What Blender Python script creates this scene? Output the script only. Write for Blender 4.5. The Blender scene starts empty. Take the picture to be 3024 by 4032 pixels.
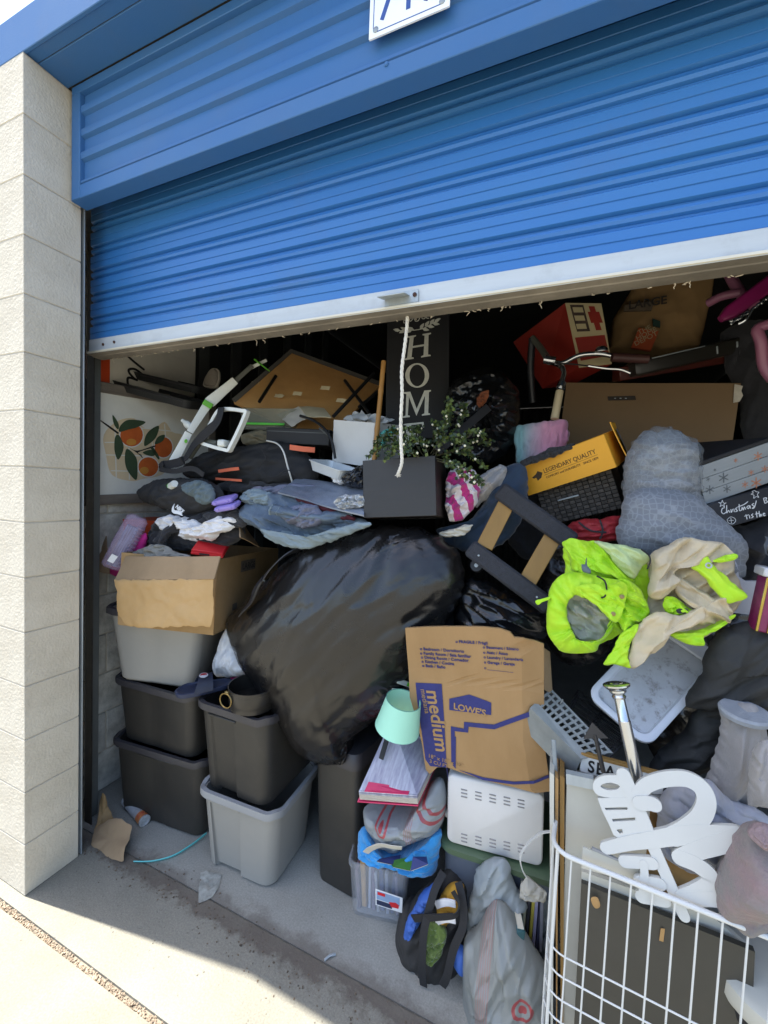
import bpy, bmesh, math, random
import numpy as np
from mathutils import Vector, Matrix, Euler, noise
sc = bpy.context.scene
COL = sc.collection
V = Vector

# ---------------------------------------------------------------- camera
CAM = V((1.7864, -0.8693, 1.5856)); FPX = 1634.55; W0, H0 = 3024, 4032
RW2C = Matrix(((0.91862, 0.39316, 0.03989), (-0.05562, 0.02866, 0.99804), (0.39124, -0.91902, 0.04820)))
def orth(M):
    a = V(M[0]).normalized(); b = V(M[1]); b = (b - a * a.dot(b)).normalized(); c = a.cross(b)
    return Matrix((a, b, c))
RW2C = orth(RW2C)
cd = bpy.data.cameras.new('camera'); cam = bpy.data.objects.new('camera', cd); COL.objects.link(cam)
cd.sensor_fit = 'HORIZONTAL'; cd.sensor_width = 36.0; cd.lens = FPX / W0 * 36.0
cd.clip_start = 0.02; cd.clip_end = 800
cam.matrix_world = Matrix.Translation(CAM) @ RW2C.transposed().to_4x4()
sc.camera = cam
KS = W0 / 1659.0
def P(u, v, Y):                       # a point of the place seen at (u, v) of a 1659 px wide print, standing at depth Y
    d = RW2C.transposed() @ V(((u * KS - W0 / 2) / FPX, -(v * KS - H0 / 2) / FPX, -1))
    return CAM + d * ((Y - CAM.y) / d.y)
def PZ(u, v, z=0.0):                  # the same on a level plane
    d = RW2C.transposed() @ V(((u * KS - W0 / 2) / FPX, -(v * KS - H0 / 2) / FPX, -1))
    return CAM + d * ((z - CAM.z) / d.z)

# ---------------------------------------------------------------- light
SUN_TO = V((-0.94, -0.155, 3.05)).normalized()          # towards the sun (shadow of the 3.05 m pier top falls at x .94, y .155)
elev = math.asin(SUN_TO.z); az = math.atan2(SUN_TO.x, SUN_TO.y)
wd = bpy.data.worlds.new('World'); sc.world = wd; wd.use_nodes = True
nt = wd.node_tree; bg = nt.nodes['Background']
sky = nt.nodes.new('ShaderNodeTexSky'); sky.sky_type = 'NISHITA'; sky.sun_disc = False
sky.sun_elevation = elev; sky.sun_rotation = az; sky.air_density = 1.0; sky.dust_density = 2.0; sky.ozone_density = 1.0
nt.links.new(sky.outputs[0], bg.inputs[0]); bg.inputs[1].default_value = 0.12
sd = bpy.data.lights.new('sun', 'SUN'); sun = bpy.data.objects.new('sun', sd); COL.objects.link(sun)
sd.energy = 3.4; sd.angle = math.radians(0.5); sd.color = (1.0, 0.96, 0.88)
sun.rotation_euler = SUN_TO.to_track_quat('Z', 'Y').to_euler(); sun.location = (-3, -2, 8)
sc.view_settings.view_transform = 'Standard'; sc.view_settings.look = 'None'
sc.view_settings.exposure = 2.0; sc.view_settings.gamma = 1.0; sc.view_settings.use_curve_mapping = False
sc.cycles.max_bounces = 8; sc.cycles.diffuse_bounces = 5; sc.cycles.glossy_bounces = 3; sc.cycles.transparent_max_bounces = 10
sc.cycles.use_denoising = True; sc.cycles.caustics_reflective = False; sc.cycles.caustics_refractive = False
sc.cycles.sample_clamp_indirect = 8.0

# ---------------------------------------------------------------- materials
def lin(c):
    if isinstance(c, str):
        c = [int(c[i:i + 2], 16) / 255 for i in (0, 2, 4)]
    return tuple(x / 12.92 if x <= .04045 else ((x + .055) / 1.055) ** 2.4 for x in c)
MATS = {}
def mat(name, col, rough=.6, var=.12, vs=6.0, bump=0.0, bs=40.0, metal=0.0, spec=.5, alpha=1.0, col2=None, mix=None, stretch=(1, 1, 1), dirt=0.0, sheen=0.0, coat=0.0, trans=0.0, wr=None):
    """procedural principled material: two-tone cloudy colour, fine grain, optional dirt and bump"""
    if name in MATS: return MATS[name]
    m = bpy.data.materials.new(name); m.use_nodes = True; MATS[name] = m
    n = m.node_tree.nodes; L = m.node_tree.links; b = n['Principled BSDF']
    c = lin(col); c2 = lin(col2) if col2 else tuple(x * (1 - var * 1.6) for x in c)
    tc = n.new('ShaderNodeTexCoord'); mp = n.new('ShaderNodeMapping'); mp.inputs['Scale'].default_value = stretch
    L.new(tc.outputs['Object'], mp.inputs[0])
    nz = n.new('ShaderNodeTexNoise'); nz.inputs['Scale'].default_value = vs; nz.inputs['Detail'].default_value = 6; nz.inputs['Roughness'].default_value = .62
    L.new(mp.outputs[0], nz.inputs['Vector'])
    cr = n.new('ShaderNodeValToRGB'); e = cr.color_ramp.elements
    lo, hi = mix or (.35, .65)
    e[0].position = lo; e[1].position = hi; e[0].color = (*c2, 1); e[1].color = (*c, 1)
    L.new(nz.outputs[0], cr.inputs[0]); out = cr.outputs[0]
    if dirt:
        nd = n.new('ShaderNodeTexNoise'); nd.inputs['Scale'].default_value = vs * 2.7; nd.inputs['Detail'].default_value = 8; nd.inputs['Roughness'].default_value = .7
        L.new(tc.outputs['Object'], nd.inputs['Vector'])
        dr = n.new('ShaderNodeValToRGB'); dr.color_ramp.elements[0].position = .52; dr.color_ramp.elements[1].position = .72
        L.new(nd.outputs[0], dr.inputs[0])
        ml = n.new('ShaderNodeMath'); ml.operation = 'MULTIPLY'; ml.inputs[1].default_value = dirt; L.new(dr.outputs[0], ml.inputs[0])
        mx = n.new('ShaderNodeMixRGB'); mx.inputs[2].default_value = (.12, .10, .08, 1)
        L.new(ml.outputs[0], mx.inputs[0]); L.new(out, mx.inputs[1]); out = mx.outputs[0]
    L.new(out, b.inputs['Base Color'])
    b.inputs['Roughness'].default_value = rough; b.inputs['Metallic'].default_value = metal
    b.inputs['Specular IOR Level'].default_value = spec; b.inputs['Alpha'].default_value = alpha
    if sheen: b.inputs['Sheen Weight'].default_value = sheen
    if coat: b.inputs['Coat Weight'].default_value = coat
    if trans: b.inputs['Transmission Weight'].default_value = trans
    if bump or wr:
        bz = n.new('ShaderNodeTexNoise'); bz.inputs['Scale'].default_value = bs; bz.inputs['Detail'].default_value = 5
        L.new(mp.outputs[0], bz.inputs['Vector'])
        bm = n.new('ShaderNodeBump'); bm.inputs['Strength'].default_value = min(max(bump, .02), 1.0); bm.inputs['Distance'].default_value = .004 * max(1, bump)
        L.new(bz.outputs[0], bm.inputs['Height']); L.new(bm.outputs[0], b.inputs['Normal'])
        if wr:                       # creases: (size per metre, depth in m, stretch)
            wz = n.new('ShaderNodeTexNoise'); wz.noise_type = 'RIDGED_MULTIFRACTAL'; wz.inputs['Scale'].default_value = wr[0]; wz.inputs['Detail'].default_value = 4; wz.inputs['Distortion'].default_value = .4
            wm = n.new('ShaderNodeMapping'); wm.inputs['Scale'].default_value = wr[2] if len(wr) > 2 else (1, 1, 1); wm.inputs['Rotation'].default_value = (0, .6, 0); L.new(tc.outputs['Object'], wm.inputs[0]); L.new(wm.outputs[0], wz.inputs['Vector'])
            w2 = n.new('ShaderNodeBump'); w2.inputs['Strength'].default_value = 1.0; w2.inputs['Distance'].default_value = wr[1]
            L.new(wz.outputs[0], w2.inputs['Height']); L.new(bm.outputs[0], w2.inputs['Normal']); L.new(w2.outputs[0], b.inputs['Normal'])
        rr = n.new('ShaderNodeMapRange'); rr.inputs[3].default_value = rough * .8; rr.inputs[4].default_value = min(1, rough * 1.2)
        L.new(nz.outputs[0], rr.inputs[0]); L.new(rr.outputs[0], b.inputs['Roughness'])
    return m

# ---------------------------------------------------------------- objects
def link(o, parent=None):
    COL.objects.link(o)
    if parent is not None: o.parent = parent
    return o
def tag(o, label, cat, group=None):
    o['label'] = label; o['category'] = cat
    if group: o['group'] = group
    return o
def pose(loc, rot=(0, 0, 0)): return Matrix.Translation(V(loc)) @ Euler(rot).to_matrix().to_4x4()
def thing(name, label, cat, M=None, group=None):
    o = bpy.data.objects.new(name, None); o.empty_display_size = .05; COL.objects.link(o)
    if M is not None: o.matrix_world = M
    return tag(o, label, cat, group)
class MB:
    """collects shapes; obj() links them as one mesh object"""
    def __init__(s): s.v = []; s.f = []
    def add(s, vf, M=None):
        v, f = vf; k = len(s.v)
        s.v += [tuple(M @ V(p)) if M is not None else tuple(p) for p in v]
        s.f += [tuple(i + k for i in q) for q in f]
        return s
    def obj(s, name, m, parent=None, smooth=True, angle=40):
        return mobj(name, (s.v, s.f), m, parent, smooth, angle)
def mobj(name, vf, m, parent=None, smooth=True, angle=40):
    me = bpy.data.meshes.new(name); me.from_pydata([tuple(p) for p in vf[0]], [], [tuple(q) for q in vf[1]]); me.validate(); me.update()
    if isinstance(m, str): m = MATS[m]
    me.materials.append(m)
    if smooth:
        me.shade_smooth(); me.set_sharp_from_angle(angle=math.radians(angle))
    return link(bpy.data.objects.new(name, me), parent)
def solo(name, label, cat, vf, m, group=None, smooth=True, angle=40, kind=None):
    """a thing that is one mesh: verts in world space, origin moved to its base"""
    v = np.array([tuple(p) for p in vf[0]]); o = v.mean(0); o[2] = v[:, 2].min()
    ob = mobj(name, (v - o, vf[1]), m, None, smooth, angle); ob.location = o
    if kind: ob['kind'] = kind
    else: tag(ob, label, cat, group)
    return ob
def base_of(pts):
    a = np.array([tuple(p) for p in pts]); o = a.mean(0); o[2] = a[:, 2].min()
    return Matrix.Translation(V(o))
def rel(vf, M):
    Mi = M.inverted(); return [Mi @ V(p) for p in vf[0]], vf[1]

# ---------------------------------------------------------------- shapes  (each returns verts, faces)
def box(w, d, h, b=0.0, z0=0.0, taper=1.0):
    bm = bmesh.new(); bmesh.ops.create_cube(bm, size=1)
    for v in bm.verts:
        s = taper if v.co.z < 0 else 1
        v.co = V((v.co.x * w * s, v.co.y * d * s, (v.co.z + .5) * h + z0))
    if b: bmesh.ops.bevel(bm, geom=list(bm.edges), offset=b, segments=1, affect='EDGES', profile=.5)
    bm.verts.index_update(); r = ([v.co.copy() for v in bm.verts], [[v.index for v in f.verts] for f in bm.faces]); bm.free(); return r
def rrect(w, d, r, n=5):
    r = min(r, w / 2 - 1e-4, d / 2 - 1e-4); o = []
    for cx, cy, a0 in ((1, 1, 0), (-1, 1, 90), (-1, -1, 180), (1, -1, 270)):
        for k in range(n + 1):
            a = math.radians(a0 + 90 * k / n); o.append((cx * (w / 2 - r) + r * math.cos(a), cy * (d / 2 - r) + r * math.sin(a)))
    return o
def loft(rings, cap0=True, cap1=True, closed=True):
    """rings: lists of equal length of 3-D points"""
    v = []; f = []; n = len(rings[0])
    for r in rings: v += [V(p) for p in r]
    for i in range(len(rings) - 1):
        for k in range(n if closed else n - 1):
            a = i * n + k; b = i * n + (k + 1) % n; f.append((a, b, b + n, a + n))
    if cap0: f.append(tuple(reversed(range(n))))
    if cap1: f.append(tuple(range((len(rings) - 1) * n, len(rings) * n)))
    return v, f
def rloft(spec, n=5, cap0=True, cap1=True, bend=None):
    return loft([[(x, y, z) for x, y in rrect(w, d, r, n)] for (w, d, r, z) in spec], cap0, cap1)
def tube(path, r, n=8, closed=False, cap=True):
    p = [V(q) for q in path]; rings = []; N = len(p); up = V((0, 0, 1)); pn = None
    rr = r if isinstance(r, (list, tuple)) else [r] * N
    for i in range(N):
        t = (p[(i + 1) % N] - p[i - 1]) if closed else (p[min(i + 1, N - 1)] - p[max(i - 1, 0)])
        t.normalize()
        if pn is None:
            a = up if abs(t.dot(up)) < .9 else V((1, 0, 0)); pn = (a - t * a.dot(t)).normalized()
        else: pn = (pn - t * pn.dot(t)).normalized()
        bn = t.cross(pn); rings.append([p[i] + (pn * math.cos(k * 2 * math.pi / n) + bn * math.sin(k * 2 * math.pi / n)) * rr[i] for k in range(n)])
    if closed:
        v, f = loft(rings + [rings[0]], False, False); return v, f
    return loft(rings, cap, cap)
def strip(path, wid, th, side):
    """flat strap along path; side: width direction (vector or list)"""
    p = [V(q) for q in path]; rings = []; N = len(p)
    for i in range(N):
        t = (p[min(i + 1, N - 1)] - p[max(i - 1, 0)]).normalized(); s = V(side[i] if isinstance(side, list) else side)
        s = (s - t * s.dot(t)).normalized(); nn = t.cross(s); w = wid[i] if isinstance(wid, (list, tuple)) else wid
        rings.append([p[i] + s * w / 2 + nn * th / 2, p[i] - s * w / 2 + nn * th / 2, p[i] - s * w / 2 - nn * th / 2, p[i] + s * w / 2 - nn * th / 2])
    return loft(rings)
def lathe(prof, n=24, cap0=True, cap1=True):
    return loft([[(r * math.cos(2 * math.pi * k / n), r * math.sin(2 * math.pi * k / n), z) for k in range(n)] for r, z in prof], cap0, cap1)
def prism(pts, h, z0=0.0):
    return loft([[(x, y, z0) for x, y in pts], [(x, y, z0 + h) for x, y in pts]])
def smooth_path(pts, m=6, closed=False):
    p = [V(q) for q in pts]; N = len(p); o = []
    for i in range(N if closed else N - 1):
        a, b, c, d = (p[(i - 1) % N], p[i], p[(i + 1) % N], p[(i + 2) % N]) if closed else (p[max(i - 1, 0)], p[i], p[i + 1], p[min(i + 2, N - 1)])
        for k in range(m):
            t = k / m; o.append(.5 * ((2 * b) + (c - a) * t + (2 * a - 5 * b + 4 * c - d) * t * t + (3 * b - a - 3 * c + d) * t ** 3))
    if not closed: o.append(p[-1])
    return o
def n2(x, y, z=0.0): return noise.noise(V((x, y, z)))
def hsh(i, j, k, seed):
    z = np.sin(i * 127.1 + j * 311.7 + k * 74.7 + seed * 19.19) * 43758.5453; return z - np.floor(z)
def crumple(x, y, seed=0, tau=.15):
    """crumpled-sheet height: tilted facets meeting in creases, tau rounds the creases"""
    i0, j0 = np.floor(x), np.floor(y); acc = np.zeros_like(x)
    for di in (-1, 0, 1):
        for dj in (-1, 0, 1):
            i, j = i0 + di, j0 + dj; dx = x - (i + hsh(i, j, 1, seed)); dy = y - (j + hsh(i, j, 2, seed))
            pl = .5 * hsh(i, j, 3, seed) + (hsh(i, j, 4, seed) - .5) * 1.7 * dx + (hsh(i, j, 5, seed) - .5) * 1.7 * dy - .9 * (dx * dx + dy * dy)
            acc += np.exp(np.clip(pl / tau, -60, 60))
    return tau * np.log(acc + 1e-30)
def blob(outline, front=.05, back=.03, nr=18, ns=90, fold=.0, fs=.08, fd=0.0, an=1.0, sharp=.5, seed=0, centre=None, edge=.0, rad=None, exp=.55, sm=True):
    """stuffed soft body over a closed outline of 3-D points: domed to the front, flatter behind, with folds.
    fold amplitude, fs fold size, fd fold direction, an stretch along it, sharp 0..1 crease; rad=(point, amp, count, reach) gathers"""
    pts = [V(p) for p in outline]; c = sum(pts, V()) / len(pts)
    nn = V()
    for i, p in enumerate(pts):
        q = pts[(i + 1) % len(pts)]; nn += (p - c).cross(q - c)
    nn.normalize()
    if nn.dot(CAM - c) < 0: nn = -nn
    e1 = V((0, 0, 1)).cross(nn)
    e1 = e1.normalized() if e1.length > .05 else V((1, 0, 0)); e2 = nn.cross(e1)
    b = smooth_path(pts, 8, True) if sm else pts
    L = [(b[i] - b[i - 1]).length for i in range(len(b))]; tot = sum(L); res = []; acc = 0; j = 0
    for k in range(ns):
        s = tot * k / ns
        while acc + L[(j + 1) % len(b)] < s and j < len(b) - 1: acc += L[(j + 1) % len(b)]; j += 1
        t = (s - acc) / max(L[(j + 1) % len(b)], 1e-9); res.append(b[j].lerp(b[(j + 1) % len(b)], min(t, 1)))
    cc = V(centre) if centre is not None else sum(res, V()) / len(res)
    o = seed * 7.31
    def folds(Q):
        D = Q - np.array(cc); x, y = D @ np.array(e1), D @ np.array(e2)
        ca, sa = math.cos(fd), math.sin(fd); X, Y = (x * ca + y * sa) / (fs * an) * 1.9, (-x * sa + y * ca) / fs * 1.9
        wx = .25 * np.sin(X * 1.7 + o + 1.3 * np.sin(Y * 1.1 + o)); wy = .25 * np.sin(Y * 1.9 - o + 1.1 * np.sin(X * .8))
        tau = .20 - .17 * sharp
        h = .62 * crumple(X * .62 + wx, Y * .62 + wy, seed, tau) - .62 * crumple(X * .75 + wy + 3, Y * .75 + wx, seed + 50, tau)
        h = h + .34 * (crumple(X * 1.9 + wx, Y * 1.9, seed + 90, tau) - crumple(X * 2.1, Y * 2.1 + wx, seed + 130, tau))
        h = fold * 3.0 * (h - h.mean())
        if rad:
            R = Q - np.array(rad[0]); rr = np.sqrt((R * R).sum(1)); aa = np.arctan2(R @ np.array(e2), R @ np.array(e1))
            g = crumple(aa * rad[2] * .5, rr / rad[3] * .35, seed + 7, .10) - crumple(aa * rad[2] * .7 + 4, rr / rad[3] * .3, seed + 8, .10)
            h = h + rad[1] * .8 * g * np.exp(-rr / rad[3]) * np.minimum(1, rr / (.12 * rad[3]))
        return h
    N = max(8, int(nr * 1.9)); N += N % 2; grid = {}; v = []; f = []; fi = []; fw = []; fq = []
    def bpt(fr):
        x = (fr % 1.0) * ns; i = int(x); return res[i % ns].lerp(res[(i + 1) % ns], x - i)
    def sq(i, j):
        a, bb = 2 * i / N - 1, 2 * j / N - 1; r = max(abs(a), abs(bb))
        if r < 1e-9: return 0.0, 0.0
        if a >= abs(bb): fr = bb / a / 8 if a else 0
        elif bb >= abs(a): fr = .25 - a / bb / 8
        elif -a >= abs(bb): fr = .5 + bb / a / 8
        else: fr = .75 - a / bb / 8
        return r, fr
    for side in (0, 1):
        for j in range(N + 1):
            for i in range(N + 1):
                t, fr = sq(i, j); bd = i in (0, N) or j in (0, N)
                if side and bd: grid[1, i, j] = grid[0, i, j]; continue
                q = cc.lerp(bpt(fr), t)
                if edge and t > .5:
                    ed = edge * (t - .5) * 2; q = q + e1 * ed * (n2(q.x * 22 + o, q.z * 22, q.y * 22) + .6 * n2(q.x * 60, q.z * 60 + o)) + e2 * ed * (n2(q.z * 22, q.x * 22 + o, q.y * 9) + .6 * n2(q.z * 60 + o, q.x * 60))
                k = max(1 - t * t, 0) ** exp
                if side: p = q - nn * back * k
                else: p = q + nn * (front * k); fi.append(len(v)); fw.append(1 - t ** 6 * .7); fq.append(tuple(q))
                grid[side, i, j] = len(v); v.append(p)
    if fold or rad:
        hh = folds(np.array(fq)) * np.array(fw)
        for i, h in zip(fi, hh): v[i] = v[i] + nn * float(h)
    for j in range(N):
        for i in range(N):
            q = [grid[0, i, j], grid[0, i + 1, j], grid[0, i + 1, j + 1], grid[0, i, j + 1]]; f.append(tuple(q))
            q = [grid[1, i, j + 1], grid[1, i + 1, j + 1], grid[1, i + 1, j], grid[1, i, j]]; f.append(tuple(q))
    c0 = N // 2; tri = [grid[0, c0, c0], grid[0, c0 + 1, c0], grid[0, c0, c0 + 1]]
    nrm = (v[tri[1]] - v[tri[0]]).cross(v[tri[2]] - v[tri[0]])
    if nrm.dot(nn) < 0: f = [tuple(reversed(q)) for q in f]
    return v, f
def sheet(quad, nu=24, nv=24, th=.003, fold=0.0, fs=.1, seed=0, fd=0., an=1., sharp=.4, bow=0.0, fn=None):
    """thin bent sheet over a quad tl,tr,br,bl of 3-D points"""
    a, b, c, d = [V(p) for p in quad]; nn = (b - a).cross(d - a).normalized()
    if nn.dot(CAM - a) < 0: nn = -nn
    o = seed * 5.77; g = []; 
    for j in range(nv + 1):
        for i in range(nu + 1):
            u, w = i / nu, j / nv; p = a.lerp(b, u).lerp(d.lerp(c, u), w)
            x, y = u * (b - a).length, w * (d - a).length
            X, Y = (x * math.cos(fd) + y * math.sin(fd)) / (fs * an), (-x * math.sin(fd) + y * math.cos(fd)) / fs
            q = n2(X + o, Y, o); h = fold * ((1 - 2.4 * abs(q)) * sharp + q * (1 - sharp) * 1.6) + bow * math.sin(math.pi * u) * math.sin(math.pi * w)
            if fn: h += fn(u, w)
            g.append(p + nn * h)
    n = len(g); v = g + [p - nn * th for p in g]; f = []
    for j in range(nv):
        for i in range(nu):
            k = j * (nu + 1) + i; f.append((k, k + nu + 1, k + nu + 2, k + 1)); f.append((n + k, n + k + 1, n + k + nu + 2, n + k + nu + 1))
    ring = [i for i in range(nu + 1)] + [j * (nu + 1) + nu for j in range(1, nv + 1)] + [nv * (nu + 1) + i for i in range(nu - 1, -1, -1)] + [j * (nu + 1) for j in range(nv - 1, 0, -1)]
    for i, k in enumerate(ring):
        k2 = ring[(i + 1) % len(ring)]; f.append((k, k2, n + k2, n + k))
    return v, f
def curve_mesh(name, cu):
    o = bpy.data.objects.new(name, cu); me = bpy.data.meshes.new_from_object(o); bpy.data.objects.remove(o); bpy.data.curves.remove(cu); me.name = name
    return me
def text(s, size, m, parent, M, th=.0005, name='lettering', ax='LEFT', bold=0.0, sx=1.0, space=1.0, shear=0.0):
    cu = bpy.data.curves.new(name, 'FONT'); cu.body = s; cu.size = size; cu.extrude = th; cu.align_x = ax; cu.offset = bold; cu.resolution_u = 3
    cu.space_character = space; cu.shear = shear
    me = curve_mesh(name, cu); me.transform(Matrix.Diagonal((sx, 1, 1, 1))); me.materials.append(MATS[m] if isinstance(m, str) else m)
    o = link(bpy.data.objects.new(name, me), parent); o.matrix_local = M
    return o
def shape2d(splines, th):
    """filled flat shape from closed 2-D outlines (inner outlines cut holes), th thick"""
    cu = bpy.data.curves.new('s', 'CURVE'); cu.dimensions = '2D'; cu.fill_mode = 'BOTH'; cu.extrude = th / 2
    for sp in splines:
        s = cu.splines.new('POLY'); s.points.add(len(sp) - 1); s.use_cyclic_u = True
        for k, p in enumerate(sp): s.points[k].co = (p[0], p[1], 0, 1)
    return curve_mesh('shape', cu)
def flat(splines, th, m, parent, M, name):
    me = shape2d(splines, th); me.name = name; me.materials.append(MATS[m] if isinstance(m, str) else m)
    o = link(bpy.data.objects.new(name, me), parent); o.matrix_local = M; return o
def ink(strokes, wid, m, parent, M, name='lettering', th=.0008, n=6, seg=5):
    """brush lettering: strokes of 2-D points drawn as flat ribbons"""
    mb = MB()
    for st in strokes:
        p = smooth_path([V((x, y, 0)) for x, y in st], seg) if len(st) > 2 else [V((x, y, 0)) for x, y in st]
        mb.add(strip(p, wid, th, [V((0, 0, 1)).cross((p[min(i + 1, len(p) - 1)] - p[max(i - 1, 0)]).normalized()) for i in range(len(p))]))
        for q in (p[0], p[-1]): mb.add(lathe([(wid / 2, -th / 2), (wid / 2, th / 2)], 8), Matrix.Translation(q))
    o = mb.obj(name, m, parent, smooth=False); o.matrix_local = M; return o
def front_frame(a, b, c):
    """matrix whose x runs a->b, y runs up towards c (top), z towards the viewer; origin a (bottom left)"""
    x = (V(b) - V(a)).normalized(); y = V(c) - V(a); y = (y - x * y.dot(x)).normalized(); z = x.cross(y)
    M = Matrix.Identity(4)
    for i in range(3): M[i][0], M[i][1], M[i][2], M[i][3] = x[i], y[i], z[i], a[i]
    return M
FACE = Matrix(((1, 0, 0, 0), (0, 0, -1, 0), (0, 1, 0, 0), (0, 0, 0, 1)))   # x right, y up on a box front (local -y side)
# ================================================================ materials of the place
mat('block_paint', 'd1c8b6', .9, var=.10, vs=6, bump=.55, bs=110, col2='c5bba8', dirt=.10)
mat('mortar', 'c6bdac', .9, var=.15, bump=.4, bs=80)
mat('blue_steel', '32659c', .6, var=.07, vs=1.6, bump=.08, bs=200, col2='3b6898', dirt=.10, spec=.5)
mat('blue_steel_door', '2c6aad', .42, var=.06, vs=1.3, bump=.06, bs=160, col2='3671a9', dirt=.12, mix=(.25, .6), stretch=(.5, 1, 2))
mat('white_rail', 'bcc2c6', .5, var=.10, vs=4, bump=.1, bs=30, dirt=.16, stretch=(.3, 1, 3))
mat('cream_lip', 'd2cbb8', .55, var=.05)
mat('rail_underside', '8c8478', .85, var=.25, vs=5, bump=.4, bs=70, dirt=.35)
mat('galvanised', 'b4bcc0', .5, var=.18, vs=14, bump=.1, bs=60, metal=.35, stretch=(1, 1, .15))
mat('dark_steel', '35322e', .6, var=.25, vs=9, metal=.3, dirt=.3)
mat('rough_wall', 'cfccc2', .95, var=.25, vs=14, bump=1.0, bs=60, dirt=.3)
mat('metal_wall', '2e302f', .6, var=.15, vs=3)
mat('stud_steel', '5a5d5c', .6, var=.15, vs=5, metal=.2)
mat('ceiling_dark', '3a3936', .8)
mat('sign_white', 'eef2f4', .3, var=.03)
mat('sign_blue', '244b94', .4, var=.03)
mat('rivet_grey', 'a0a4a4', .4, metal=.6)
mat('rope_white', 'e4ddcf', .9, var=.15, vs=40, dirt=.12)
mat('cobweb', 'cfc3ae', .9, var=.2)
mat('rust', '4a2c22', .8, var=.3, vs=60)

def concrete(name, c1, c2, speck, bump, dark=0.0, rough=.92, sc_=3.0):
    m = bpy.data.materials.new(name); m.use_nodes = True; MATS[name] = m
    n = m.node_tree.nodes; L = m.node_tree.links; b = n['Principled BSDF']; b.inputs['Roughness'].default_value = rough
    b.inputs['Specular IOR Level'].default_value = .25
    tc = n.new('ShaderNodeTexCoord')
    def nz(scale, det=6, ro=.6):
        q = n.new('ShaderNodeTexNoise'); q.inputs['Scale'].default_value = scale; q.inputs['Detail'].default_value = det; q.inputs['Roughness'].default_value = ro
        L.new(tc.outputs['Object'], q.inputs['Vector']); return q
    def ramp(src, lo, hi, a, bb):
        r = n.new('ShaderNodeValToRGB'); r.color_ramp.elements[0].position = lo; r.color_ramp.elements[1].position = hi
        r.color_ramp.elements[0].color = (*a, 1); r.color_ramp.elements[1].color = (*bb, 1); L.new(src, r.inputs[0]); return r
    base = ramp(nz(sc_, 8, .65).outputs[0], .3, .7, lin(c2), lin(c1))
    grain = ramp(nz(160, 3, .7).outputs[0], .3, .7, (.80, .80, .80), (1.12, 1.12, 1.12))
    mx = n.new('ShaderNodeMixRGB'); mx.blend_type = 'MULTIPLY'; mx.inputs[0].default_value = 1; L.new(base.outputs[0], mx.inputs[1]); L.new(grain.outputs[0], mx.inputs[2])
    vo = n.new('ShaderNodeTexVoronoi'); vo.inputs['Scale'].default_value = 42; L.new(tc.outputs['Object'], vo.inputs['Vector'])
    pit = ramp(vo.outputs['Distance'], .05, .16, (speck,) * 3, (1, 1, 1))
    msk = ramp(nz(16, 2).outputs[0], .5, .62, (0, 0, 0), (1, 1, 1))
    m2 = n.new('ShaderNodeMixRGB'); m2.blend_type = 'MULTIPLY'; L.new(msk.outputs[0], m2.inputs[0]); L.new(mx.outputs[0], m2.inputs[1]); L.new(pit.outputs[0], m2.inputs[2])
    L.new(m2.outputs[0], b.inputs['Base Color'])
    bm = n.new('ShaderNodeBump'); bm.inputs['Strength'].default_value = bump; bm.inputs['Distance'].default_value = .004
    ad = n.new('ShaderNodeMath'); ad.operation = 'ADD'; g2 = nz(70, 6, .7); L.new(g2.outputs[0], ad.inputs[0]); L.new(pit.outputs[0], ad.inputs[1])
    L.new(ad.outputs[0], bm.inputs['Height']); L.new(bm.outputs[0], b.inputs['Normal'])
    return m, m2
concrete('driveway_concrete', '8b877a', '7a766a', .6, .35)
concrete('apron_concrete', '8f8c80', '7b786d', .42, .6, sc_=2.2)
concrete('floor_concrete', 'a6a59c', '8f8e86', .7, .2, sc_=2.6, rough=.8)
def dusty(name):                     # brown silt that lies along the threshold, a stain with a ragged edge of its own
    m = MATS[name]; n = m.node_tree.nodes; L = m.node_tree.links; b = n['Principled BSDF']
    src = b.inputs['Base Color'].links[0].from_socket
    tc = n.new('ShaderNodeTexCoord'); sp = n.new('ShaderNodeSeparateXYZ'); L.new(tc.outputs['Object'], sp.inputs[0])
    nz = n.new('ShaderNodeTexNoise'); nz.inputs['Scale'].default_value = 9; nz.inputs['Detail'].default_value = 9; nz.inputs['Roughness'].default_value = .7; L.new(tc.outputs['Object'], nz.inputs['Vector'])
    a = n.new('ShaderNodeMath'); a.operation = 'MULTIPLY_ADD'; a.inputs[1].default_value = .22; L.new(nz.outputs[0], a.inputs[0]); L.new(sp.outputs['Y'], a.inputs[2])
    r = n.new('ShaderNodeValToRGB'); e = r.color_ramp.elements; e[0].position = .325; e[0].color = (0, 0, 0, 1); e[1].position = .355; e[1].color = (.75, .75, .75, 1)
    q = e.new(.41); q.color = (.6, .6, .6, 1); q = e.new(.455); q.color = (.12, .12, .12, 1); q = e.new(.8); q.color = (.05, .05, .05, 1); L.new(a.outputs[0], r.inputs[0])
    mx = n.new('ShaderNodeMixRGB'); mx.inputs[2].default_value = (*lin('5a5048'), 1); L.new(r.outputs[0], mx.inputs[0]); L.new(src, mx.inputs[1]); L.new(mx.outputs[0], b.inputs['Base Color'])
dusty('apron_concrete'); dusty('floor_concrete')

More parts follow.
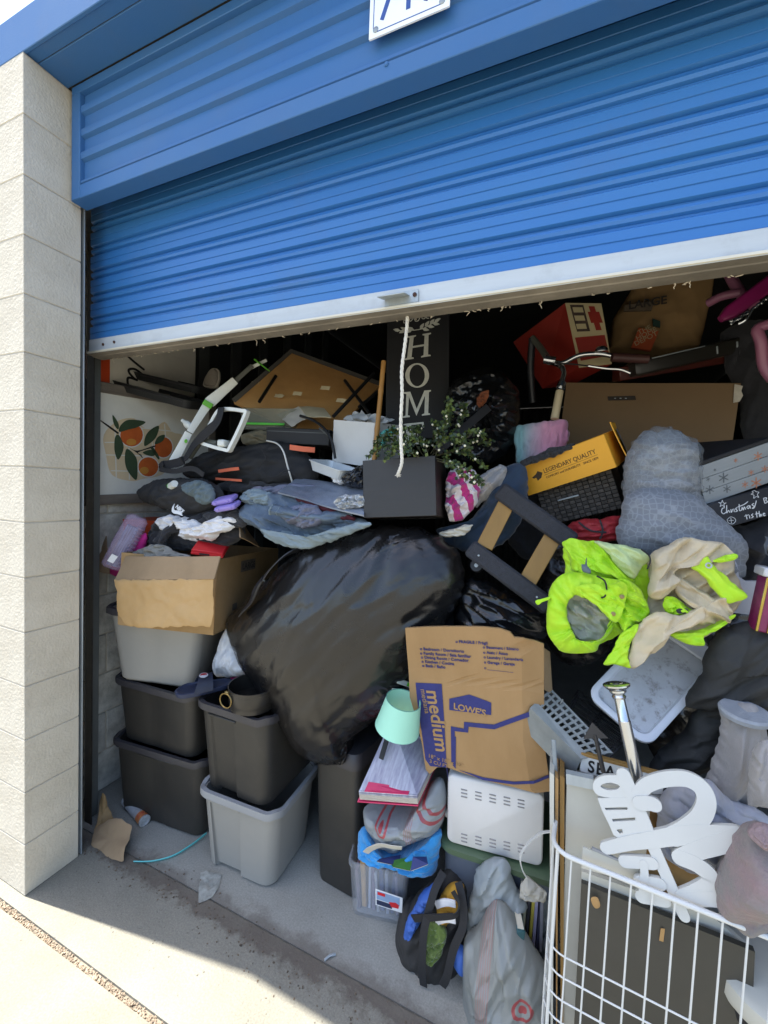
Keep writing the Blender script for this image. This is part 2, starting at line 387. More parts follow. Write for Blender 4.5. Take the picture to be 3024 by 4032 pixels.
def struct(o): o['kind'] = 'structure'; return o
def plane(name, x0, x1, y0, y1, z, m, th=.0):
    if th: return struct(mobj(name, ([(x, y, zz) for zz in (z - th, z) for x, y in ((x0, y0), (x1, y0), (x1, y1), (x0, y1))],
        [(3, 2, 1, 0), (4, 5, 6, 7), (0, 1, 5, 4), (1, 2, 6, 5), (2, 3, 7, 6), (3, 0, 4, 7)]), m, None, False))
    return struct(mobj(name, ([(x0, y0, z), (x1, y0, z), (x1, y1, z), (x0, y1, z)], [(0, 1, 2, 3)]), m, None, False))
mat('earth', '8d8a82', .95, var=.2, vs=.5)
plane('ground', -300, 300, -300, 300, -.06, 'earth')
plane('driveway', -30, 30, -40, -.062, 0, 'driveway_concrete', .05)
plane('apron', -30, 30, -.040, .285, 0, 'apron_concrete', .05)
plane('floor', -.5, 3.6, .292, 6.5, 0, 'floor_concrete', .05)
mat('joint_filler', '948a79', .95, var=.4, vs=60, bump=1, bs=90)
plane('expansion_joint', -30, 30, -.0635, -.0385, -.009, 'joint_filler')
mat('threshold_dirt', '746e64', .95, var=.3, vs=30, bump=.6)
plane('threshold_gap', -.5, 3.6, .2845, .2925, -.006, 'threshold_dirt')
# grit in the joint and silt crumbs along the threshold
random.seed(4)
mat('pebble', 'ab9c88', .9, var=.4, vs=30, col2='8a7865')
mat('crumb', '4c4239', .95, var=.4, vs=40, col2='7a6a58')
mb = MB()
for i in range(900):
    x = random.uniform(-.3, 1.2); y = -.051 + random.gauss(0, .0055); s = random.uniform(.0012, .0034)
    mb.add(box(s * 2, s * 1.6, s * 1.3, 0), pose((x, y, -.008 + random.uniform(-.001, .002)), (random.random(), random.random(), random.random() * 6)))
g = mb.obj('joint_grit', 'pebble', None, False); g['kind'] = 'stuff'
mb = MB()
for i in range(300):
    x = random.uniform(-.1, 1.9); y = .235 + .03 * math.sin(x * 4) + random.gauss(0, .035); s = random.uniform(.0008, .003) * (1.6 if random.random() < .06 else 1)
    mb.add(box(s * 2.2, s * 1.5, s * .9, 0), pose((x, y, .0004), (random.uniform(-.2, .2), random.uniform(-.2, .2), random.random() * 6)))
g = mb.obj('threshold_litter', 'crumb', None, False); g['kind'] = 'stuff'

# ================================================================ block pier left of the door
CRS = .2032
def pier(xs, label, flip):
    t = thing('block_pier', label, 'pier', Matrix.Translation((xs, 0, 0)))
    core = MB(); core.add(box(.794, .1865, 3.05, 0), pose((-.4 * flip, .095, 0))); core.obj('mortar', 'mortar', t, False)
    meshes = {}
    def blk(w):
        if w not in meshes:
            o = mobj('concrete_block', box(w, .190, CRS - .005, .0016), 'block_paint', t, True, 30); meshes[w] = o.data
            return o
        return link(bpy.data.objects.new('concrete_block', meshes[w]), t)
    for c in range(15):
        xx = 0
        for w in ((.400, .400) if c % 2 else (.197, .400, .197)):
            o = blk(w); o.location = (-(xx + w / 2) * flip, .095, c * CRS + .0025); o.location.x -= 0
            xx += w + .005
    return t
pier(0.0, 'cream painted concrete block pier beside the roll-up door', 1)
pier(3.05, 'cream painted concrete block pier, unseen, added to block light at the far side of the opening', -1)  # out of view, added so the opening is shaded from this side too

# ================================================================ eave: fascia, soffit and ribbed header
t = thing('roof_eave', 'blue steel eave with fascia and soffit above the storage unit', 'eave', Matrix.Translation((0, 0, 3.05)))
mobj('fascia', box(7, .012, .14, .002), 'blue_steel', t).location = (1.2, .006, .0)
mobj('soffit_strip', box(7, .035, .010, .001), 'blue_steel', t).location = (1.2, .0295, .004)
mobj('soffit_panel', box(7, .094, .010, .001), 'blue_steel', t).location = (1.2, .0955, .0)
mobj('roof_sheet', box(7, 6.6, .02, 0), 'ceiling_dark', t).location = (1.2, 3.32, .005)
def extr(profile, x0, x1, nx=1, wob=0.0):
    rings = []
    for i in range(nx + 1):
        x = x0 + (x1 - x0) * i / nx
        rings.append([(x, y + wob * n2(x * 1.7, z * 6), z + wob * .6 * n2(x * 1.1, z * 2 + 9)) for y, z in profile])
    return loft(rings, False, False, False)
t = thing('door_header', 'blue ribbed steel header panel over the roll-up door', 'header', Matrix.Translation((0, .145, 2.638)))
prof = []
z = .405
prof.append((.016, z))
for zr in (.312, .229, .146):
    prof += [(.016, zr + .030), (.004, zr + .022), (.002, zr + .010), (.004, zr - .002), (.016, zr - .008)]
prof += [(.016, .075), (.004, .066), (.002, .056), (.008, .0525), (.008, .050), (.001, .0495)]
mobj('ribbed_panel', extr([(y, z) for y, z in prof], .045, 3.0), 'blue_steel', t, True, 25)
mobj('top_trim', box(3.0, .020, .030, .002), 'blue_steel', t).location = (1.52, .008, .378)
mobj('bottom_beam', box(3.02, .058, .050, .002), 'blue_steel', t).location = (1.525, .029, 0)
mobj('side_trim', box(.05, .05, .405, .002), 'blue_steel', t).location = (.042, .024, .001)
mobj('side_trim', box(.05, .05, .405, .002), 'blue_steel', t).location = (3.008, .024, .001)
mobj('screw', lathe([(.006, -.004), (.006, .002), (.004, .004)], 10), 'blue_steel', t).matrix_local = Matrix.Translation((P(835, 139, .145) - V((0, .145, 2.638)))) @ Matrix.Rotation(math.pi / 2, 4, 'X')

# unit number plate
a, b = P(798, 90, .140), P(972, 16, .140)
Mn = front_frame(a, b, a + V((0, 0, 1)))
wn = (b - a).length
t = thing('number_plate', 'white unit number plate with blue digits riveted to the blue header', 'sign', Mn)
flat([rrect(wn, .16, .002)], .004, 'sign_white', t, Matrix.Translation((wn / 2, .08, .002)), 'plate')
outer = rrect(wn - .022, .138, .014); inner = rrect(wn - .0255, .1345, .0125)
flat([outer, inner], .0008, 'sign_blue', t, Matrix.Translation((wn / 2, .08, .0044)), 'border_line')
text('717', .135, 'sign_blue', t, Matrix.Translation((wn / 2, .034, .0046)), ax='CENTER', sx=.86, name='digits', th=.0004)
for x, y in ((.019, .018), (wn - .019, .018), (.019, .142), (wn - .019, .142)):
    mobj('rivet', lathe([(.0075, 0), (.0075, .0012), (.004, .003)], 12), 'rivet_grey', t).location = (x, y, .004)

# ================================================================ roll-up door
DY = .29
t = thing('rollup_door', 'blue corrugated roll-up storage door pulled partly up', 'door', Matrix.Translation((0, DY, 2.097)))
prof = []; per = .0975; z0 = .088; k = 0
while z0 + k * per < .66:
    zb = z0 + k * per
    prof += [(.000, zb), (.000, zb + .022), (.0025, zb + .0235), (.0025, zb + .0255), (0, zb + .027), (.000, zb + .050), (.004, zb + .0545), (.012, zb + .0585),
             (.012, zb + .064), (.004, zb + .068), (.001, zb + .076), (.004, zb + .084), (.012, zb + .0885), (.012, zb + .093), (.004, zb + .0955)]
    k += 1
mobj('curtain', extr(prof, -.105, 3.15, 60, .0022), 'blue_steel_door', t, True, 28)
rp = [(.006, .0885), (.000, .088), (-.004, .085), (-.004, .0345), (-.013, .031), (-.0145, .027), (-.013, .024)]
mobj('bottom_rail', extr(rp, -.105, 3.15, 40, .0006), 'white_rail', t, True, 30)
mobj('rail_lip', extr([(-.0155, .0335), (-.017, .030), (-.017, .0265), (-.0145, .0255)], -.1, 3.15, 40, .0006), 'cream_lip', t)
mobj('rail_underside', extr([(-.013, .024), (.010, .0215), (.012, .0185), (.045, .0175), (.058, .020), (.060, .05)], -.105, 3.15, 80, .0016), 'rail_underside', t, True, 30)
mobj('barrel_roll', tube([(-.1, .16, .80), (3.15, .16, .80)], .13, 24), 'blue_steel_door', t)
for u, v in ((223, 744), (247, 739)):
    p = P(u, v, DY - .005) - V((0, DY, 2.097)); mobj('bolt', lathe([(.0055, -.002), (.0055, .003), (.003, .005)], 10), 'rust', t).matrix_local = Matrix.Translation(p) @ Matrix.Rotation(math.pi / 2, 4, 'X')
# latch bracket
p0 = P(828, 648, DY - .006) - V((0, DY, 2.097)); p1 = P(900, 634, DY - .006) - V((0, DY, 2.097))
mobj('latch_plate', box(p1.x - p0.x, .003, .036, .001), 'galvanised', t).location = ((p0.x + p1.x) / 2 + .006, -.008, .037)
o = mobj('latch_tongue', box((p1.x - p0.x) * .8, .045, .003, .001), 'galvanised', t); o.matrix_local = pose(((p0.x + p1.x) / 2 - .010, -.030, .052), (.25, 0, 0))
o = mobj('latch_bolt', lathe([(.006, 0), (.006, .003), (.003, .005)], 10), 'rust', t); o.matrix_local = Matrix.Translation((p1.x - .004, -.010, .058)) @ Matrix.Rotation(math.pi / 2, 4, 'X')
# cobwebs and fluff under the rail
mb = MB(); random.seed(9)
for i in range(70):
    x = random.uniform(-.05, 2.4); L_ = random.choice([.003, .003, .004, .005, .006, .008, .010, .022]) * random.uniform(.6, 1.1); y = random.uniform(.045, .06)
    pts = [V((x, y, .019))]
    for q in range(4): pts.append(pts[-1] + V((random.gauss(0, .003), random.gauss(0, .002), -L_ / 4)))
    mb.add(tube(pts, [random.uniform(.0008, .0026), .0015, .0012, .001, .0006], 5))
c = mb.obj('cobweb_fluff', 'cobweb', t); c['kind'] = 'stuff'
# pull rope
rp = smooth_path([P(880, 676, .325), P(879, 705, .322), P(874, 750, .320), P(868, 800, .318), P(868.5, 850, .318), P(866, 905, .318), P(866.5, 960, .318), P(868, 998, .318), P(860, 1024, .318)], 14)
mb = MB(); N = len(rp)
for s in range(3):
    q = []
    for i, p in enumerate(rp):
        a = i * .62 + s * 2.094; q.append(p + V((math.cos(a), math.sin(a), 0)) * .0026)
    mb.add(tube(q, .0030, 6))
for s in range(26):
    d = V((random.gauss(0, .5), random.gauss(0, .4), -abs(random.gauss(.5, .4)))).normalized(); e = rp[-1]
    mb.add(tube([e + V((random.gauss(0, .002), random.gauss(0, .002), .006)), e + d * .005, e + d * random.uniform(.006, .012)], [.0012, .001, .0006], 4))
solo('pull_rope', 'frayed white cotton pull rope hanging from the raised door rail', 'rope', (mb.v, mb.f), 'rope_white')

# guide channel, left
t = thing('door_guide', 'galvanised steel door track running up the left jamb', 'door track', Matrix.Translation((-.05, .2, 0)))
mobj('outer_flange', box(.10, .004, 2.66, .001), 'galvanised', t).location = (-.001, .004, 0)
mobj('web', box(.004, .05, 2.66, .001), 'dark_steel', t).location = (-.0535, .031, 0)
mobj('channel', box(.050, .004, 2.66, .001), 'dark_steel', t).location = (-.075, .062, 0)
mobj('inner_flange', box(.008, .05, 2.66, .002), 'stud_steel', t).location = (-.118, .15, 0)
mobj('back_angle', box(.05, .004, 2.66, .001), 'dark_steel', t).location = (-.095, .118, 0)

# ================================================================ inside of the unit
def PX(u, v, X):
    d = RW2C.transposed() @ V(((u * KS - W0 / 2) / FPX, -(v * KS - H0 / 2) / FPX, -1)); return CAM + d * ((X - CAM.x) / d.x)
WX = -.30
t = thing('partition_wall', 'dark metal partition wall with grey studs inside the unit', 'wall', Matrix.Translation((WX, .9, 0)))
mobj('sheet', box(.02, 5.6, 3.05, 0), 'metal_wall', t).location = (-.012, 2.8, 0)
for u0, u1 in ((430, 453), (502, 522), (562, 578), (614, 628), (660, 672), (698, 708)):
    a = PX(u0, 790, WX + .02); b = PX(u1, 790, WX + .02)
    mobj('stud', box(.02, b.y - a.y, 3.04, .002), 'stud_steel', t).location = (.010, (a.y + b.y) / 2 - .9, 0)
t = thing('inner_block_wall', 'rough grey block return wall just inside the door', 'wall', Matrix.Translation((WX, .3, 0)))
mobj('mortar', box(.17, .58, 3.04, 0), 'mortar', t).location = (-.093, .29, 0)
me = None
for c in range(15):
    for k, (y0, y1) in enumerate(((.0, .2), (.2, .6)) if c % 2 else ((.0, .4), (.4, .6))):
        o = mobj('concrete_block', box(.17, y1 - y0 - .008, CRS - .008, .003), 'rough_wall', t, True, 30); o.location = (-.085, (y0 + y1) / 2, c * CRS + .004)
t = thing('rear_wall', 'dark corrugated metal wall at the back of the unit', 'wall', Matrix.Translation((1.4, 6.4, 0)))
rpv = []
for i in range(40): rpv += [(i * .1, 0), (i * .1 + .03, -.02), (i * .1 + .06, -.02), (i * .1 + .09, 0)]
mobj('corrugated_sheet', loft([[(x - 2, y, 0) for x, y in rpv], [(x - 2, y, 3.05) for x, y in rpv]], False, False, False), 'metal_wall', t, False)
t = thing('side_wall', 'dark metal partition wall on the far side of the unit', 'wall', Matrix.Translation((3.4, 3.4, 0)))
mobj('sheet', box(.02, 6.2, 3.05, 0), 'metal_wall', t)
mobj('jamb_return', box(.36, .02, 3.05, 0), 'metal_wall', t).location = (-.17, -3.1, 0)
# ================================================================ helpers for placing prints on faces
def LP(u, v, M, y0=0.0):
    """local (x, z) where the sight line at (u, v) meets the plane local y = y0 of frame M"""
    Mi = M.inverted(); d = RW2C.transposed() @ V(((u * KS - W0 / 2) / FPX, -(v * KS - H0 / 2) / FPX, -1))
    c = Mi @ CAM; e = Mi.to_3x3() @ d; t = (y0 - c.y) / e.y; q = c + e * t; return (q.x, q.z)
def LPS(pts, M, y0=0.0): return [LP(u, v, M, y0) for u, v in pts]
def onface(y0, lift=.0006): return Matrix.Translation((0, y0 - lift, 0)) @ FACE
def PS(pts, Y): return [P(p[0], p[1], p[2] if len(p) > 2 else Y) for p in pts]
def sm2(pts, m=5): return [(p.x, p.y) for p in smooth_path([V((x, y, 0)) for x, y in pts], m, True)]
def disc(cx, cy, r, n=20, ry=None): return [(cx + r * math.cos(2 * math.pi * k / n), cy + (ry or r) * math.sin(2 * math.pi * k / n)) for k in range(n)]
def soft(name, label, cat, pts, Y, m, group=None, **k):
    k.setdefault('edge', .008)
    k['nr'] = max(k.get('nr', 18), 24)
    return solo(name, label, cat, blob(PS(pts, Y), **k), m, group)
def axis_frame(a, b, up=V((0, 0, 1))):
    """z runs a->b, y away from the viewer, x right"""
    a = V(a); z = (V(b) - a).normalized(); y = (a - CAM); y = (y - z * y.dot(z)).normalized(); x = y.cross(z)
    M = Matrix.Identity(4)
    for i in range(3): M[i][0], M[i][1], M[i][2], M[i][3] = x[i], y[i], z[i], a[i]
    return M, (V(b) - a).length

# ================================================================ plastic totes
mat('grey_plastic', '94918a', .5, var=.06, vs=2, bump=.12, bs=120, spec=.4)
mat('grey_rim', '8f9091', .45, var=.06, bump=.05)
mat('black_plastic', '2b2926', .46, var=.2, vs=3.5, bump=.12, bs=110, spec=.5, dirt=.12, col2='33302b')
mat('black_rim', '39373a', .45, var=.1, bump=.05)
def tote_ring(w, d, r, z, rec, x0, x1, n=5, mould=.004):
    o = []
    c = rrect(w, d, r, n)                       # starts right side, goes round; front edge runs last corner (270..360 deg)
    front = [(x0 * w / 2, -d / 2), (x0 * w / 2 + .012, -d / 2 + rec), (x1 * w / 2 - .012, -d / 2 + rec), (x1 * w / 2, -d / 2)]
    k = 3 * (n + 1)
    return [(x, y, z) for x, y in c[:k] + front + c[k:]]
def tote(name, label, loc, rot, dims, taper, mt, rim, x0=-.5, x1=.35, rec=.018, lidless=True, group=None, fl=None):
    w, d, h = dims; t = thing(name, label, 'storage tote', pose(loc, rot), group)
    rings = []
    for q, rr in ((0, .03), (.03, .05), (.5, .05), (.88, .05), (.92, .05)):
        s = taper + (1 - taper) * q
        if q == 0: rings.append(tote_ring(w * s - .02, d * s - .02, .04, 0, rec, x0, x1))
        rings.append(tote_ring(w * s, d * s, .05, max(q * h, .012), rec if q < .9 else .001, x0, x1))
    s = 1.0
    ins = [tote_ring(w * .985 - .006, d * .985 - .006, .048, h * .97, .0005, x0, x1), tote_ring(w * taper - .02, d * taper - .02, .045, .02, .001, x0, x1)]
    mobj('tub', loft(rings + [tote_ring(w, d, .05, h * .97, .0005, x0, x1)] + ins, True, True), mt, t, True, 35)
    ro = rrect(w + .030, d + .030, .06, 6); N = len(ro); ri = rrect(w - .002, d - .002, .05, 6)
    def wv(i, z): return z + .004 * math.sin(i * 1.1) + .003 * n2(i * .7, w * 9)
    mobj('rim', loft([[(x, y, wv(i, h - .028)) for i, (x, y) in enumerate(ri)], [(x, y, wv(i, h - .028)) for i, (x, y) in enumerate(ro)], [(x * 1.004, y * 1.004, wv(i, h - .012)) for i, (x, y) in enumerate(ro)],
        [(x, y, wv(i, h)) for i, (x, y) in enumerate(ro)], [(x, y, wv(i, h)) for i, (x, y) in enumerate(ri)], [(x, y, wv(i, h - .028)) for i, (x, y) in enumerate(ri)]], False, False), rim, t, True, 50)
    hb = mobj('handle_ledge', box(w * .42, .012, .010, .003), mt, t); hb.location = ((x0 + x1) / 2 * w / 2, -d / 2 * .985, h * .86)
    return t
tote('storage_tote', 'grey lidless tote standing on the floor under a black tote', (.656, .548, 0), (0, 0, .044), (.372, .33, .340), .87, 'grey_plastic', 'grey_rim', -.75, .1, .022)
tote('storage_tote', 'black tote sitting in the rim of the grey tote on the floor', (.639, .575, .328), (.02, -.02, -.023), (.355, .38, .380), .90, 'black_plastic', 'black_rim', -.62, .1, .016)
tote('storage_tote', 'black tote on the floor against the left wall, lowest of its stack', (.121, .745, 0), (0, 0, .096), (.515, .64, .375), .93, 'black_plastic', 'black_rim', -.2, .2, .003)
tote('storage_tote', 'black tote in the middle of the stack by the left wall', (.108, .745, .358), (.02, 0, .056), (.470, .63, .315), .93, 'black_plastic', 'black_rim', -.2, .2, .003)
tote('storage_tote', 'grey tapered tote under the torn cardboard box, top of its stack', (.085, .555, .668), (.02, .04, .30), (.455, .30, .345), .80, 'grey_plastic', 'black_rim', -.2, .2, .002)
t = thing('waste_bin', 'tall narrow black bin standing between totes and clear box', 'bin', pose((1.072, .689, 0), (-.03, -.06, -.135)))
mobj('body', rloft([(.19, .32, .03, 0), (.2, .33, .035, .02), (.213, .35, .035, .5), (.205, .342, .035, .5)]), 'black_plastic', t)
mobj('lid', rloft([(.225, .362, .04, .498), (.228, .365, .04, .525), (.21, .34, .04, .555), (.12, .2, .04, .565)]), 'black_rim', t)

# ================================================================ torn cardboard box with its contents
mat('cardboard', 'a88a63', .85, var=.10, vs=5, bump=.35, bs=14, col2='98794f', spec=.2)
mat('cardboard_light', 'b8986c', .85, var=.09, vs=4, bump=.4, bs=11, col2='ab8a5c', spec=.2)
mat('cardboard_inner', '9c8467', .9, var=.12, vs=5, bump=.3, bs=20, spec=.2)
mat('cardboard_edge', '8d6c45', .9, var=.2, vs=60)
mat('print_grey', '6f6150', .9, var=.2, vs=30)
mat('print_dark', '3a3430', .9, var=.2, vs=30)
MB1 = pose((.184, .680, .945), (-.048, .001, .23)); bw, bd, bh = .454, .608, .315
t = thing('cardboard_box', 'torn open cardboard box of clothes on top of the grey tote', 'box', MB1)
def wall(name, quad, parent, m='cardboard', th=.005, **k): return mobj(name, sheet(quad, 14, 10, th, **k), m, parent, True, 60)
def q3(*p): return [V(x) for x in p]
Mi = MB1.inverted()
def wsheet(name, quad, parent, M, m, **k):
    vf = sheet(quad, 14, 12, k.pop('th', .005), **k); return mobj(name, rel(vf, M), m, parent, True, 60)
c = {(i, j, k): MB1 @ V(((i - .5) * bw, (j - .5) * bd, k * bh)) for i in (0, 1) for j in (0, 1) for k in (0, 1)}
wsheet('side_wall', [c[1, 0, 1], c[1, 1, 1] + V((0, 0, .0)), c[1, 1, 0], c[1, 0, 0]], t, MB1, 'cardboard', fold=.004, fs=.12, seed=2)
wsheet('front_wall', [c[0, 0, 1], c[1, 0, 1], c[1, 0, 0], c[0, 0, 0]], t, MB1, 'cardboard', fold=.003, fs=.15, seed=1)
wsheet('side_wall', [c[0, 1, 1], c[0, 0, 1], c[0, 0, 0], c[0, 1, 0]], t, MB1, 'cardboard', fold=.004, fs=.12, seed=3)
wsheet('back_wall', [c[0, 1, 1], c[1, 1, 1], c[1, 1, 0], c[0, 1, 0]], t, MB1, 'cardboard', seed=4)
mobj('bottom', rel(sheet([c[0, 1, 0], c[1, 1, 0], c[1, 0, 0], c[0, 0, 0]], 2, 2), MB1), 'cardboard', t)
# front flap folded over and hanging, ragged
Yf = .30
fl = PS([(272, 1202, .35), (476, 1202, .325), (463, 1251, .296), (248, 1253, .305)], 0)
wsheet('flap_fold', fl, t, MB1, 'cardboard_inner', fold=.004, fs=.07, seed=6, th=.005)
rag = PS([(247, 1253), (300, 1252), (360, 1251), (420, 1250), (461, 1249), (462, 1290), (460, 1330), (455, 1354), (420, 1353), (370, 1354), (320, 1355), (280, 1352), (268, 1345), (255, 1330), (252, 1300), (254, 1280), (249, 1265)], Yf)
mobj('hanging_flap', rel(blob(rag, .004, .003, 26, 150, fold=.0045, fs=.14, sharp=1.0, seed=8, edge=.007, exp=.2, sm=False), MB1), 'cardboard_light', t, True, 60)
fl2 = PS([(205, 1165, .52), (228, 1150, .5), (236, 1240, .40), (196, 1232, .42)], 0)
wsheet('torn_flap', fl2, t, MB1, 'cardboard_inner', fold=.006, fs=.06, seed=9)
fl3 = PS([(512, 1090, .60), (530, 1140, .62), (562, 1182, .66), (520, 1160, .45)], 0)
wsheet('rear_flap', fl3, t, MB1, 'cardboard_inner', fold=.004, fs=.06, seed=10)
Ms = Matrix.Translation((bw / 2 + .0045, 0, 0)) @ Matrix.Rotation(math.pi / 2, 4, 'Z')     # right wall, x runs to the back
flat([[(-.11, .235), (.03, .235), (.03, .287), (-.11, .287)]], .0006, 'print_grey', t, Ms @ onface(0, .0006), 'print_panel')
text('LARGE', .042, 'print_dark', t, Ms @ onface(0, .0012) @ Matrix.Translation((-.098, .246, 0)), name='lettering', bold=.0006)
flat([[(-.17, .07), (-.13, .07), (-.13, .1), (-.17, .1)]], .0006, 'print_grey', t, Ms @ onface(0, .0006), 'print_mark')

mat('clear_purple', 'b7a3c0', .25, var=.05, alpha=.34, spec=.6)
mat('pencil_mix', '7d8fb0', .6, var=.5, vs=30, col2='3a3f58', stretch=(6, 6, .4))
mat('label_white', 'e8e8e8', .6, var=.06, vs=40)
M, ln = axis_frame(P(240, 1226, .36), P(300, 1116, .43))
t = thing('pencil_case', 'clear purple ribbed plastic pencil case in the cardboard box', 'case', M)
mobj('shell', rloft([(.065, .04, .015, 0), (.088, .055, .02, .01), (.098, .06, .022, ln * .5), (.09, .055, .02, ln - .012), (.065, .04, .015, ln)]), 'clear_purple', t)
for k in range(12): mobj('rib', rloft([(.036, .062, .01, 0), (.036, .063, .01, .0035)]), 'clear_purple', t).location = (.032, 0, .02 + k * (ln - .05) / 12)
mobj('pencils', rloft([(.05, .028, .01, .012), (.052, .03, .01, ln * .8)]), 'pencil_mix', t)
mobj('price_label', box(.026, .0008, .036), 'label_white', t).matrix_local = pose((-.014, -.0312, .03), (0, .12, 0))
mat('white_jersey', 'dcd9d8', .9, var=.05, vs=10, bump=.3, bs=60, sheen=.2)
mat('black_cloth', '26262b', .92, var=.15, vs=10, bump=.4, bs=90, sheen=.15)
mat('grey_rag', '8f8c84', .95, var=.15, vs=14, bump=.5, bs=60)
mat('magenta_cloth', 'b5207a', .85, var=.15)
mat('red_card', 'd0262c', .55, var=.06, vs=8)
mat('orange_plastic', 'd14a1f', .5, var=.12, vs=4)
soft('dark_clothes', 'heap of black clothes under the white shirt in the box', 'clothes', [(322, 1150), (350, 1118), (410, 1100), (470, 1098), (520, 1104), (530, 1150), (512, 1172), (470, 1180), (420, 1188), (352, 1190), (318, 1178)], .52, 'black_cloth', front=.06, back=.06, fold=.012, fs=.05, an=2, seed=11)
soft('white_shirt', 'crumpled white cotton shirt lying on black clothes in the box', 'shirt', [(336, 1122), (352, 1114), (372, 1112), (392, 1116), (420, 1122), (446, 1138), (466, 1122), (486, 1112), (508, 1118), (512, 1130), (496, 1148), (474, 1152), (468, 1164), (430, 1168), (396, 1162), (384, 1144), (352, 1144), (338, 1134)], .46, 'white_jersey', front=.035, back=.02, fold=.012, fs=.035, an=2.2, sharp=.75, seed=3, centre=P(428, 1140, .45))
M, ln = axis_frame(P(430, 1186, .44), P(448, 1160, .50))
t = thing('shoe_box', 'flat red shoe box lid wedged under the white shirt', 'box', pose(P(455, 1186, .47), (.35, .12, .55)))
mobj('lid', box(.125, .10, .016, .002), 'red_card', t); mobj('lid_wall', box(.129, .104, .010, .001), 'red_card', t).location = (0, 0, -.006)
flat([[(-.03, -.004), (.01, -.004), (.01, .004), (-.03, .004)]], .0006, 'print_dark', t, onface(-.0524) @ Matrix.Translation((0, .001, 0)), 'print_mark')
soft('grey_rag', 'dusty grey rag hanging over the edge of the cardboard box', 'rag', [(282, 1198), (305, 1185), (330, 1176), (358, 1180), (380, 1192), (412, 1202), (380, 1206), (330, 1208), (290, 1208)], .40, 'grey_rag', front=.03, back=.03, fold=.012, fs=.03, an=2.5, seed=5)
soft('magenta_pouch', 'magenta fabric pouch under the purple pencil case', 'pouch', [(238, 1228), (262, 1212), (300, 1160), (312, 1150), (316, 1172), (290, 1230), (262, 1246), (240, 1240)], .45, 'magenta_cloth', front=.03, back=.03, seed=4)
M = pose((-.165, .66, PX(266, 1190, -.165).z), (0, 0, .25))
t = thing('orange_crate', 'orange red plastic bin behind the purple pencil case', 'bin', M)
mobj('body', rloft([(.19, .22, .02, 0), (.20, .24, .02, .15), (.19, .23, .02, .15)]), 'orange_plastic', t)

# ================================================================ slide sandal, pot, white bag on the totes
mat('navy_rubber', '27304a', .55, var=.1, vs=8); mat('navy_strap', '22283c', .6, var=.25, vs=40); mat('logo_red', 'b82530', .6, var=.03); mat('logo_white', 'd8dadc', .6, var=.03)
Mz = pose(PZ(430, 1492, .715), (.05, .02, -.75))
t = thing('slide_sandal', 'navy slide sandal with a red and white logo beside the pot', 'sandal', Mz)
sole = sm2([(-.045, -.06), (-.05, -.02), (-.042, .05), (-.03, .11), (.0, .13), (.032, .11), (.042, .05), (.05, -.02), (.042, -.07), (.0, -.09)], 4)
mobj('sole', loft([[(x * .96, y * .97, 0) for x, y in sole], [(x, y, .006) for x, y in sole], [(x * 1.02, y * 1.02, .018) for x, y in sole], [(x * .92, y * .94, .020) for x, y in sole], [(x * .8, y * .85, .014) for x, y in sole]]), 'navy_rubber', t)
rings = []
for k in range(9):
    a = math.pi * k / 8; x, z = -.053 * math.cos(a), .012 + .05 * math.sin(a)
    rings.append([(x, -.02 + .02 * math.sin(a), z), (x, .055, z * 1.05 + .002), (x * .93, .055, z * .93), (x * .93, -.02 + .02 * math.sin(a), z * .93)])
st = mobj('strap', loft(rings), 'navy_strap', t)
arc = lambda r, a0, a1, n=14: [(r * math.cos(math.radians(a0 + (a1 - a0) * k / n)), .72 * r * math.sin(math.radians(a0 + (a1 - a0) * k / n))) for k in range(n + 1)]
Ml = pose((.006, .02, .067), (-.06, 0, 0))
flat([arc(.024, 0, 360, 24)], .0006, 'logo_white', t, Ml, 'logo_disc')
flat([arc(.019, 90, 270) + [(0, 0)]], .0006, 'logo_red', t, Matrix.Translation((0, 0, .0008)) @ Ml, 'logo_half')
mat('pot_black', '3a3733', .3, var=.35, vs=5, bump=.06, stretch=(1, 1, .2), metal=.3); mat('brass', '8f7a4c', .35, metal=.8, var=.1)
pc = PZ(532, 1532, .715); t = thing('cooking_pot', 'black ribbed steel pot with brass ring handle on the black tote', 'pot', pose((pc.x, pc.y + .04, .712), (.02, .0, 0)))
pr = [(.082, 0), (.090, .004)]
mobj('body', lathe([(.078, 0), (.088, .006), (.091, .03), (.0925, .032), (.092, .074), (.095, .076), (.0955, .085), (.097, .09), (.093, .0905), (.088, .03), (.0, .028)], 40, True, False), 'pot_black', t)
mobj('ring_handle', tube([(-.055 + .028 * math.cos(a), -.088 - .004, .05 + .028 * math.sin(a)) for a in np.linspace(0, 2 * math.pi, 25)[:-1]], .0026, 6, True), 'brass', t)
mobj('handle_lug', box(.018, .012, .012, .003), 'brass', t).location = (-.055, -.086, .073)
mat('white_film', 'cfd3da', .35, var=.06, vs=14, wr=(30, .005), bump=.5, bs=30, alpha=.9, spec=.5)
soft('plastic_bag', 'knotted white plastic bag standing in the black pot', 'bag', [(502, 1346), (489, 1362), (478, 1395), (470, 1420), (468, 1456), (492, 1462), (530, 1456), (560, 1450), (552, 1420), (530, 1385), (514, 1362)], .56, 'white_film', front=.07, back=.06, fold=.009, fs=.06, an=3, fd=1.2, sharp=.9, seed=12, rad=(P(503, 1345, .56), .012, 3, .12))
soft('red_cloth', 'dark red cloth tucked into the black pot', 'cloth', [(500, 1462), (530, 1458), (560, 1462), (556, 1476), (510, 1478)], .58, 'magenta_cloth', front=.02, back=.02, nr=8, ns=40)
mat('black_leather', '23252a', .42, var=.1, vs=8, bump=.15, bs=80)
t = thing('leather_belt', 'stiff black belt strap arching beside the cardboard box', 'belt', Matrix.Translation(P(560, 1290, .50)))
o = t.matrix_world.translation
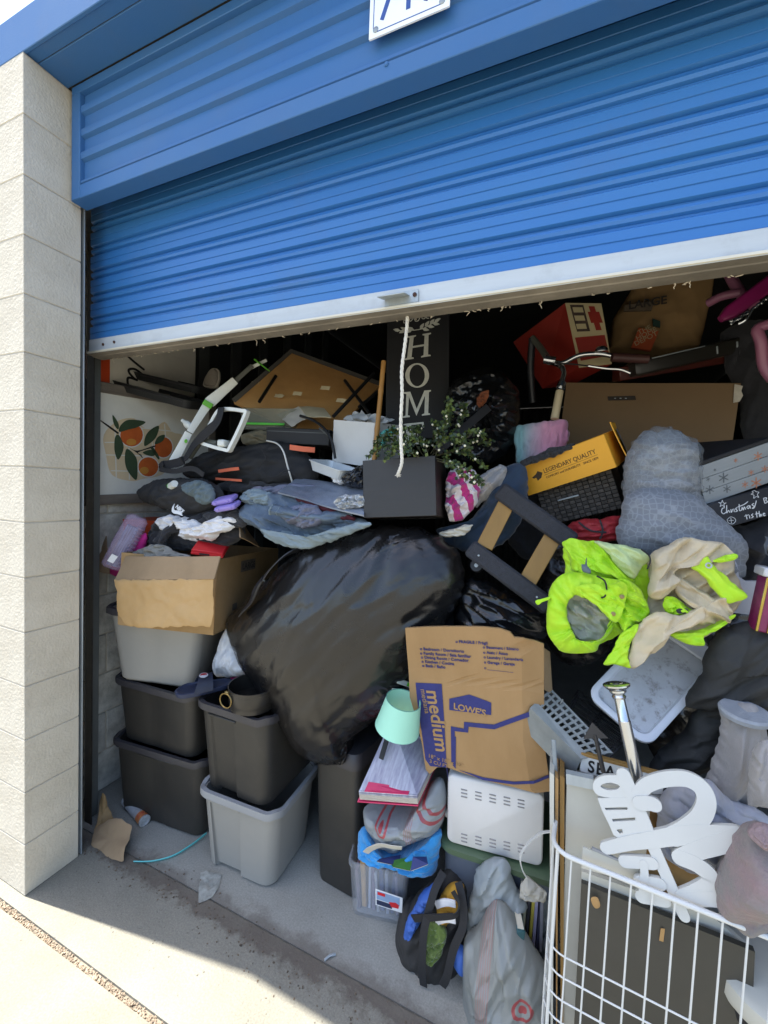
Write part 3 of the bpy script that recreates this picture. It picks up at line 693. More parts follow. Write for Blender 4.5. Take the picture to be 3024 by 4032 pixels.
pth = [p - o for p in smooth_path(PS([(520, 1325, .43), (540, 1300, .42), (560, 1262, .41), (588, 1225, .42), (622, 1197, .45), (662, 1182, .50), (700, 1176, .56)], 0), 6)]
mobj('band', strip(pth, [.042 + .012 * min(1, k / 12) for k in range(len(pth))], .004, V((.75, -.45, .5))), 'black_leather', t)
mobj('keeper', strip([p + V((0, -.005, 0)) for p in pth[8:15]], .05, .005, V((.75, -.45, .5))), 'black_leather', t)
mobj('rivet', lathe([(.004, 0), (.003, .003)], 10), 'galvanised', t).matrix_local = Matrix.Translation(P(570, 1254, .405) - o) @ Matrix.Rotation(math.pi / 2, 4, 'X')

# ================================================================ the big bin bag
mat('bag_black', '151619', .27, var=.25, vs=3.5, bump=.12, bs=120, spec=.55, col2='1e1b18', wr=(16, .0024, (1, 1, .4)))
mat('bag_black_shiny', '141517', .26, var=.2, vs=4, bump=.1, bs=90, spec=.6, wr=(12, .004))
soft('bin_bag', 'huge overstuffed black bin bag bulging below the planter', 'bin bag',
     [(690, 1162), (760, 1142), (850, 1133), (930, 1148), (985, 1188), (1004, 1235), (992, 1295), (965, 1350), (932, 1392), (902, 1450), (855, 1508), (806, 1556), (764, 1592), (748, 1640), (704, 1642), (664, 1626), (632, 1580), (600, 1530), (560, 1470), (520, 1402), (498, 1340), (532, 1300), (588, 1244), (640, 1196)], .56, 'bag_black',
     front=.20, back=.12, nr=56, ns=220, fold=.0075, fs=.15, an=3.4, fd=.85, sharp=1.0, seed=21, exp=.5, rad=(P(880, 1095, .56), .11, 9, .15))
soft('bag_knot', 'twisted neck of black film at the foot of the big bin bag', 'bin bag', [(665, 1612), (700, 1596), (742, 1600), (748, 1648), (722, 1640), (690, 1636)], .52, 'bag_black', front=.03, back=.03, fold=.014, fs=.02, an=3, fd=1.4, sharp=.9, seed=22, nr=14, ns=60)
# ================================================================ pictures and signs leaning at the left wall
mat('grey_wood', '7a726a', .85, var=.22, vs=9, bump=.3, bs=40, stretch=(.6, 4, 4))
mat('canvas_white', 'dcdcd6', .9, var=.05, vs=8, bump=.2, bs=150)
mat('print_orange', 'c8642a', .85, var=.14, vs=14, col2='b5551f'); mat('print_gold', 'd08f3c', .85, var=.1)
mat('print_leaf', '3c4f37', .9, var=.15, vs=20); mat('print_beige', 'd6c3a2', .9, var=.06); mat('ink_black', '1c1b1b', .8, var=.05)
mat('white_board', 'd9d4c8', .75, var=.08, vs=7, bump=.1)
MP = pose((-.235, .802, 1.481), (.03, -.049, 1.476)); pw, ph = .63, .588
MP = pose((-.255, .735, 1.481), (.06, -.049, 1.476)); pw = .75
t = thing('framed_picture', 'canvas picture of oranges in a basket in a weathered grey frame', 'picture', MP)
mobj('canvas', box(pw - .03, .012, ph - .03), 'canvas_white', t).location = (0, .006, .015)
for nm, w, h, x, z in (('frame_rail', pw, .050, 0, 0), ('frame_rail', pw, .050, 0, ph - .05)): mobj(nm, box(w, .022, h, .003), 'grey_wood', t).location = (x, .001, z)
for x in (-pw / 2 + .025, pw / 2 - .025): mobj('frame_stile', box(.046, .0218, ph - .1, .003), 'grey_wood', t).location = (x, .001, .05)
def r1(pts): return [((300 + .5425 * x) / KS, (1300 + .5425 * y) / KS) for x, y in pts]     # readings of the close view of this corner
def on(pts, m, name, lift, smooth=True, th=.0006):
    q = LPS(r1(pts), MP, 0.0); q = sm2(q, 4) if smooth else q
    return flat([q], th, m, t, onface(0, lift), name)
on([(200, 760), (300, 660), (420, 640), (480, 700), (560, 720), (640, 665), (700, 740), (770, 760), (800, 830), (760, 900), (700, 960), (620, 1050), (480, 1080), (400, 1095), (260, 1050), (215, 900)], 'print_beige', 'basket_print', .0006)
for a, b in (((205, 815), (480, 812)), ((215, 905), (560, 915)), ((250, 1020), (460, 1025)), ((280, 700), (290, 1070)), ((380, 650), (385, 1085)), ((540, 720), (560, 900)), ((640, 680), (650, 800)), ((470, 710), (760, 740))):
    (x0, y0), (x1, y1) = LPS(r1([a, b]), MP); d = V((x1 - x0, y1 - y0)); nn = V((-d.y, d.x)).normalized() * .0025
    flat([[(x0 + nn.x, y0 + nn.y), (x1 + nn.x, y1 + nn.y), (x1 - nn.x, y1 - nn.y), (x0 - nn.x, y0 - nn.y)]], .0005, 'canvas_white', t, onface(0, .0012), 'lattice_print')
def ell(cx, cy, rx, ry, n=20): return [(cx + rx * math.cos(2 * math.pi * k / n), cy + ry * math.sin(2 * math.pi * k / n)) for k in range(n)]
for cx, cy, rx, ry in ((400, 760, 82, 84), (632, 850, 64, 74), (522, 992, 72, 70)):
    on(ell(cx, cy, rx + 8, ry + 8), 'canvas_white', 'orange_halo', .0018, False); on(ell(cx, cy, rx, ry), 'print_orange', 'orange_print', .0024, False)
on(ell(398, 812, 36, 24), 'print_gold', 'orange_shine', .0031, False); on(ell(492, 1018, 32, 26), 'print_gold', 'orange_shine', .0031, False)
for lf in ([(262, 615), (305, 680), (300, 720), (270, 680)], [(310, 738), (320, 690), (380, 650), (500, 665), (440, 705), (380, 720)], [(280, 775), (310, 765), (342, 850), (303, 940), (275, 870)],
           [(365, 860), (430, 920), (442, 1000), (432, 1088), (370, 1020), (350, 940)], [(492, 840), (500, 770), (540, 720), (598, 695), (580, 770), (540, 815)], [(568, 828), (590, 775), (640, 760), (625, 805)], [(480, 888), (530, 868), (575, 880), (560, 912), (520, 910)], [(540, 860), (560, 855), (600, 920), (590, 935)]):
    on(lf, 'print_leaf', 'leaf_print', .0036)
for br in ([(170, 658), (180, 655), (300, 738), (302, 750), (290, 748)], [(368, 842), (440, 875), (560, 838), (565, 848), (450, 885), (470, 905), (480, 930), (462, 910), (430, 885)]):
    on(br, 'ink_black', 'branch_print', .0030)

MQ = pose(PX(310, 850, -.285), (.05, -.03, 1.50))
t = thing('script_sign', 'white board sign with black script lettering behind the orange picture', 'sign', MQ)
mobj('board', box(.62, .014, .42, .002), 'white_board', t).location = (.0, .0, -.1)
mobj('frame_stile', box(.045, .024, .42, .003), 'grey_wood', t).location = (-.31, -.002, -.1)
q = lambda pts: LPS(r1(pts), MQ, -.0075)
ink([q([(375, 190), (420, 230), (470, 270), (490, 285)]), q([(490, 330), (430, 285), (385, 285), (385, 310), (420, 350), (440, 362)]), q([(440, 362), (390, 345), (372, 355), (376, 400)])], .012, 'ink_black', t, onface(-.0076))
solo('orange_sign', 'upright orange board at the left wall beside the script sign', 'board', (lambda M: ([M @ V(p) for p in box(.10, .012, .5, .002)[0]], box(.10, .012, .5, .002)[1]))(pose(PX(226, 860, -.285) + V((0, -.03, -.12)), (0, 0, 1.5))), 'orange_plastic')
# black plastic trays
mat('tray_black', '2b2c2d', .55, var=.1, vs=6, bump=.1)
for k, (a, b, hh, lab) in enumerate((((276, 832, .62), (440, 876, .74), .045, 'lower long black plastic tray lying above the orange picture'), ((312, 812, .72), (455, 846, .84), .040, 'upper long black plastic tray lying above the orange picture'))):
    A, B_ = P(*a), P(*b); d = B_ - A; rz = math.atan2(d.y, d.x); ln = d.length
    t = thing('plastic_tray', lab, 'tray', pose(A.lerp(B_, .5), (.15, -math.asin(d.z / ln), rz)))
    mobj('body', rloft([(ln - .03, .22, .03, -hh * .6), (ln, .25, .035, hh * .3), (ln + .01, .26, .035, hh * .35), (ln - .02, .23, .03, hh * .35), (ln - .05, .2, .03, -hh * .4)]), 'tray_black', t)
    mobj('groove', box(ln * .75, .004, .006, .002), 'black_rim', t).location = (.02, -.124, 0)
mat('slipper_beige', 'a99f92', .9, var=.1, vs=30, bump=.4, bs=120); mat('slipper_sole', 'd8cfc0', .8)
t = thing('slipper', 'beige canvas slipper standing on its heel behind the black trays', 'slipper', pose(P(455, 838, .90), (-.25, .12, .2)))
so = sm2([(-.036, .0), (-.045, .03), (-.04, .07), (-.025, .105), (.0, .115), (.026, .105), (.042, .07), (.046, .03), (.034, .0)], 4)
mobj('sole', loft([[(x, -.012, z) for x, z in so], [(x, 0.0, z) for x, z in so], [(x * .9, .004, z) for x, z in so]]), 'slipper_sole', t)
mobj('upper', loft([[(x * .84, -.014, .006 + z * .88) for x, z in so], [(x * .8, -.020, .008 + z * .86) for x, z in so], [(x * .5, -.03, .03 + z * .6) for x, z in so]]), 'slipper_beige', t)

# ================================================================ white and green garden tool with D handle
mat('tool_white', 'd6d8d2', .45, var=.06, vs=8, dirt=.1); mat('tool_green', '5fae2e', .5, var=.05); mat('tool_grey', '55574f', .5, var=.1); mat('web_black', '1f1f22', .8, var=.2, vs=60, bump=.3, bs=200)
TO = P(400, 1000, .52); t = thing('garden_tool', 'white and green cordless garden tool with a D handle on the pile', 'garden tool', Matrix.Translation(TO))
def tl(pts): return [p - TO for p in PS(pts, .55)]
def seg(name, a, b, w0, w1, th, m, bev=.004):
    A, B_ = [p - TO for p in PS([a, b], 0)]; z = (B_ - A); L_ = z.length; z.normalize(); y = (A + TO - CAM); y = (y - z * y.dot(z)).normalized(); x = y.cross(z)
    M = Matrix.Identity(4)
    for i in range(3): M[i][0], M[i][1], M[i][2], M[i][3] = x[i], y[i], z[i], A[i]
    return mobj(name, rel(([M @ V(p) for p in rloft([(w0, th, bev, 0), (w0 * 1.04, th, bev, L_ * .1), ((w0 + w1) / 2, th, bev, L_ * .55), (w1, th * .9, bev, L_)], 3)[0]], rloft([(w0, th, bev, 0), (w0 * 1.04, th, bev, L_ * .1), ((w0 + w1) / 2, th, bev, L_ * .55), (w1, th * .9, bev, L_)], 3)[1]), Matrix.Identity(4)), m, t)
seg('lower_housing', (372, 1004, .50), (408, 935, .54), .040, .034, .03, 'tool_white')
seg('mid_housing', (410, 934, .545), (452, 868, .60), .030, .040, .034, 'tool_white')
seg('logo_ring', (446, 878, .585), (452, 868, .59), .042, .042, .036, 'tool_green')
seg('motor_housing', (452, 870, .60), (508, 822, .66), .048, .036, .04, 'tool_white')
seg('dark_shaft', (505, 826, .67), (545, 790, .72), .022, .022, .024, 'tool_grey')
seg('head', (534, 798, .72), (576, 778, .76), .018, .014, .03, 'tool_white'); seg('head_edge', (552, 778, .73), (580, 800, .74), .008, .006, .03, 'tool_green')
dh = [p - TO for p in smooth_path(PS([(432, 944, .50), (452, 925, .50), (470, 893, .50), (486, 884, .50), (526, 888, .50), (532, 896, .50), (500, 965, .49), (488, 972, .49), (432, 955, .49)], 0), 3, True)]
mobj('d_handle', strip(dh + [dh[0]], .022, .014, V((0, 1, 0))), 'tool_white', t)
mobj('trigger_grip', tube([p - TO for p in PS([(452, 918, .5), (478, 888, .5)], 0)], .011, 8), 'tool_grey', t)
mobj('battery', box(.038, .05, .03, .006), 'tool_white', t).location = P(484, 966, .50) - TO
mobj('grip_tube', tube([p - TO for p in PS([(410, 988, .50), (436, 950, .50), (470, 958, .5)], 0)], .012, 8), 'tool_grey', t)
mobj('logo_disc', lathe([(.009, 0), (.009, .002)], 14), 'tool_green', t).matrix_local = Matrix.Translation(P(402, 953, .515) - TO) @ Matrix.Rotation(math.pi / 2 - .1, 4, 'X')
mobj('bottle_tip', lathe([(.016, 0), (.018, .03), (.010, .045), (.008, .06)], 16), 'tool_white', t).matrix_local = pose(P(415, 925, .56) - TO, (.3, -.9, 0))
sp = smooth_path(PS([(352, 1004, .46), (372, 1002, .46), (398, 992, .46), (420, 960, .47), (445, 935, .47), (470, 910, .47), (478, 880, .48)], 0), 6)
solo('nylon_strap', 'black nylon shoulder strap trailing over the garden tool', 'strap', strip(sp, .038, .003, V((.9, 0, .5))), 'web_black')
solo('nylon_strap', 'black nylon strap coiled over the NIKE bag', 'strap', strip(smooth_path(PS([(352, 1000, .45), (345, 1012, .45), (375, 1018, .44), (415, 1012, .44), (440, 1026, .43)], 0), 5), .022, .003, V((.1, 0, 1))), 'web_black')
# sports bottle / white brush
t = thing('scrub_brush', 'white plastic brush with green stripes under the nylon strap', 'brush', pose(P(370, 1052, .46), (.2, 1.25, -.2)))
mobj('body', rloft([(.03, .03, .01, -.04), (.036, .03, .012, 0), (.03, .028, .012, .05)]), 'tool_white', t)
for k in range(3): mobj('stripe', rloft([(.038, .032, .012, 0), (.038, .032, .012, .004)]), 'tool_green', t).location = (0, 0, -.03 + k * .012)

# ================================================================ clothes and bags on the left half of the pile
mat('nike_black', '2a2a2c', .85, var=.12, vs=8, bump=.35, bs=120); mat('denim', '64727f', .92, var=.2, vs=7, bump=.5, bs=120, col2='4c5a6b'); mat('denim_pale', '7f8e96', .92, var=.15, vs=7, bump=.5, bs=120)
mat('slate_cloth', '6d7184', .9, var=.12, vs=9, bump=.4, bs=100); mat('duffel_black', '1d1d1f', .8, var=.15, vs=8, bump=.25, bs=160); mat('piping_white', 'c9c9c4', .6); mat('coral', 'd0694a', .7, var=.08)
mat('slate_grey_cloth', '5c6a70', .92, var=.1, vs=9, bump=.4, bs=100)
o = soft('sports_bag', 'black sports bag with a white NIKE logo beside the picture', 'bag', [(298, 1062), (320, 1045), (350, 1036), (400, 1034), (440, 1036), (472, 1050), (482, 1075), (470, 1092), (440, 1108), (412, 1112), (370, 1104), (330, 1092), (306, 1078)], .50, 'nike_black', front=.06, back=.07, fold=.008, fs=.07, an=2, fd=.5, sharp=.5, seed=31)
fr = front_frame(P(374, 1112, .415), P(430, 1122, .415), P(376, 1060, .440))
fr = Matrix.Translation((-o.location)) @ fr
text('NIKE', .024, 'logo_white', o, fr @ pose((.004, .033, .004), (0, 0, -.42)), name='lettering', shear=.25, bold=.0008, th=.001)
flat([sm2([(-.012, .028), (-.006, .012), (.006, .004), (.03, .010), (.062, .000), (.035, -.004), (.01, -.010), (-.006, -.006), (-.014, .008)], 3)], .002, 'logo_white', o, fr @ pose((.0, .018, .004), (0, 0, -.25)), 'swoosh')
soft('grey_lining', 'slate grey cloth showing in the mouth of the NIKE bag', 'cloth', [(392, 1048), (420, 1038), (450, 1044), (466, 1066), (462, 1084), (440, 1090), (420, 1078), (404, 1064)], .445, 'slate_grey_cloth', front=.03, back=.02, fold=.008, fs=.03, an=2, fd=.9, seed=33, nr=12, ns=60)
o = soft('duffel_bag', 'black duffel bag with white piping and coral pockets on the pile', 'bag', [(398, 1010), (430, 985), (480, 972), (540, 962), (600, 954), (640, 962), (668, 985), (690, 1020), (680, 1048), (640, 1058), (570, 1056), (500, 1048), (440, 1040), (400, 1028)], .66, 'duffel_black', front=.09, back=.1, fold=.012, fs=.09, an=2.4, fd=.3, sharp=.85, seed=35)
lo = o.location
mobj('piping', tube([p - lo for p in smooth_path(PS([(576, 952, .60), (598, 958, .585), (612, 975, .575), (622, 1010, .575), (634, 1050, .60)], 0), 6)], .0035, 6), 'piping_white', o)
mobj('pocket_trim', strip([p - lo for p in PS([(472, 1018, .555), (498, 1014, .55), (516, 1012, .55)], 0)], .014, .003, V((0, -.2, 1))), 'coral', o)
mobj('pocket_trim', strip([p - lo for p in PS([(466, 1034, .556), (495, 1036, .55), (522, 1038, .55)], 0)], .010, .003, V((0, -.2, 1))), 'coral', o)
mobj('mesh_pocket', strip([p - lo for p in PS([(626, 966, .60), (655, 970, .61), (680, 972, .64)], 0)], .022, .003, V((0, -.2, 1))), 'coral', o)
mat('lilac_plastic', 'a08fd8', .3, var=.06, alpha=.85, spec=.6); mat('crayon_pink', 'c86aa8', .6, var=.3, vs=40)
for k, (u, v, Y, lab) in enumerate(((494, 1098, .44, 'lower lilac plastic pencil box lying on the dark clothes'), (488, 1084, .45, 'upper lilac plastic pencil box with pink crayons showing'))):
    t = thing('pencil_box', lab, 'pencil box', pose(P(u, v, Y), (.42, -.20 - .02 * k, .12)))
    mobj('shell', rloft([(.090, .05, .008, 0), (.098, .056, .010, .004), (.100, .058, .010, .010), (.098, .056, .010, .017), (.09, .05, .008, .019)], 4), 'lilac_plastic', t)
    mobj('seam', rloft([(.103, .061, .010, .0095), (.103, .061, .010, .0115)], 4), 'lilac_plastic', t)
    mobj('crayons', box(.075, .036, .010, .002), 'crayon_pink', t).location = (0, 0, .004)
    for x in (-.03, .03): mobj('clasp', box(.012, .004, .010, .001), 'lilac_plastic', t).location = (x, -.0305, .006)
soft('denim_jacket', 'faded blue denim jacket sprawled over the pile edge', 'jacket', [(516, 1108), (536, 1082), (560, 1068), (600, 1066), (650, 1072), (700, 1090), (760, 1112), (800, 1132), (770, 1146), (720, 1164), (680, 1178), (640, 1180), (590, 1166), (556, 1140), (530, 1126)], .50, 'denim', front=.05, back=.04, fold=.024, fs=.075, an=2.6, fd=-.4, sharp=.85, seed=41, nr=26, ns=120)
soft('denim_cuff', 'pale rolled edge of a denim garment draped above the big bin bag', 'jacket', [(560, 1140), (600, 1158), (640, 1166), (690, 1156), (740, 1136), (790, 1126), (800, 1134), (750, 1156), (700, 1176), (650, 1186), (610, 1178), (575, 1160)], .43, 'denim_pale', front=.03, back=.03, fold=.008, fs=.04, an=4, fd=-.3, sharp=.3, seed=42, nr=14, ns=90)
soft('slate_shirt', 'slate violet cloth bundle lying in the denim jacket', 'cloth', [(612, 1108), (640, 1092), (668, 1088), (690, 1100), (704, 1124), (680, 1136), (650, 1140), (622, 1128)], .44, 'slate_cloth', front=.04, back=.03, fold=.012, fs=.035, an=2, fd=.7, sharp=.7, seed=43, nr=16, ns=80)
soft('denim_roll', 'small rolled blue denim sleeve behind the pencil boxes', 'cloth', [(520, 1070), (545, 1058), (575, 1060), (592, 1072), (585, 1090), (555, 1092), (530, 1086)], .50, 'denim_pale', front=.03, back=.03, fold=.009, fs=.03, an=2, fd=.2, sharp=.6, seed=44, nr=14, ns=70)
soft('dark_sleeve', 'black garment sleeve bunched below the pencil boxes', 'clothes', [(440, 1112), (470, 1104), (520, 1108), (540, 1122), (520, 1140), (470, 1132)], .47, 'black_cloth', front=.03, back=.03, fold=.008, fs=.04, an=2, seed=45, nr=12, ns=60)
mat('check_shirt', '7c7684', .9, var=.4, vs=40, bump=.4, bs=100, col2='565a66'); mat('burgundy', '5a2430', .9, var=.15, bump=.3, bs=100); mat('khaki_cloth', '7d755f', .92, var=.12, bump=.4, bs=100)
soft('checked_shirt', 'grey checked shirt crumpled between the pencil boxes and the denim', 'shirt', [(536, 1062), (560, 1050), (600, 1052), (640, 1060), (660, 1076), (630, 1086), (590, 1080), (556, 1078)], .56, 'check_shirt', front=.03, back=.03, fold=.010, fs=.06, an=2, fd=.3, sharp=.7, seed=46)
soft('black_jacket', 'black jacket heap filling the hollow behind the denim', 'jacket', [(470, 1046), (520, 1034), (580, 1040), (640, 1044), (690, 1046), (700, 1060), (640, 1066), (560, 1062), (500, 1064)], .62, 'black_cloth', front=.04, back=.05, fold=.012, fs=.06, an=2.5, sharp=.7, seed=47)
soft('burgundy_scarf', 'dark burgundy scarf showing under the denim edge', 'scarf', [(640, 1076), (690, 1082), (740, 1104), (770, 1120), (740, 1122), (690, 1104), (650, 1090)], .475, 'burgundy', front=.02, back=.02, fold=.008, fs=.05, an=3, fd=-.4, sharp=.7, seed=48)
soft('khaki_bag', 'khaki cloth bag squeezed under the clear grey bin', 'bag', [(520, 940), (560, 930), (600, 938), (640, 946), (636, 962), (580, 968), (530, 960)], .72, 'khaki_cloth', front=.03, back=.04, fold=.010, fs=.05, an=2, sharp=.7, seed=49)
solo('charger_cable', 'thin black charger cable looping over the duffel', 'cable', tube(smooth_path(PS([(560, 962, .555), (575, 990, .55), (560, 1012, .55), (590, 1030, .55), (620, 1015, .555), (640, 1030, .56)], 0), 6), .0022, 6), 'web_black')
def sleeve(name, label, cat, path, r, m, seed, hem=None):
    """limp cloth tube along path with crumpled walls and an open, thick-edged end"""
    p = smooth_path(path, 8); n_ = len(p); base = tube(p, [r * (1 - .12 * k / n_) for k in range(n_)], 36, cap=False); vv = np.array([tuple(q) for q in base[0]]); kk, aa = np.divmod(np.arange(len(vv)), 36)
    cx = np.array([tuple(q) for q in p])[kk]; g = crumple(kk * .30 + 3, np.cos(aa / 36 * 6.283) * 1.5 + 7, seed, .05) - crumple(kk * .26 + 9, np.sin(aa / 36 * 6.283) * 1.6 + 7, seed + 3, .05); g -= g.mean()
    flatn = np.array([1, 1, .62]); vv = cx + (vv - cx) * flatn * (1 + .55 * g)[:, None]
    o = solo(name, label, cat, (vv, base[1]), m)
    rim = [V(q) - o.location for q in vv[-36:]]; mobj('hem', tube(rim, .0035, 6, True), hem or m, o); rim = [V(q) - o.location for q in vv[-36 * 4:-36 * 3]]; mobj('stitch_line', tube([q * 1.0 for q in rim], .0012, 5, True), hem or m, o)
    return o
sleeve('jeans_leg', 'faded jeans leg with a hemmed open cuff lying on the denim jacket', 'jeans', PS([(760, 1112, .50), (700, 1118, .45), (640, 1112, .42), (590, 1100, .40)], 0), .034, 'denim', 71, 'denim_pale')
sleeve('navy_sweatshirt', 'navy sweatshirt drooping over the cardboard box edge', 'sweatshirt', PS([(440, 1120, .50), (400, 1130, .46), (360, 1150, .43), (345, 1172, .41)], 0), .028, 'black_cloth', 75)
sleeve('slate_hoodie', 'slate hoodie rolled up in front of the duffel bag', 'hoodie', PS([(700, 1060, .60), (650, 1052, .57), (600, 1056, .55), (560, 1068, .52)], 0), .026, 'slate_cloth', 77)
# silver bubble mailer
mat('foil_mailer', '8d96a6', .35, var=.18, vs=9, bump=.5, bs=110, metal=.35, stretch=(1, 1, 1))
mat('foil_torn', 'c4c8cc', .3, var=.3, vs=40, bump=.8, bs=70, metal=.5)
vf = sheet(PS([(640, 1034, .62), (790, 1048, .58), (786, 1112, .42), (600, 1064, .46)], 0), 40, 26, .006, fold=.0055, fs=.05, an=4, fd=.25, sharp=.3, seed=50)
o = solo('bubble_mailer', 'silver quilted bubble mailer with a torn end beside the planter', 'mailer', vf, 'foil_mailer')
vf = blob(PS([(724, 1080), (742, 1070), (768, 1068), (784, 1074), (786, 1092), (765, 1098), (745, 1102), (728, 1096)], .44), .012, .006, 12, 70, fold=.009, fs=.02, sharp=.9, seed=51, edge=.006)
mobj('torn_end', (np.array([tuple(p) for p in vf[0]]) - np.array(o.location), vf[1]), 'foil_torn', o)

# ================================================================ overturned table, bins and papers behind
mat('particle_board', 'bd9158', .8, var=.14, vs=4, bump=.25, bs=40, col2='a87c48', dirt=.1); mat('board_edge', '4f4c47', .7); mat('leg_black', '1c1c1d', .45, metal=.4); mat('paper_tan', 'c3b492', .85, var=.1)
A, B_, C_, D_ = P(630, 761, .98), P(822, 832, 1.12), P(700, 955, .78), P(505, 868, .70)
M = base_of([A, B_, C_, D_]); t = thing('table_top', 'overturned particle board table top with a black edge on the pile', 'table', M)
mobj('board', rel(sheet([A, B_, C_, D_], 16, 16, .018, fold=.0), M), 'particle_board', t)
o_ = M.translation
mobj('edge_band', strip([D_ - o_ + V((0, -.002, .004)), A - o_ + V((0, -.002, .004)), B_ - o_ + V((0, -.002, .004))], .022, .012, V((0, .3, 1))), 'board_edge', t)
for a, b in (((720, 900, .68), (808, 806, .86)), ((745, 822, .9), (812, 912, .74)), ((560, 868, .7), (596, 812, .84)), ((775, 880, .8), (826, 838, .9))):
    mobj('folding_leg', tube([P(*a) - o_, P(*b) - o_], .008, 8), 'leg_black', t)
random.seed(3)
for u, v in ((548, 828), (600, 855), (640, 850), (700, 838), (735, 865)):
    p = P(u, v, .80) - o_
    mobj('torn_paper', rel(sheet([p + V((-.02, .01, .012)), p + V((.03, .01, .006)), p + V((.028, 0, -.012)), p + V((-.022, 0, -.006))], 5, 3, .001, fold=.006, fs=.02, seed=u), Matrix.Identity(4)), 'paper_tan', t)
mat('clear_dark', '7d8074', .3, var=.1, alpha=.5, spec=.6); mat('lime_strip', '58c83a', .5); mat('box_black', '202022', .7, var=.1); mat('paper_grey', 'a8a49a', .85, var=.08, vs=8, bump=.3, bs=20)
t = thing('plastic_bin', 'clear grey plastic bin with a lime green strip under the table top', 'bin', pose(P(600, 935, .82), (.0, .02, .18)))
mobj('body', rloft([(.27, .2, .03, 0), (.31, .24, .035, .09), (.32, .25, .035, .095), (.30, .23, .03, .095), (.26, .19, .03, .01)]), 'clear_dark', t)
mobj('lime_strip', box(.22, .006, .010, .002), 'lime_strip', t).location = (-.02, -.112, .02)
t = thing('black_box', 'flat matt black box with a silver edge behind the duffel', 'box', pose(P(660, 965, .78), (0, .03, .2)))
mobj('body', box(.30, .2, .07, .003), 'box_black', t); mobj('edge_line', box(.301, .2012, .003), 'stud_steel', t).location = (0, 0, .052)
t = thing('paper_folder', 'tan and grey folded paper wrapper lying under the table top', 'paper', base_of(PS([(640, 890)], .74)))
o_ = t.matrix_world.translation
mobj('top_sheet', rel(sheet(PS([(644, 876, .74), (700, 882, .80), (716, 902, .70), (662, 900, .66)], 0), 10, 6, .002, fold=.004, fs=.05, seed=3), t.matrix_world), 'paper_tan', t)
mobj('side_sheet', rel(sheet(PS([(598, 896, .76), (646, 878, .74), (664, 902, .66), (630, 922, .66)], 0), 10, 6, .002, fold=.006, fs=.05, seed=4), t.matrix_world), 'paper_grey', t)
solo('desk_lamp', 'bent black metal lamp arm curving down between the boxes', 'lamp', tube(smooth_path(PS([(648, 898, .66), (680, 910, .66), (704, 930, .65), (718, 958, .64), (724, 990, .63)], 0), 6), .006, 8), 'leg_black')
solo('desk_lamp', 'second bent metal arm hooked beside the white box', 'lamp', tube(smooth_path(PS([(690, 925, .68), (712, 945, .67), (720, 975, .66)], 0), 6), .004, 8), 'stud_steel')
mat('white_card', 'c4c5c4', .7, var=.06, vs=5, bump=.08)
MW = pose((.996, .763, 1.705), (.1, .12, -.205)); t = thing('white_box', 'plain white carton stuffed with torn paper behind the planter', 'box', MW)
mobj('carton', loft([[(x * .96, y, 0) for x, y in rrect(.222, .2, .003, 1)], [(x, y, .175) for x, y in rrect(.222, .2, .003, 1)], [(x * .97, y * .97, .175) for x, y in rrect(.222, .2, .003, 1)], [(x * .9, y * .95, .1) for x, y in rrect(.222, .2, .003, 1)]]), 'white_card', t, False)
for k, (x, z, s) in enumerate(((-.04, .17, .05), (.02, .175, .06), (.07, .165, .05))):
    mobj('torn_paper', sheet([V((x - s, .0, z + .04)), V((x + s, .02, z + .02)), V((x + s, -.05, z)), V((x - s, -.06, z))], 8, 6, .001, fold=.02, fs=.04, seed=60 + k, sharp=.8), 'white_card', t)
mat('foil_tray', 'c3c8ca', .45, var=.06, vs=8, bump=.1, metal=.2)
t = thing('loaf_tray', 'ribbed white aluminium loaf tray in front of the white carton', 'tray', pose(P(722, 1016, .60), (.06, .24, -.30)))
def flute(w, d, z, k=.0018):
    o = []
    for i, (x, y) in enumerate(rrect(w, d, .02, 6)): o.append((x, y, z))
    return o
def fluted(w, d, z, amp, n=120):
    r = rrect(w, d, .02, 6); pts = []; L = len(r)
    b = [V((x, y, 0)) for x, y in r]; out = []
    seg_ = [(b[(i + 1) % L] - b[i]).length for i in range(L)]; T = sum(seg_)
    for k in range(n):
        s = T * k / n; i = 0
        while s > seg_[i]: s -= seg_[i]; i += 1
        p = b[i].lerp(b[(i + 1) % L], s / seg_[i]); q = p.normalized() * (amp if k % 2 else 0); out.append((p.x + q.x, p.y + q.y, z))
    return out
mobj('tray_wall', loft([fluted(.17, .10, -.018, .001), fluted(.19, .12, .018, .0014), fluted(.2, .13, .020, 0), fluted(.2, .13, .023, 0), fluted(.183, .115, .022, 0), fluted(.165, .095, -.012, 0)]), 'foil_tray', t, True, 30)
soft('floral_rag', 'small pink and white floral rag under the loaf tray', 'rag', [(716, 1024), (740, 1022), (752, 1032), (740, 1044), (722, 1040)], .56, 'logo_white', front=.02, back=.02, fold=.006, fs=.02, seed=52, nr=8, ns=40)
soft('black_jacket_scrap', 'shiny black jacket sleeve between the loaf tray and the planter', 'clothes', [(738, 1040), (752, 1022), (780, 1006), (800, 1004), (800, 1050), (760, 1052)], .54, 'bag_black_shiny', front=.03, back=.03, fold=.01, fs=.03, an=2, fd=.8, seed=53, nr=12, ns=50)
# bamboo stick
mat('bamboo', 'a8793a', .6, var=.18, vs=12, stretch=(3, 3, .5))
pa, pb = P(829, 780, .62), P(808, 1000, .60)
pts = []; rad_ = []
for k in range(25):
    f = k / 24; pts.append(pb.lerp(pa, f)); rad_.append(.0095 + (.0018 if k in (8, 17) else 0))
solo('bamboo_stick', 'upright bamboo stick standing behind the planter', 'stick', tube(pts, rad_, 10), 'bamboo')

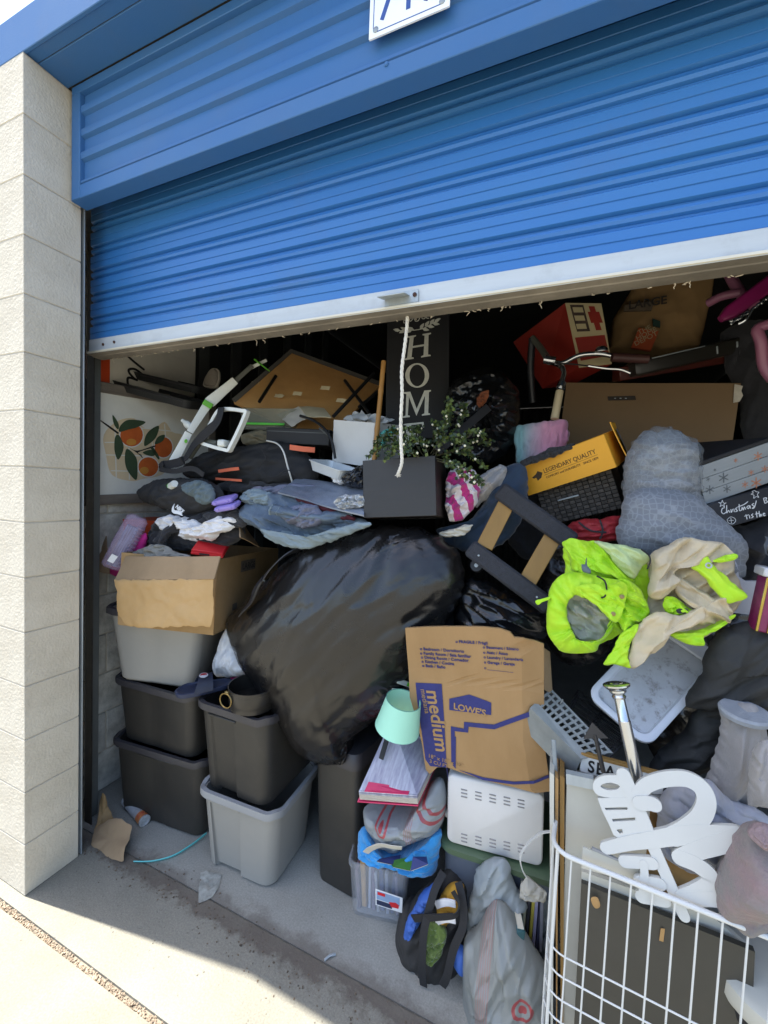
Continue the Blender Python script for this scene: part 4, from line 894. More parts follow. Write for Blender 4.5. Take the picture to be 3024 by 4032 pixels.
# ================================================================ HOME sign
mat('sign_black', '1a1a1c', .75, var=.15, vs=8, bump=.15, bs=60); mat('letter_white', 'c9c9bf', .8, var=.1, vs=40, dirt=.15)
MH = pose((1.197, .845, 1.822), (-.10, -.028, .374)); t = thing('home_sign', 'tall black wooden sign with HOME in white serif letters', 'sign', MH)
mobj('board', box(.272, .02, .70, .002), 'sign_black', t)
def rp2(pts): return [((1100 + .6028 * x) / KS, (1150 + .6028 * y) / KS) for x, y in pts]
def onh(pts, name='letter', smooth=False, holes=()):
    q = [LPS(rp2(pts), MH, -.0101)] + [LPS(rp2(h), MH, -.0101) for h in holes]
    if smooth: q = [sm2(x, 3) for x in q]
    return flat(q, .0008, 'letter_white', t, onface(-.0100, .0009), name)
def lerp_q(q, pts):                    # unit square (x right, y down) into the quad q of the print
    (ax, ay), (bx, by), (cx, cy), (dx, dy) = q
    return [((ax * (1 - x) + bx * x) * (1 - y) + (dx * (1 - x) + cx * x) * y, (ay * (1 - x) + by * x) * (1 - y) + (dy * (1 - x) + cy * x) * y) for x, y in pts]
Hq = ((838, 290), (990, 266), (988, 418), (815, 446))
Hl = [(0, 0), (.36, 0), (.36, .05), (.27, .08), (.27, .45), (.73, .45), (.73, .08), (.64, .05), (.64, 0), (1, 0), (1, .05), (.90, .08), (.90, .92), (1, .95), (1, 1), (.64, 1), (.64, .95), (.73, .92), (.73, .53), (.27, .53), (.27, .92), (.36, .95), (.36, 1), (0, 1), (0, .95), (.10, .92), (.10, .08), (0, .05)]
onh(lerp_q(Hq, Hl))
onh(ell(900, 545, 78, 80, 28), holes=[ell(900, 545, 50, 71, 28)])
Mq = ((812, 655), (990, 640), (984, 802), (806, 822))
onh(lerp_q(Mq, [(0, 0), (.24, 0), (.5, .70), (.76, 0), (1, 0), (1, .05), (.93, .08), (.93, .92), (1, .95), (1, 1), (.70, 1), (.70, .95), (.79, .92), (.79, .2), (.5, .98), (.20, .2), (.18, .92), (.26, .95), (.26, 1), (0, 1), (0, .95), (.10, .92), (.10, .08), (0, .05)]))
Eq = ((812, 862), (950, 848), (946, 990), (806, 1004))
onh(lerp_q(Eq, [(0, 0), (.94, 0), (.98, .25), (.92, .25), (.85, .08), (.36, .08), (.36, .46), (.62, .46), (.66, .38), (.70, .38), (.70, .62), (.66, .62), (.62, .54), (.36, .54), (.36, .92), (.9, .92), (1, .72), (1, 1), (0, 1), (0, .95), (.13, .92), (.13, .08), (0, .05)]))
def leafp(x, y, a, L_=48, w=11):
    ca, sa = math.cos(a), math.sin(a); return [(x + px * ca - py * sa, y + px * sa + py * ca) for px, py in ((0, 0), (L_ * .35, -w), (L_ * .7, -w * .7), (L_, 0), (L_ * .7, w * .7), (L_ * .35, w))]
for x, y, a in ((880, 248, 3.5), (868, 246, 2.75), (835, 250, 3.55), (825, 248, 2.7), (790, 252, 3.3), (918, 242, -.95), (932, 240, .2), (950, 226, -.9), (965, 222, .15), (982, 212, -.85), (1000, 206, .1), (1012, 198, -.6)):
    onh(leafp(x, y, a), 'laurel_leaf')
ink([LPS(rp2(s), MH, -.0101) for s in ([(760, 256), (830, 250), (880, 250)], [(880, 250), (940, 238), (1000, 205), (1050, 176)], [(818, 178), (812, 195), (818, 203), (838, 190)], [(850, 168), (846, 186), (858, 190), (872, 176)], [(905, 158), (886, 172), (888, 190), (906, 188), (916, 168), (905, 158), (930, 160)], [(935, 152), (932, 172), (948, 174), (962, 152), (962, 170), (975, 172)], [(990, 140), (1000, 148), (996, 160), (1010, 158)])], .0034, 'letter_white', t, onface(-.0100, .0012))

# ================================================================ black planter with artificial greenery
mat('planter_black', '2c2b2b', .55, var=.18, vs=4, bump=.2, bs=26, stretch=(.4, 1, 3), dirt=.06); mat('planter_side', '2a1f1b', .6, var=.2, vs=5); mat('leaf_green', '5c6b2a', .6, var=.3, vs=30, col2='33421e'); mat('leaf_dark', '2f4328', .6, var=.3, vs=30); mat('bloom', 'ded9c0', .7, var=.1); mat('stem_brown', '3c3a22', .8)
MPL = pose((1.266, .583, 1.492), (-.083, -.085, .12)); t = thing('planter_box', 'square black wooden planter with greenery balanced on the big bag', 'planter', MPL)
for nm, w, d, h, x, y, m_ in (('front_board', .257, .012, .202, 0, -.1275, 'planter_black'), ('back_board', .257, .012, .202, 0, .1275, 'planter_black'), ('side_board', .012, .2425, .2015, .1225, 0, 'planter_side'), ('side_board', .012, .2425, .2015, -.1225, 0, 'planter_side')):
    mobj(nm, box(w, d, h, .0015), m_, t).location = (x, y, 0)
mobj('base_board', box(.232, .2425, .012), 'planter_side', t).location = (0, 0, .004)
random.seed(17)
def leafquad(c, d, s):
    d = d.normalized(); n_ = V((random.gauss(0, 1), random.gauss(0, 1), random.gauss(0, 1))); a = d.cross(n_).normalized() * s * .42
    return [c, c + d * s * .5 + a, c + d * s, c + d * s * .5 - a]
stems = [([(915, 985), (880, 940), (845, 930), (805, 975)], .50), ([(905, 985), (870, 960), (830, 965), (795, 985)], .46), ([(920, 985), (900, 940), (905, 925), (860, 930)], .55), ([(925, 985), (915, 955), (890, 950), (850, 975)], .44),
         ([(935, 980), (960, 930), (975, 890), (968, 862)], .56), ([(938, 980), (975, 935), (1000, 900), (1000, 870)], .58), ([(940, 980), (985, 950), (1020, 935), (1045, 940)], .55), ([(942, 985), (985, 975), (1020, 985), (1045, 1010)], .50), ([(942, 990), (975, 1000), (1010, 1015), (1042, 1045)], .46),
         ([(940, 985), (960, 950), (990, 945), (1010, 965)], .48), ([(920, 985), (940, 940), (950, 920), (935, 915)], .6), ([(905, 988), (880, 975), (860, 965), (835, 990)], .42), ([(930, 985), (970, 960), (1015, 955), (1060, 955)], .6), ([(890, 985), (850, 950), (825, 945), (812, 960)], .52), ([(945, 995), (985, 1010), (1000, 1030), (1035, 1040)], .44), ([(930, 980), (955, 940), (965, 900), (975, 880)], .5)]
lv = {'leaf_green': MB(), 'leaf_dark': MB(), 'bloom': MB(), 'stem_brown': MB()}
Mi = MPL.inverted()
for k, (pts, Y) in enumerate(stems):
    path = [Mi @ p for p in smooth_path(PS(pts, Y), 14)]
    lv['stem_brown'].add(tube(path, .0013, 4))
    for i in range(6, len(path) - 1):
        for rep in range(3 if i > 12 else 2):
            tdir = (path[i + 1] - path[i]).normalized(); d = tdir * .5 + V((random.gauss(0, .7), random.gauss(0, .7), random.gauss(.15, .7)))
            q = leafquad(path[i] + V((random.gauss(0, .006), random.gauss(0, .006), random.gauss(0, .005))), d, random.uniform(.010, .018))
            lv['leaf_green' if random.random() < .55 else 'leaf_dark'].add((q, [(0, 1, 2, 3)]))
        if random.random() < .09:
            lv['bloom'].add(lathe([(.001, -.004), (.004, -.001), (.0045, .002), (.001, .005)], 7), Matrix.Translation(path[i] + V((random.gauss(0, .006), random.gauss(-.008, .006), random.gauss(0, .006)))))
for k, nm in (('leaf_green', 'light_leaves'), ('leaf_dark', 'dark_leaves'), ('bloom', 'white_blooms'), ('stem_brown', 'stems')):
    o = lv[k].obj(nm, k, t, k in ('bloom', 'stem_brown')); o['kind'] = 'stuff'
soft('teal_scarf', 'teal and pink scarf tip showing behind the planter greenery', 'scarf', [(818, 940), (832, 928), (850, 922), (858, 930), (840, 945), (828, 962), (818, 965)], .60, mat('teal_cloth', '4f9a92', .85, var=.15), front=.02, back=.02, fold=.005, fs=.02, seed=54, nr=8, ns=40)
solo('dark_plank', 'flat black wooden slat leaning out of the planter', 'slat', (lambda M, L_: ([M @ V(p) for p in box(.030, .008, L_, .001)[0]], box(.030, .008, L_, .001)[1]))(*axis_frame(P(945, 975, .50), P(1055, 880, .72))), 'planter_black')
# ================================================================ centre: moving carton, appliance, bags, boxes on the floor
def hexa(b, t):
    """solid between bottom quad b and top quad t (same order)"""
    return [V(p) for p in list(b) + list(t)], [(3, 2, 1, 0), (4, 5, 6, 7), (0, 1, 5, 4), (1, 2, 6, 5), (2, 3, 7, 6), (3, 0, 4, 7)]
def r5(pts): return [((1200 + .6028 * x) / KS, (2000 + .6028 * y) / KS) for x, y in pts]
def r8(pts): return [((1300 + .6028 * x) / KS, (2900 + .6028 * y) / KS) for x, y in pts]
mat('print_navy', '30336f', .85, var=.12, vs=40); mat('carton_tan', 'a3835c', .85, var=.08, vs=3, bump=.25, bs=9, col2='987953', spec=.2, stretch=(2.5, 1, 1))
MLO = pose((1.605, .477, .660), (.12, -.099, -.005)); t = thing('moving_carton', 'flattened LOWE\'S moving carton with room check list leaning on the pile', 'carton', MLO)
fc = LPS(r5([(668, 772), (800, 764), (930, 760), (1060, 760), (1180, 762), (1280, 772), (1345, 795), (1372, 830), (1430, 836), (1500, 868), (1560, 905), (1562, 1000), (1560, 1180)]), MLO, -.015)
fc2 = LPS(r8([(1400, 100), (1440, 400), (1340, 372), (1200, 330), (1000, 282), (850, 235), (760, 200), (700, 200), (650, 245), (625, 215), (602, 60), (560, -120), (520, -260)]), MLO, -.015)
ol = fc + fc2
def crease(p):
    x, z = p; return .004 * n2(x * 9, z * 9) + .003 * n2(x * 30 + 4, z * 5)
me = shape2d([ol], .008); bm = bmesh.new(); bm.from_mesh(me)
bmesh.ops.triangulate(bm, faces=bm.faces[:])
bmesh.ops.subdivide_edges(bm, edges=bm.edges[:], cuts=6, use_grid_fill=True)
xr = LP(*r5([(1465, 1200)])[0], MLO, -.015)[0]; zf = LP(*r5([(1200, 1145)])[0], MLO, -.015)[1]
for v in bm.verts:
    x, y = v.co.x, v.co.y
    v.co.z += .003 * n2(x * 7, y * 7) - max(0, x - xr) * .55 + max(0, y - zf) * .10 + (.0035 if abs(y - zf) < .006 else 0) * -1
bm.to_mesh(me); bm.free(); me.name = 'panel'; me.materials.append(MATS['carton_tan'])
o = link(bpy.data.objects.new('panel', me), t); o.matrix_local = onface(-.011, .0)
def lz(x, y): return .003 * n2(x * 7, y * 7) - max(0, x - xr) * .55 + max(0, y - zf) * .10 + .0058
def lay(o, k=.0): 
    for v in o.data.vertices: v.co.z += lz(v.co.x, v.co.y) + k
    return o
def print_on(splines, name, m='print_navy', k=0.0, sub=3):
    me = shape2d(splines, .0006); bm = bmesh.new(); bm.from_mesh(me); bmesh.ops.triangulate(bm, faces=bm.faces[:]); bmesh.ops.subdivide_edges(bm, edges=bm.edges[:], cuts=sub, use_grid_fill=True); bm.to_mesh(me); bm.free()
    me.name = name; me.materials.append(MATS[m]); o = link(bpy.data.objects.new(name, me), t); o.matrix_local = onface(-.011, .0); return lay(o, k)
q = lambda pts: LPS(r5(pts), MLO, -.0155)
print_on([q([(725, 1140), (895, 1148), (912, 1400), (925, 1640), (940, 1800)]) + LPS(r8([(760, 200), (700, 195), (655, 190)]), MLO, -.0155) + q([(790, 1640), (762, 1450), (740, 1300)])], 'print_band')
print_on([q([(945, 1245), (970, 1240), (1075, 1218), (1190, 1260), (1218, 1272), (1218, 1350), (1080, 1332), (945, 1318)])], 'logo_panel')
house = q([(958, 1659), (955, 1425), (1040, 1440), (1042, 1395), (1235, 1412), (1475, 1328), (1480, 1360), (1240, 1442), (1070, 1425), (1068, 1465), (980, 1455), (985, 1659)])
print_on([house], 'house_line', sub=2)
hl2 = LPS(r8([(800, 0), (800, 185), (820, 210), (822, 0)]), MLO, -.0155); print_on([hl2], 'house_line', sub=1)
hl3 = LPS(r8([(840, 218), (1000, 265), (1200, 292), (1330, 290), (1425, 285), (1428, 305), (1330, 308), (1200, 310), (1000, 282)]), MLO, -.0155); print_on([hl3], 'house_line', sub=2)
def lay_text(s, px, py, hpx, ang=0.0, m='print_navy', k=.0004, sx=1.0, bold=0.0, rd=r5):
    (x0, y0), (x1, y1) = LPS(rd([(px, py), (px + 100, py)]), MLO, -.0155); sc_ = math.hypot(x1 - x0, y1 - y0) / 100
    o = text(s, hpx * sc_ * 1.35, m, t, Matrix.Identity(4), name='lettering', bold=bold, sx=sx); o.data.transform(Matrix.Translation((x0, y0, 0)) @ Matrix.Rotation(ang, 4, 'Z')); o.matrix_local = onface(-.011, .0); return lay(o, k)
for s, x, y in (('Bedroom / Dormitorio', 760, 918), ('Family Room / Sala familiar', 760, 948), ('Dining Room / Comedor', 764, 976), ('Kitchen / Cocina', 767, 1005), ('Bath / Baño', 770, 1033), ('FRAGILE / Frágil', 992, 868), ('Basement / Sótano', 1168, 904), ('Attic / Ático', 1170, 940), ('Laundry / Lavandería', 1172, 972), ('Garage / Garaje', 1174, 1006)):
    lay_text('o ' + s, x, y, 20, .03, sx=1.0, bold=.0002)
lay_text('o ____________', 1174, 1045, 20, .0)
lay_text("LOWE'S", 972, 1308, 44, -.09, 'carton_tan', .0010, bold=.0008, sx=.98)
lay_text('medium', 795, 1185, 92, -1.50, 'carton_tan', .0010, bold=.0012, sx=1.02)
lay_text('mediana', 757, 1180, 36, -1.48, 'carton_tan', .0010)
lay_text('18" x 18" x 16"', 640, 130, 26, -.12, 'carton_tan', .0010, rd=r8); lay_text('3 CU FT', 650, 165, 24, -.12, 'carton_tan', .0010, rd=r8)
mobj('side_flap', rel(sheet([P(1176, 1400, .46), P(1188, 1408, .50), P(1194, 1500, .50), P(1176, 1490, .47)], 4, 4, .004), MLO), 'cardboard_inner', t)

# white appliance
mat('appliance_white', 'd3d1cf', .38, var=.04, vs=3, bump=.12, bs=160, spec=.5); mat('vent_dark', '8f8c8a', .6)
MA = pose((1.635, .600, .413), (.015, -.031, .081)); t = thing('white_appliance', 'white countertop appliance with vent slots standing on a green lid', 'appliance', MA)
w, d, h = .305, .22, .241
mobj('housing', loft([[(x, -d / 2 + yy, h / 2 + z) for x, z in rrect(w - e, h - e, .022, 6)] for yy, e in ((0, .014), (.004, .004), (.012, 0), (d - .012, 0), (d, .01))]), 'appliance_white', t)
for row, (ya, yb) in enumerate(((335, 405), (625, 715))):
    for c in range(5):
        for k in range(3):
            px, py = 875 + c * 93, (348 if row == 0 else 640) + k * 23 + c * 17
            x, z = LP(*r8([(px, py)])[0], MA, -d / 2)
            mobj('vent_slot', box(.021, .004, .0042, .0012), 'vent_dark', t).location = (x, -d / 2 - .0004, z - .002)
x, z = LP(*r8([(738, 530)])[0], MA, -d / 2 + .03); mobj('knob', lathe([(.016, 0), (.016, .012), (.012, .016)], 20), 'appliance_white', t).matrix_local = Matrix.Translation((-w / 2, -d / 2 + .06, z)) @ Matrix.Rotation(-math.pi / 2, 4, 'Y')
mat('lid_green', '4c6148', .5, var=.08, vs=4); mat('bin_blue', '5d6572', .5, var=.08)
t = thing('lidded_tote', 'grey blue tote with a dark green lid under the white appliance', 'storage tote', pose((1.66, .66, 0), (0, 0, .06)))
mobj('tub', rloft([(.34, .28, .04, 0), (.36, .3, .045, .02), (.385, .33, .05, .375)]), 'bin_blue', t); mobj('lid', rloft([(.40, .35, .05, .372), (.415, .365, .055, .378), (.415, .365, .055, .396), (.39, .34, .05, .404), (.2, .15, .05, .405)]), 'lid_green', t)

# mint lamp shade with yarn inside
mat('mint', '9fd8c0', .5, var=.04, vs=4); mat('mint_in', '5f9a8c', .6); mat('yarn_blue', '3d7fa0', .8, var=.4, vs=40, col2='1e4f70', bump=.6, bs=60); mat('stake_white', 'b8bcae', .6, var=.15, vs=12)
a, b = P(858, 1572, .40), P(876, 1498, .49)
z = (b - a).normalized(); z = V((.20, -.06, 1)).normalized(); x = V((0, 1, 0)).cross(z).normalized(); y = z.cross(x); M = Matrix.Identity(4)
for i in range(3): M[i][0], M[i][1], M[i][2], M[i][3] = x[i], y[i], z[i], a[i]
t = thing('lamp_shade', 'mint green lamp shade wedged beside the moving carton', 'lamp shade', M)
mobj('shade', lathe([(.0735, 0), (.0745, .001), (.0580, .105), (.0565, .105), (.072, .0)], 40, False, False), 'mint', t)
mobj('top_hem', tube([(.0575 * math.cos(k), .0575 * math.sin(k), .105) for k in np.linspace(0, 2 * math.pi, 37)[:-1]], .0014, 6, True), 'mint_in', t)
mobj('bottom_hem', tube([(.074 * math.cos(k), .074 * math.sin(k), .0008) for k in np.linspace(0, 2 * math.pi, 37)[:-1]], .0014, 6, True), 'mint', t)
soft('yarn_skein', 'blue yarn in a clear wrapper inside the mint shade', 'yarn', [(848, 1500), (865, 1500), (898, 1512), (900, 1530), (880, 1542), (858, 1530), (846, 1515)], .50, 'yarn_blue', front=.02, back=.03, fold=.006, fs=.015, seed=71, nr=10, ns=50)
for k, (a, b, lab) in enumerate((((846, 1492, .47), (905, 1500, .52), 'lower white plant stake lying across the mint shade'), ((858, 1470, .48), (908, 1488, .53), 'upper grey plant stake lying across the mint shade'))):
    M, L_ = axis_frame(P(*a), P(*b)); t = thing('plant_stake', lab, 'stake', M)
    mobj('blade', box(.018, .006, L_, .002), 'stake_white', t); mobj('mark', box(.014, .0065, .014, .001), 'tool_green', t).location = (0, 0, L_ * .4)
t = thing('stake_bundle', 'bundle of dark slats standing behind the moving carton', 'bundle', base_of([P(880, 1440, .55)]))
for k in range(7):
    a = P(862 + k * 5, 1468 - k * 4, .53 + .01 * k); b = P(866 + k * 7, 1420 + k * 3, .58 + .01 * k); M, L_ = axis_frame(a, b); mobj('slat', rel(([M @ V(p) for p in box(.010, .003, L_)[0]], box(.01, .003, L_)[1]), t.matrix_world), 'tray_black', t)

# expanding file
mat('file_white', 'b6b7c2', .45, var=.10, vs=14, stretch=(6, 1, 1), col2='8f8da0'); mat('file_pink', 'c6315f', .5, var=.06); mat('file_edge', 'd2c9bd', .6, var=.2, vs=60, stretch=(.2, 1, 8))
b4 = PS([(772, 1733, .385), (903, 1742, .385), (950, 1640, .60), (840, 1570, .60)], 0); M = base_of(b4); t = thing('expanding_file', 'white and pink expanding file lying on the shopping bag', 'file', M)
up = V((.0, -.012, .038)); nrm = V((0, 0, 1))
mobj('cover', rel(hexa(b4, [p + V((0, 0, .004)) for p in b4]), M), 'file_pink', t, False)
t4 = [b4[0].lerp(b4[1], .05) + up * .25, b4[1] + up * .15, b4[2] + up * .15, b4[3].lerp(b4[2], .08) + up * .25]
N = 9
for k in range(N):
    f0, f1 = .12 + .8 * k / N, .12 + .8 * (k + .7) / N
    lo = [p + up * f0 for p in t4]; hi = [p + up * f1 for p in t4]; mobj('pocket', rel(hexa(lo, hi), M), 'file_edge' if k < N - 2 else 'file_white', t, False)
tp = [p + up * .98 for p in t4]; mobj('front_sheet', rel(hexa(tp, [p + V((0, 0, .003)) for p in tp]), M), 'file_white', t, False)
a = tp[0].lerp(tp[3], .12) + V((0, 0, .0035)); b = tp[1].lerp(tp[2], .10) + V((0, 0, .0035)); mobj('pink_band', rel(hexa([tp[0].lerp(tp[1], .1) + V((0, 0, .0031)), tp[0].lerp(tp[1], .85) + V((0, 0, .0031)), b.lerp(a, .15), a.lerp(b, .1)], [p + V((0, 0, .002)) for p in [tp[0].lerp(tp[1], .1) + V((0, 0, .0031)), tp[0].lerp(tp[1], .85) + V((0, 0, .0031)), b.lerp(a, .15), a.lerp(b, .1)]]), M), 'file_pink', t, False)
M_, L_ = axis_frame(P(823, 1640, .44), P(838, 1590, .50)); solo('dark_paddle', 'short dark wooden slat resting on the expanding file', 'slat', ([M_ @ V(p) for p in box(.018, .006, L_, .002)[0]], box(.018, .006, L_, .002)[1]), 'planter_black')

# carrier bags with printed rings and stripes
def bagmat(name, base, rings=(), stripes=(), film=.25, rough=.4):
    m = mat(name, base, rough, var=.10, vs=6, bump=.2, bs=60, spec=.5, wr=(22, .004, (1, 1, .6))); n = m.node_tree.nodes; L = m.node_tree.links; b = n['Principled BSDF']
    out = b.inputs['Base Color'].links[0].from_socket; tc = n.new('ShaderNodeTexCoord'); sp = n.new('ShaderNodeSeparateXYZ'); L.new(tc.outputs['Object'], sp.inputs[0])
    def mth(op, a, bb=None, cc=None):
        q = n.new('ShaderNodeMath'); q.operation = op
        for i, v in enumerate((a, bb, cc)):
            if v is None: continue
            if isinstance(v, (int, float)): q.inputs[i].default_value = v
            else: L.new(v, q.inputs[i])
        return q.outputs[0]
    nz = n.new('ShaderNodeTexNoise'); nz.inputs['Scale'].default_value = 18; L.new(tc.outputs['Object'], nz.inputs['Vector']); wob = mth('MULTIPLY_ADD', nz.outputs[0], .004, -.002)
    def over(mask, colr, k):
        nonlocal out
        mx = n.new('ShaderNodeMixRGB'); mm = mth('MULTIPLY', mask, k); L.new(mm, mx.inputs[0]); L.new(out, mx.inputs[1]); mx.inputs[2].default_value = (*lin(colr), 1); out = mx.outputs[0]
    for cx, cz, r0, r1, colr in rings:
        dx = mth('SUBTRACT', mth('ADD', sp.outputs['X'], wob), cx); dz = mth('SUBTRACT', mth('ADD', sp.outputs['Z'], wob), cz)
        d = mth('SQRT', mth('ADD', mth('MULTIPLY', dx, dx), mth('MULTIPLY', dz, dz)))
        over(mth('MULTIPLY', mth('LESS_THAN', d, r1), mth('GREATER_THAN', d, r0)), colr, .85)
    for x0, x1, freq, colr, k in stripes:
        xx = mth('ADD', sp.outputs['X'], wob); ins = mth('MULTIPLY', mth('GREATER_THAN', xx, x0), mth('LESS_THAN', xx, x1))
        fine = mth('GREATER_THAN', mth('FRACT', mth('MULTIPLY', xx, freq)), .45); over(mth('MULTIPLY', ins, fine), colr, k)
    L.new(out, b.inputs['Base Color']); return m
RED = 'a83238'
ob1 = [(787, 1744), (810, 1742), (860, 1744), (902, 1738), (925, 1700), (952, 1682), (964, 1712), (962, 1755), (952, 1785), (930, 1800), (895, 1812), (860, 1832), (830, 1824), (806, 1800), (794, 1775)]
v1 = blob(PS(ob1, .50), .10, .08, 34, 130, fold=.012, fs=.075, an=2.0, fd=.3, sharp=1.0, seed=73)
w1 = np.array([tuple(p) for p in v1[0]]); o1 = w1.mean(0); o1[2] = w1[:, 2].min()
c1 = P(824, 1786, .42) - V(o1); c2 = P(958, 1720, .46) - V(o1); s1 = P(872, 1780, .41) - V(o1); s2 = P(892, 1780, .41) - V(o1)
bagmat('carrier_film_a', '8d9294', [(c1.x, c1.z, .018, .026, RED), (c1.x, c1.z, 0, .009, RED), (c2.x - .004, c2.z, .05, .062, '962a30'), (c2.x - .004, c2.z, .08, .09, '962a30')], [(s1.x, s2.x, 160, '8d5a58', .55)])
solo('carrier_bag', 'stuffed grey carrier bag with red rings under the expanding file', 'bag', v1, 'carrier_film_a')
mat('towel_blue', '2f8fd0', .9, var=.14, vs=20, bump=.7, bs=120, sheen=.3); mat('strap_cream', 'c8c2b4', .8)
soft('drawstring_bag', 'bright blue drawstring bag of books lying on the clear box', 'bag', [(776, 1800), (790, 1786), (812, 1808), (840, 1834), (880, 1832), (920, 1812), (948, 1794), (956, 1806), (950, 1840), (944, 1874), (928, 1886), (900, 1878), (872, 1862), (830, 1858), (800, 1852), (774, 1840)], .48, 'towel_blue', front=.07, back=.07, fold=.008, fs=.03, an=2, sharp=.6, seed=74, nr=22, ns=100)
solo('bag_strap', 'cream strap lying across the blue drawstring bag', 'strap', strip(smooth_path(PS([(790, 1842, .42), (800, 1834, .41), (822, 1826, .40), (848, 1830, .40), (868, 1832, .41)], 0), 5), .022, .002, V((0, -.5, 1))), 'strap_cream')
mat('book_green', '3f7a34', .6, var=.1); mat('book_navy', '2b3770', .6, var=.15); mat('book_page', 'd8d2c0', .8)
for pts, m_, lab in ((((822, 1856, .405), (866, 1848, .44), (862, 1872, .39), (815, 1862, .375)), 'book_navy', 'thin navy booklet slipping out of the blue bag'), (((842, 1862, .40), (895, 1850, .44), (886, 1882, .385), (850, 1874, .375)), 'book_green', 'green booklet with white pages on the clear box'), (((893, 1852, .41), (922, 1852, .43), (925, 1868, .39), (888, 1882, .38)), 'book_navy', 'dark blue booklet beside the green booklet')):
    q_ = PS(pts, 0); M = base_of(q_); t = thing('booklet', lab, 'booklet', M); n_ = V((0, -.004, .005))
    mobj('pages', rel(hexa(q_, [p + n_ for p in q_]), M), 'book_page', t, False); cc = sum(q_, V()) / 4
    mobj('cover', rel(hexa([cc + (p - cc) * 1.02 + n_ for p in q_], [cc + (p - cc) * 1.02 + n_ * 1.35 for p in q_]), M), m_, t, False)
# clear box
mat('clear_plastic', 'd5d8de', .28, var=.04, vs=5, alpha=.22, spec=.6); mat('label_blue', '8fa6c4', .6, var=.1, vs=20); mat('label_navy', '28324e', .6)
MC = pose((1.213, .640, 0), (0, 0, .22)); t = thing('clear_box', 'clear plastic shoe box of rulers and papers with a product label', 'box', MC)
mobj('tub', rloft([(.19, .30, .02, 0), (.2, .31, .025, .01), (.225, .34, .025, .2), (.235, .35, .025, .205), (.235, .35, .025, .222), (.222, .337, .025, .222), (.2, .31, .02, .18), (.18, .29, .02, .008)]), 'clear_plastic', t)
random.seed(8)
for k, (x, wd_, c_) in enumerate(((-.075, .012, '6d5a66'), (-.056, .018, 'c49a5c'), (-.036, .010, 'b9bfd0'), (-.020, .014, '7a6f8c'), (-.002, .010, 'c8cad2'), (.014, .016, '54628f'), (.034, .012, 'b0b4c4'), (.050, .014, '4c5a86'), (.070, .010, 'a59cb4'))):
    mat('sheaf_' + c_, c_, .7, var=.15, vs=20); o = mobj('sheaf', box(wd_, .2, .165 + random.uniform(-.02, .02), .002), 'sheaf_' + c_, t); o.matrix_local = pose((x, -.03, .012), (random.uniform(-.05, .05), random.uniform(-.12, .02), 0))
(x0, z0), (x1, z1), (x2, z2), (x3, z3) = LPS(r8([(305, 935), (480, 995), (475, 1100), (305, 1045)]), MC, -.168)
ML = onface(-.166, .003)
flat([[(x0, z0), (x1, z1), (x2, z2), (x3, z3)]], .0008, 'label_white', t, pose((0, -.011, 0), (.068, 0, 0)) @ ML, 'label')
lq = lambda pts: [((x0 * (1 - a) + x1 * a) * (1 - b_) + (x3 * (1 - a) + x2 * a) * b_, (z0 * (1 - a) + z1 * a) * (1 - b_) + (z3 * (1 - a) + z2 * a) * b_) for a, b_ in pts]
for pts, m_ in (([(.04, .08), (.9, .08), (.9, .6), (.04, .6)], 'label_blue'), ([(.04, .65), (.62, .65), (.62, .94), (.04, .94)], 'label_navy'), ([(.5, .55), (.75, .45), (.88, .55), (.86, .78), (.6, .82)], 'red_card'), ([(.08, .12), (.36, .12), (.36, .3), (.08, .3)], 'red_card')):
    flat([lq(pts)], .0006, m_, t, pose((0, -.0118 - (.0005 if m_ == 'red_card' else 0), 0), (.068, 0, 0)) @ ML, 'label_print')

# black duffel on the floor
mat('canvas_black', '302e2c', .85, var=.16, vs=6, bump=.35, bs=140, dirt=.15); mat('blue_nylon', '3c66b8', .6, var=.12, vs=8, bump=.3, bs=40); mat('green_towel', '6f8238', .95, var=.25, vs=14, bump=.8, bs=120, sheen=.3, col2='4f6028'); mat('yellow_cloth', 'c0902c', .85, var=.15)
DB = [(872, 1952), (852, 2046), (849, 2105), (879, 2142), (925, 2172), (970, 2194), (1003, 2196), (1008, 2056), (1004, 1982), (1010, 1924), (988, 1884), (964, 1880), (938, 1902), (910, 1924), (892, 1945)]
soft('duffel_bag', 'open black canvas duffel bag standing on the floor with a green towel', 'bag', DB, .50, 'canvas_black', front=.12, back=.10, fold=.012, fs=.09, an=2.2, fd=1.2, sharp=.8, seed=81, nr=28, ns=120)
soft('green_towel', 'olive green towel stuffed in the mouth of the floor duffel', 'towel', [(918, 2000), (938, 1996), (962, 2010), (966, 2030), (954, 2062), (934, 2084), (922, 2066), (912, 2040)], .395, 'green_towel', front=.03, back=.04, fold=.010, fs=.022, an=1.6, sharp=.6, seed=82, nr=16, ns=70)
soft('blue_jacket', 'bright blue nylon jacket showing along the duffel opening', 'jacket', [(944, 1906), (925, 1918), (908, 1934), (890, 1970), (873, 2008), (884, 2036), (898, 2012), (914, 1980), (930, 1945), (948, 1920)], .42, 'blue_nylon', front=.03, back=.05, fold=.006, fs=.03, an=2, seed=83, nr=14, ns=70)
soft('yellow_scarf', 'yellow and white striped scarf in the duffel mouth', 'scarf', [(950, 1940), (975, 1912), (1000, 1916), (996, 1945), (988, 1975), (968, 1998), (950, 2000), (944, 1968)], .43, 'yellow_cloth', front=.03, back=.05, fold=.008, fs=.03, an=2, seed=84, nr=14, ns=70)
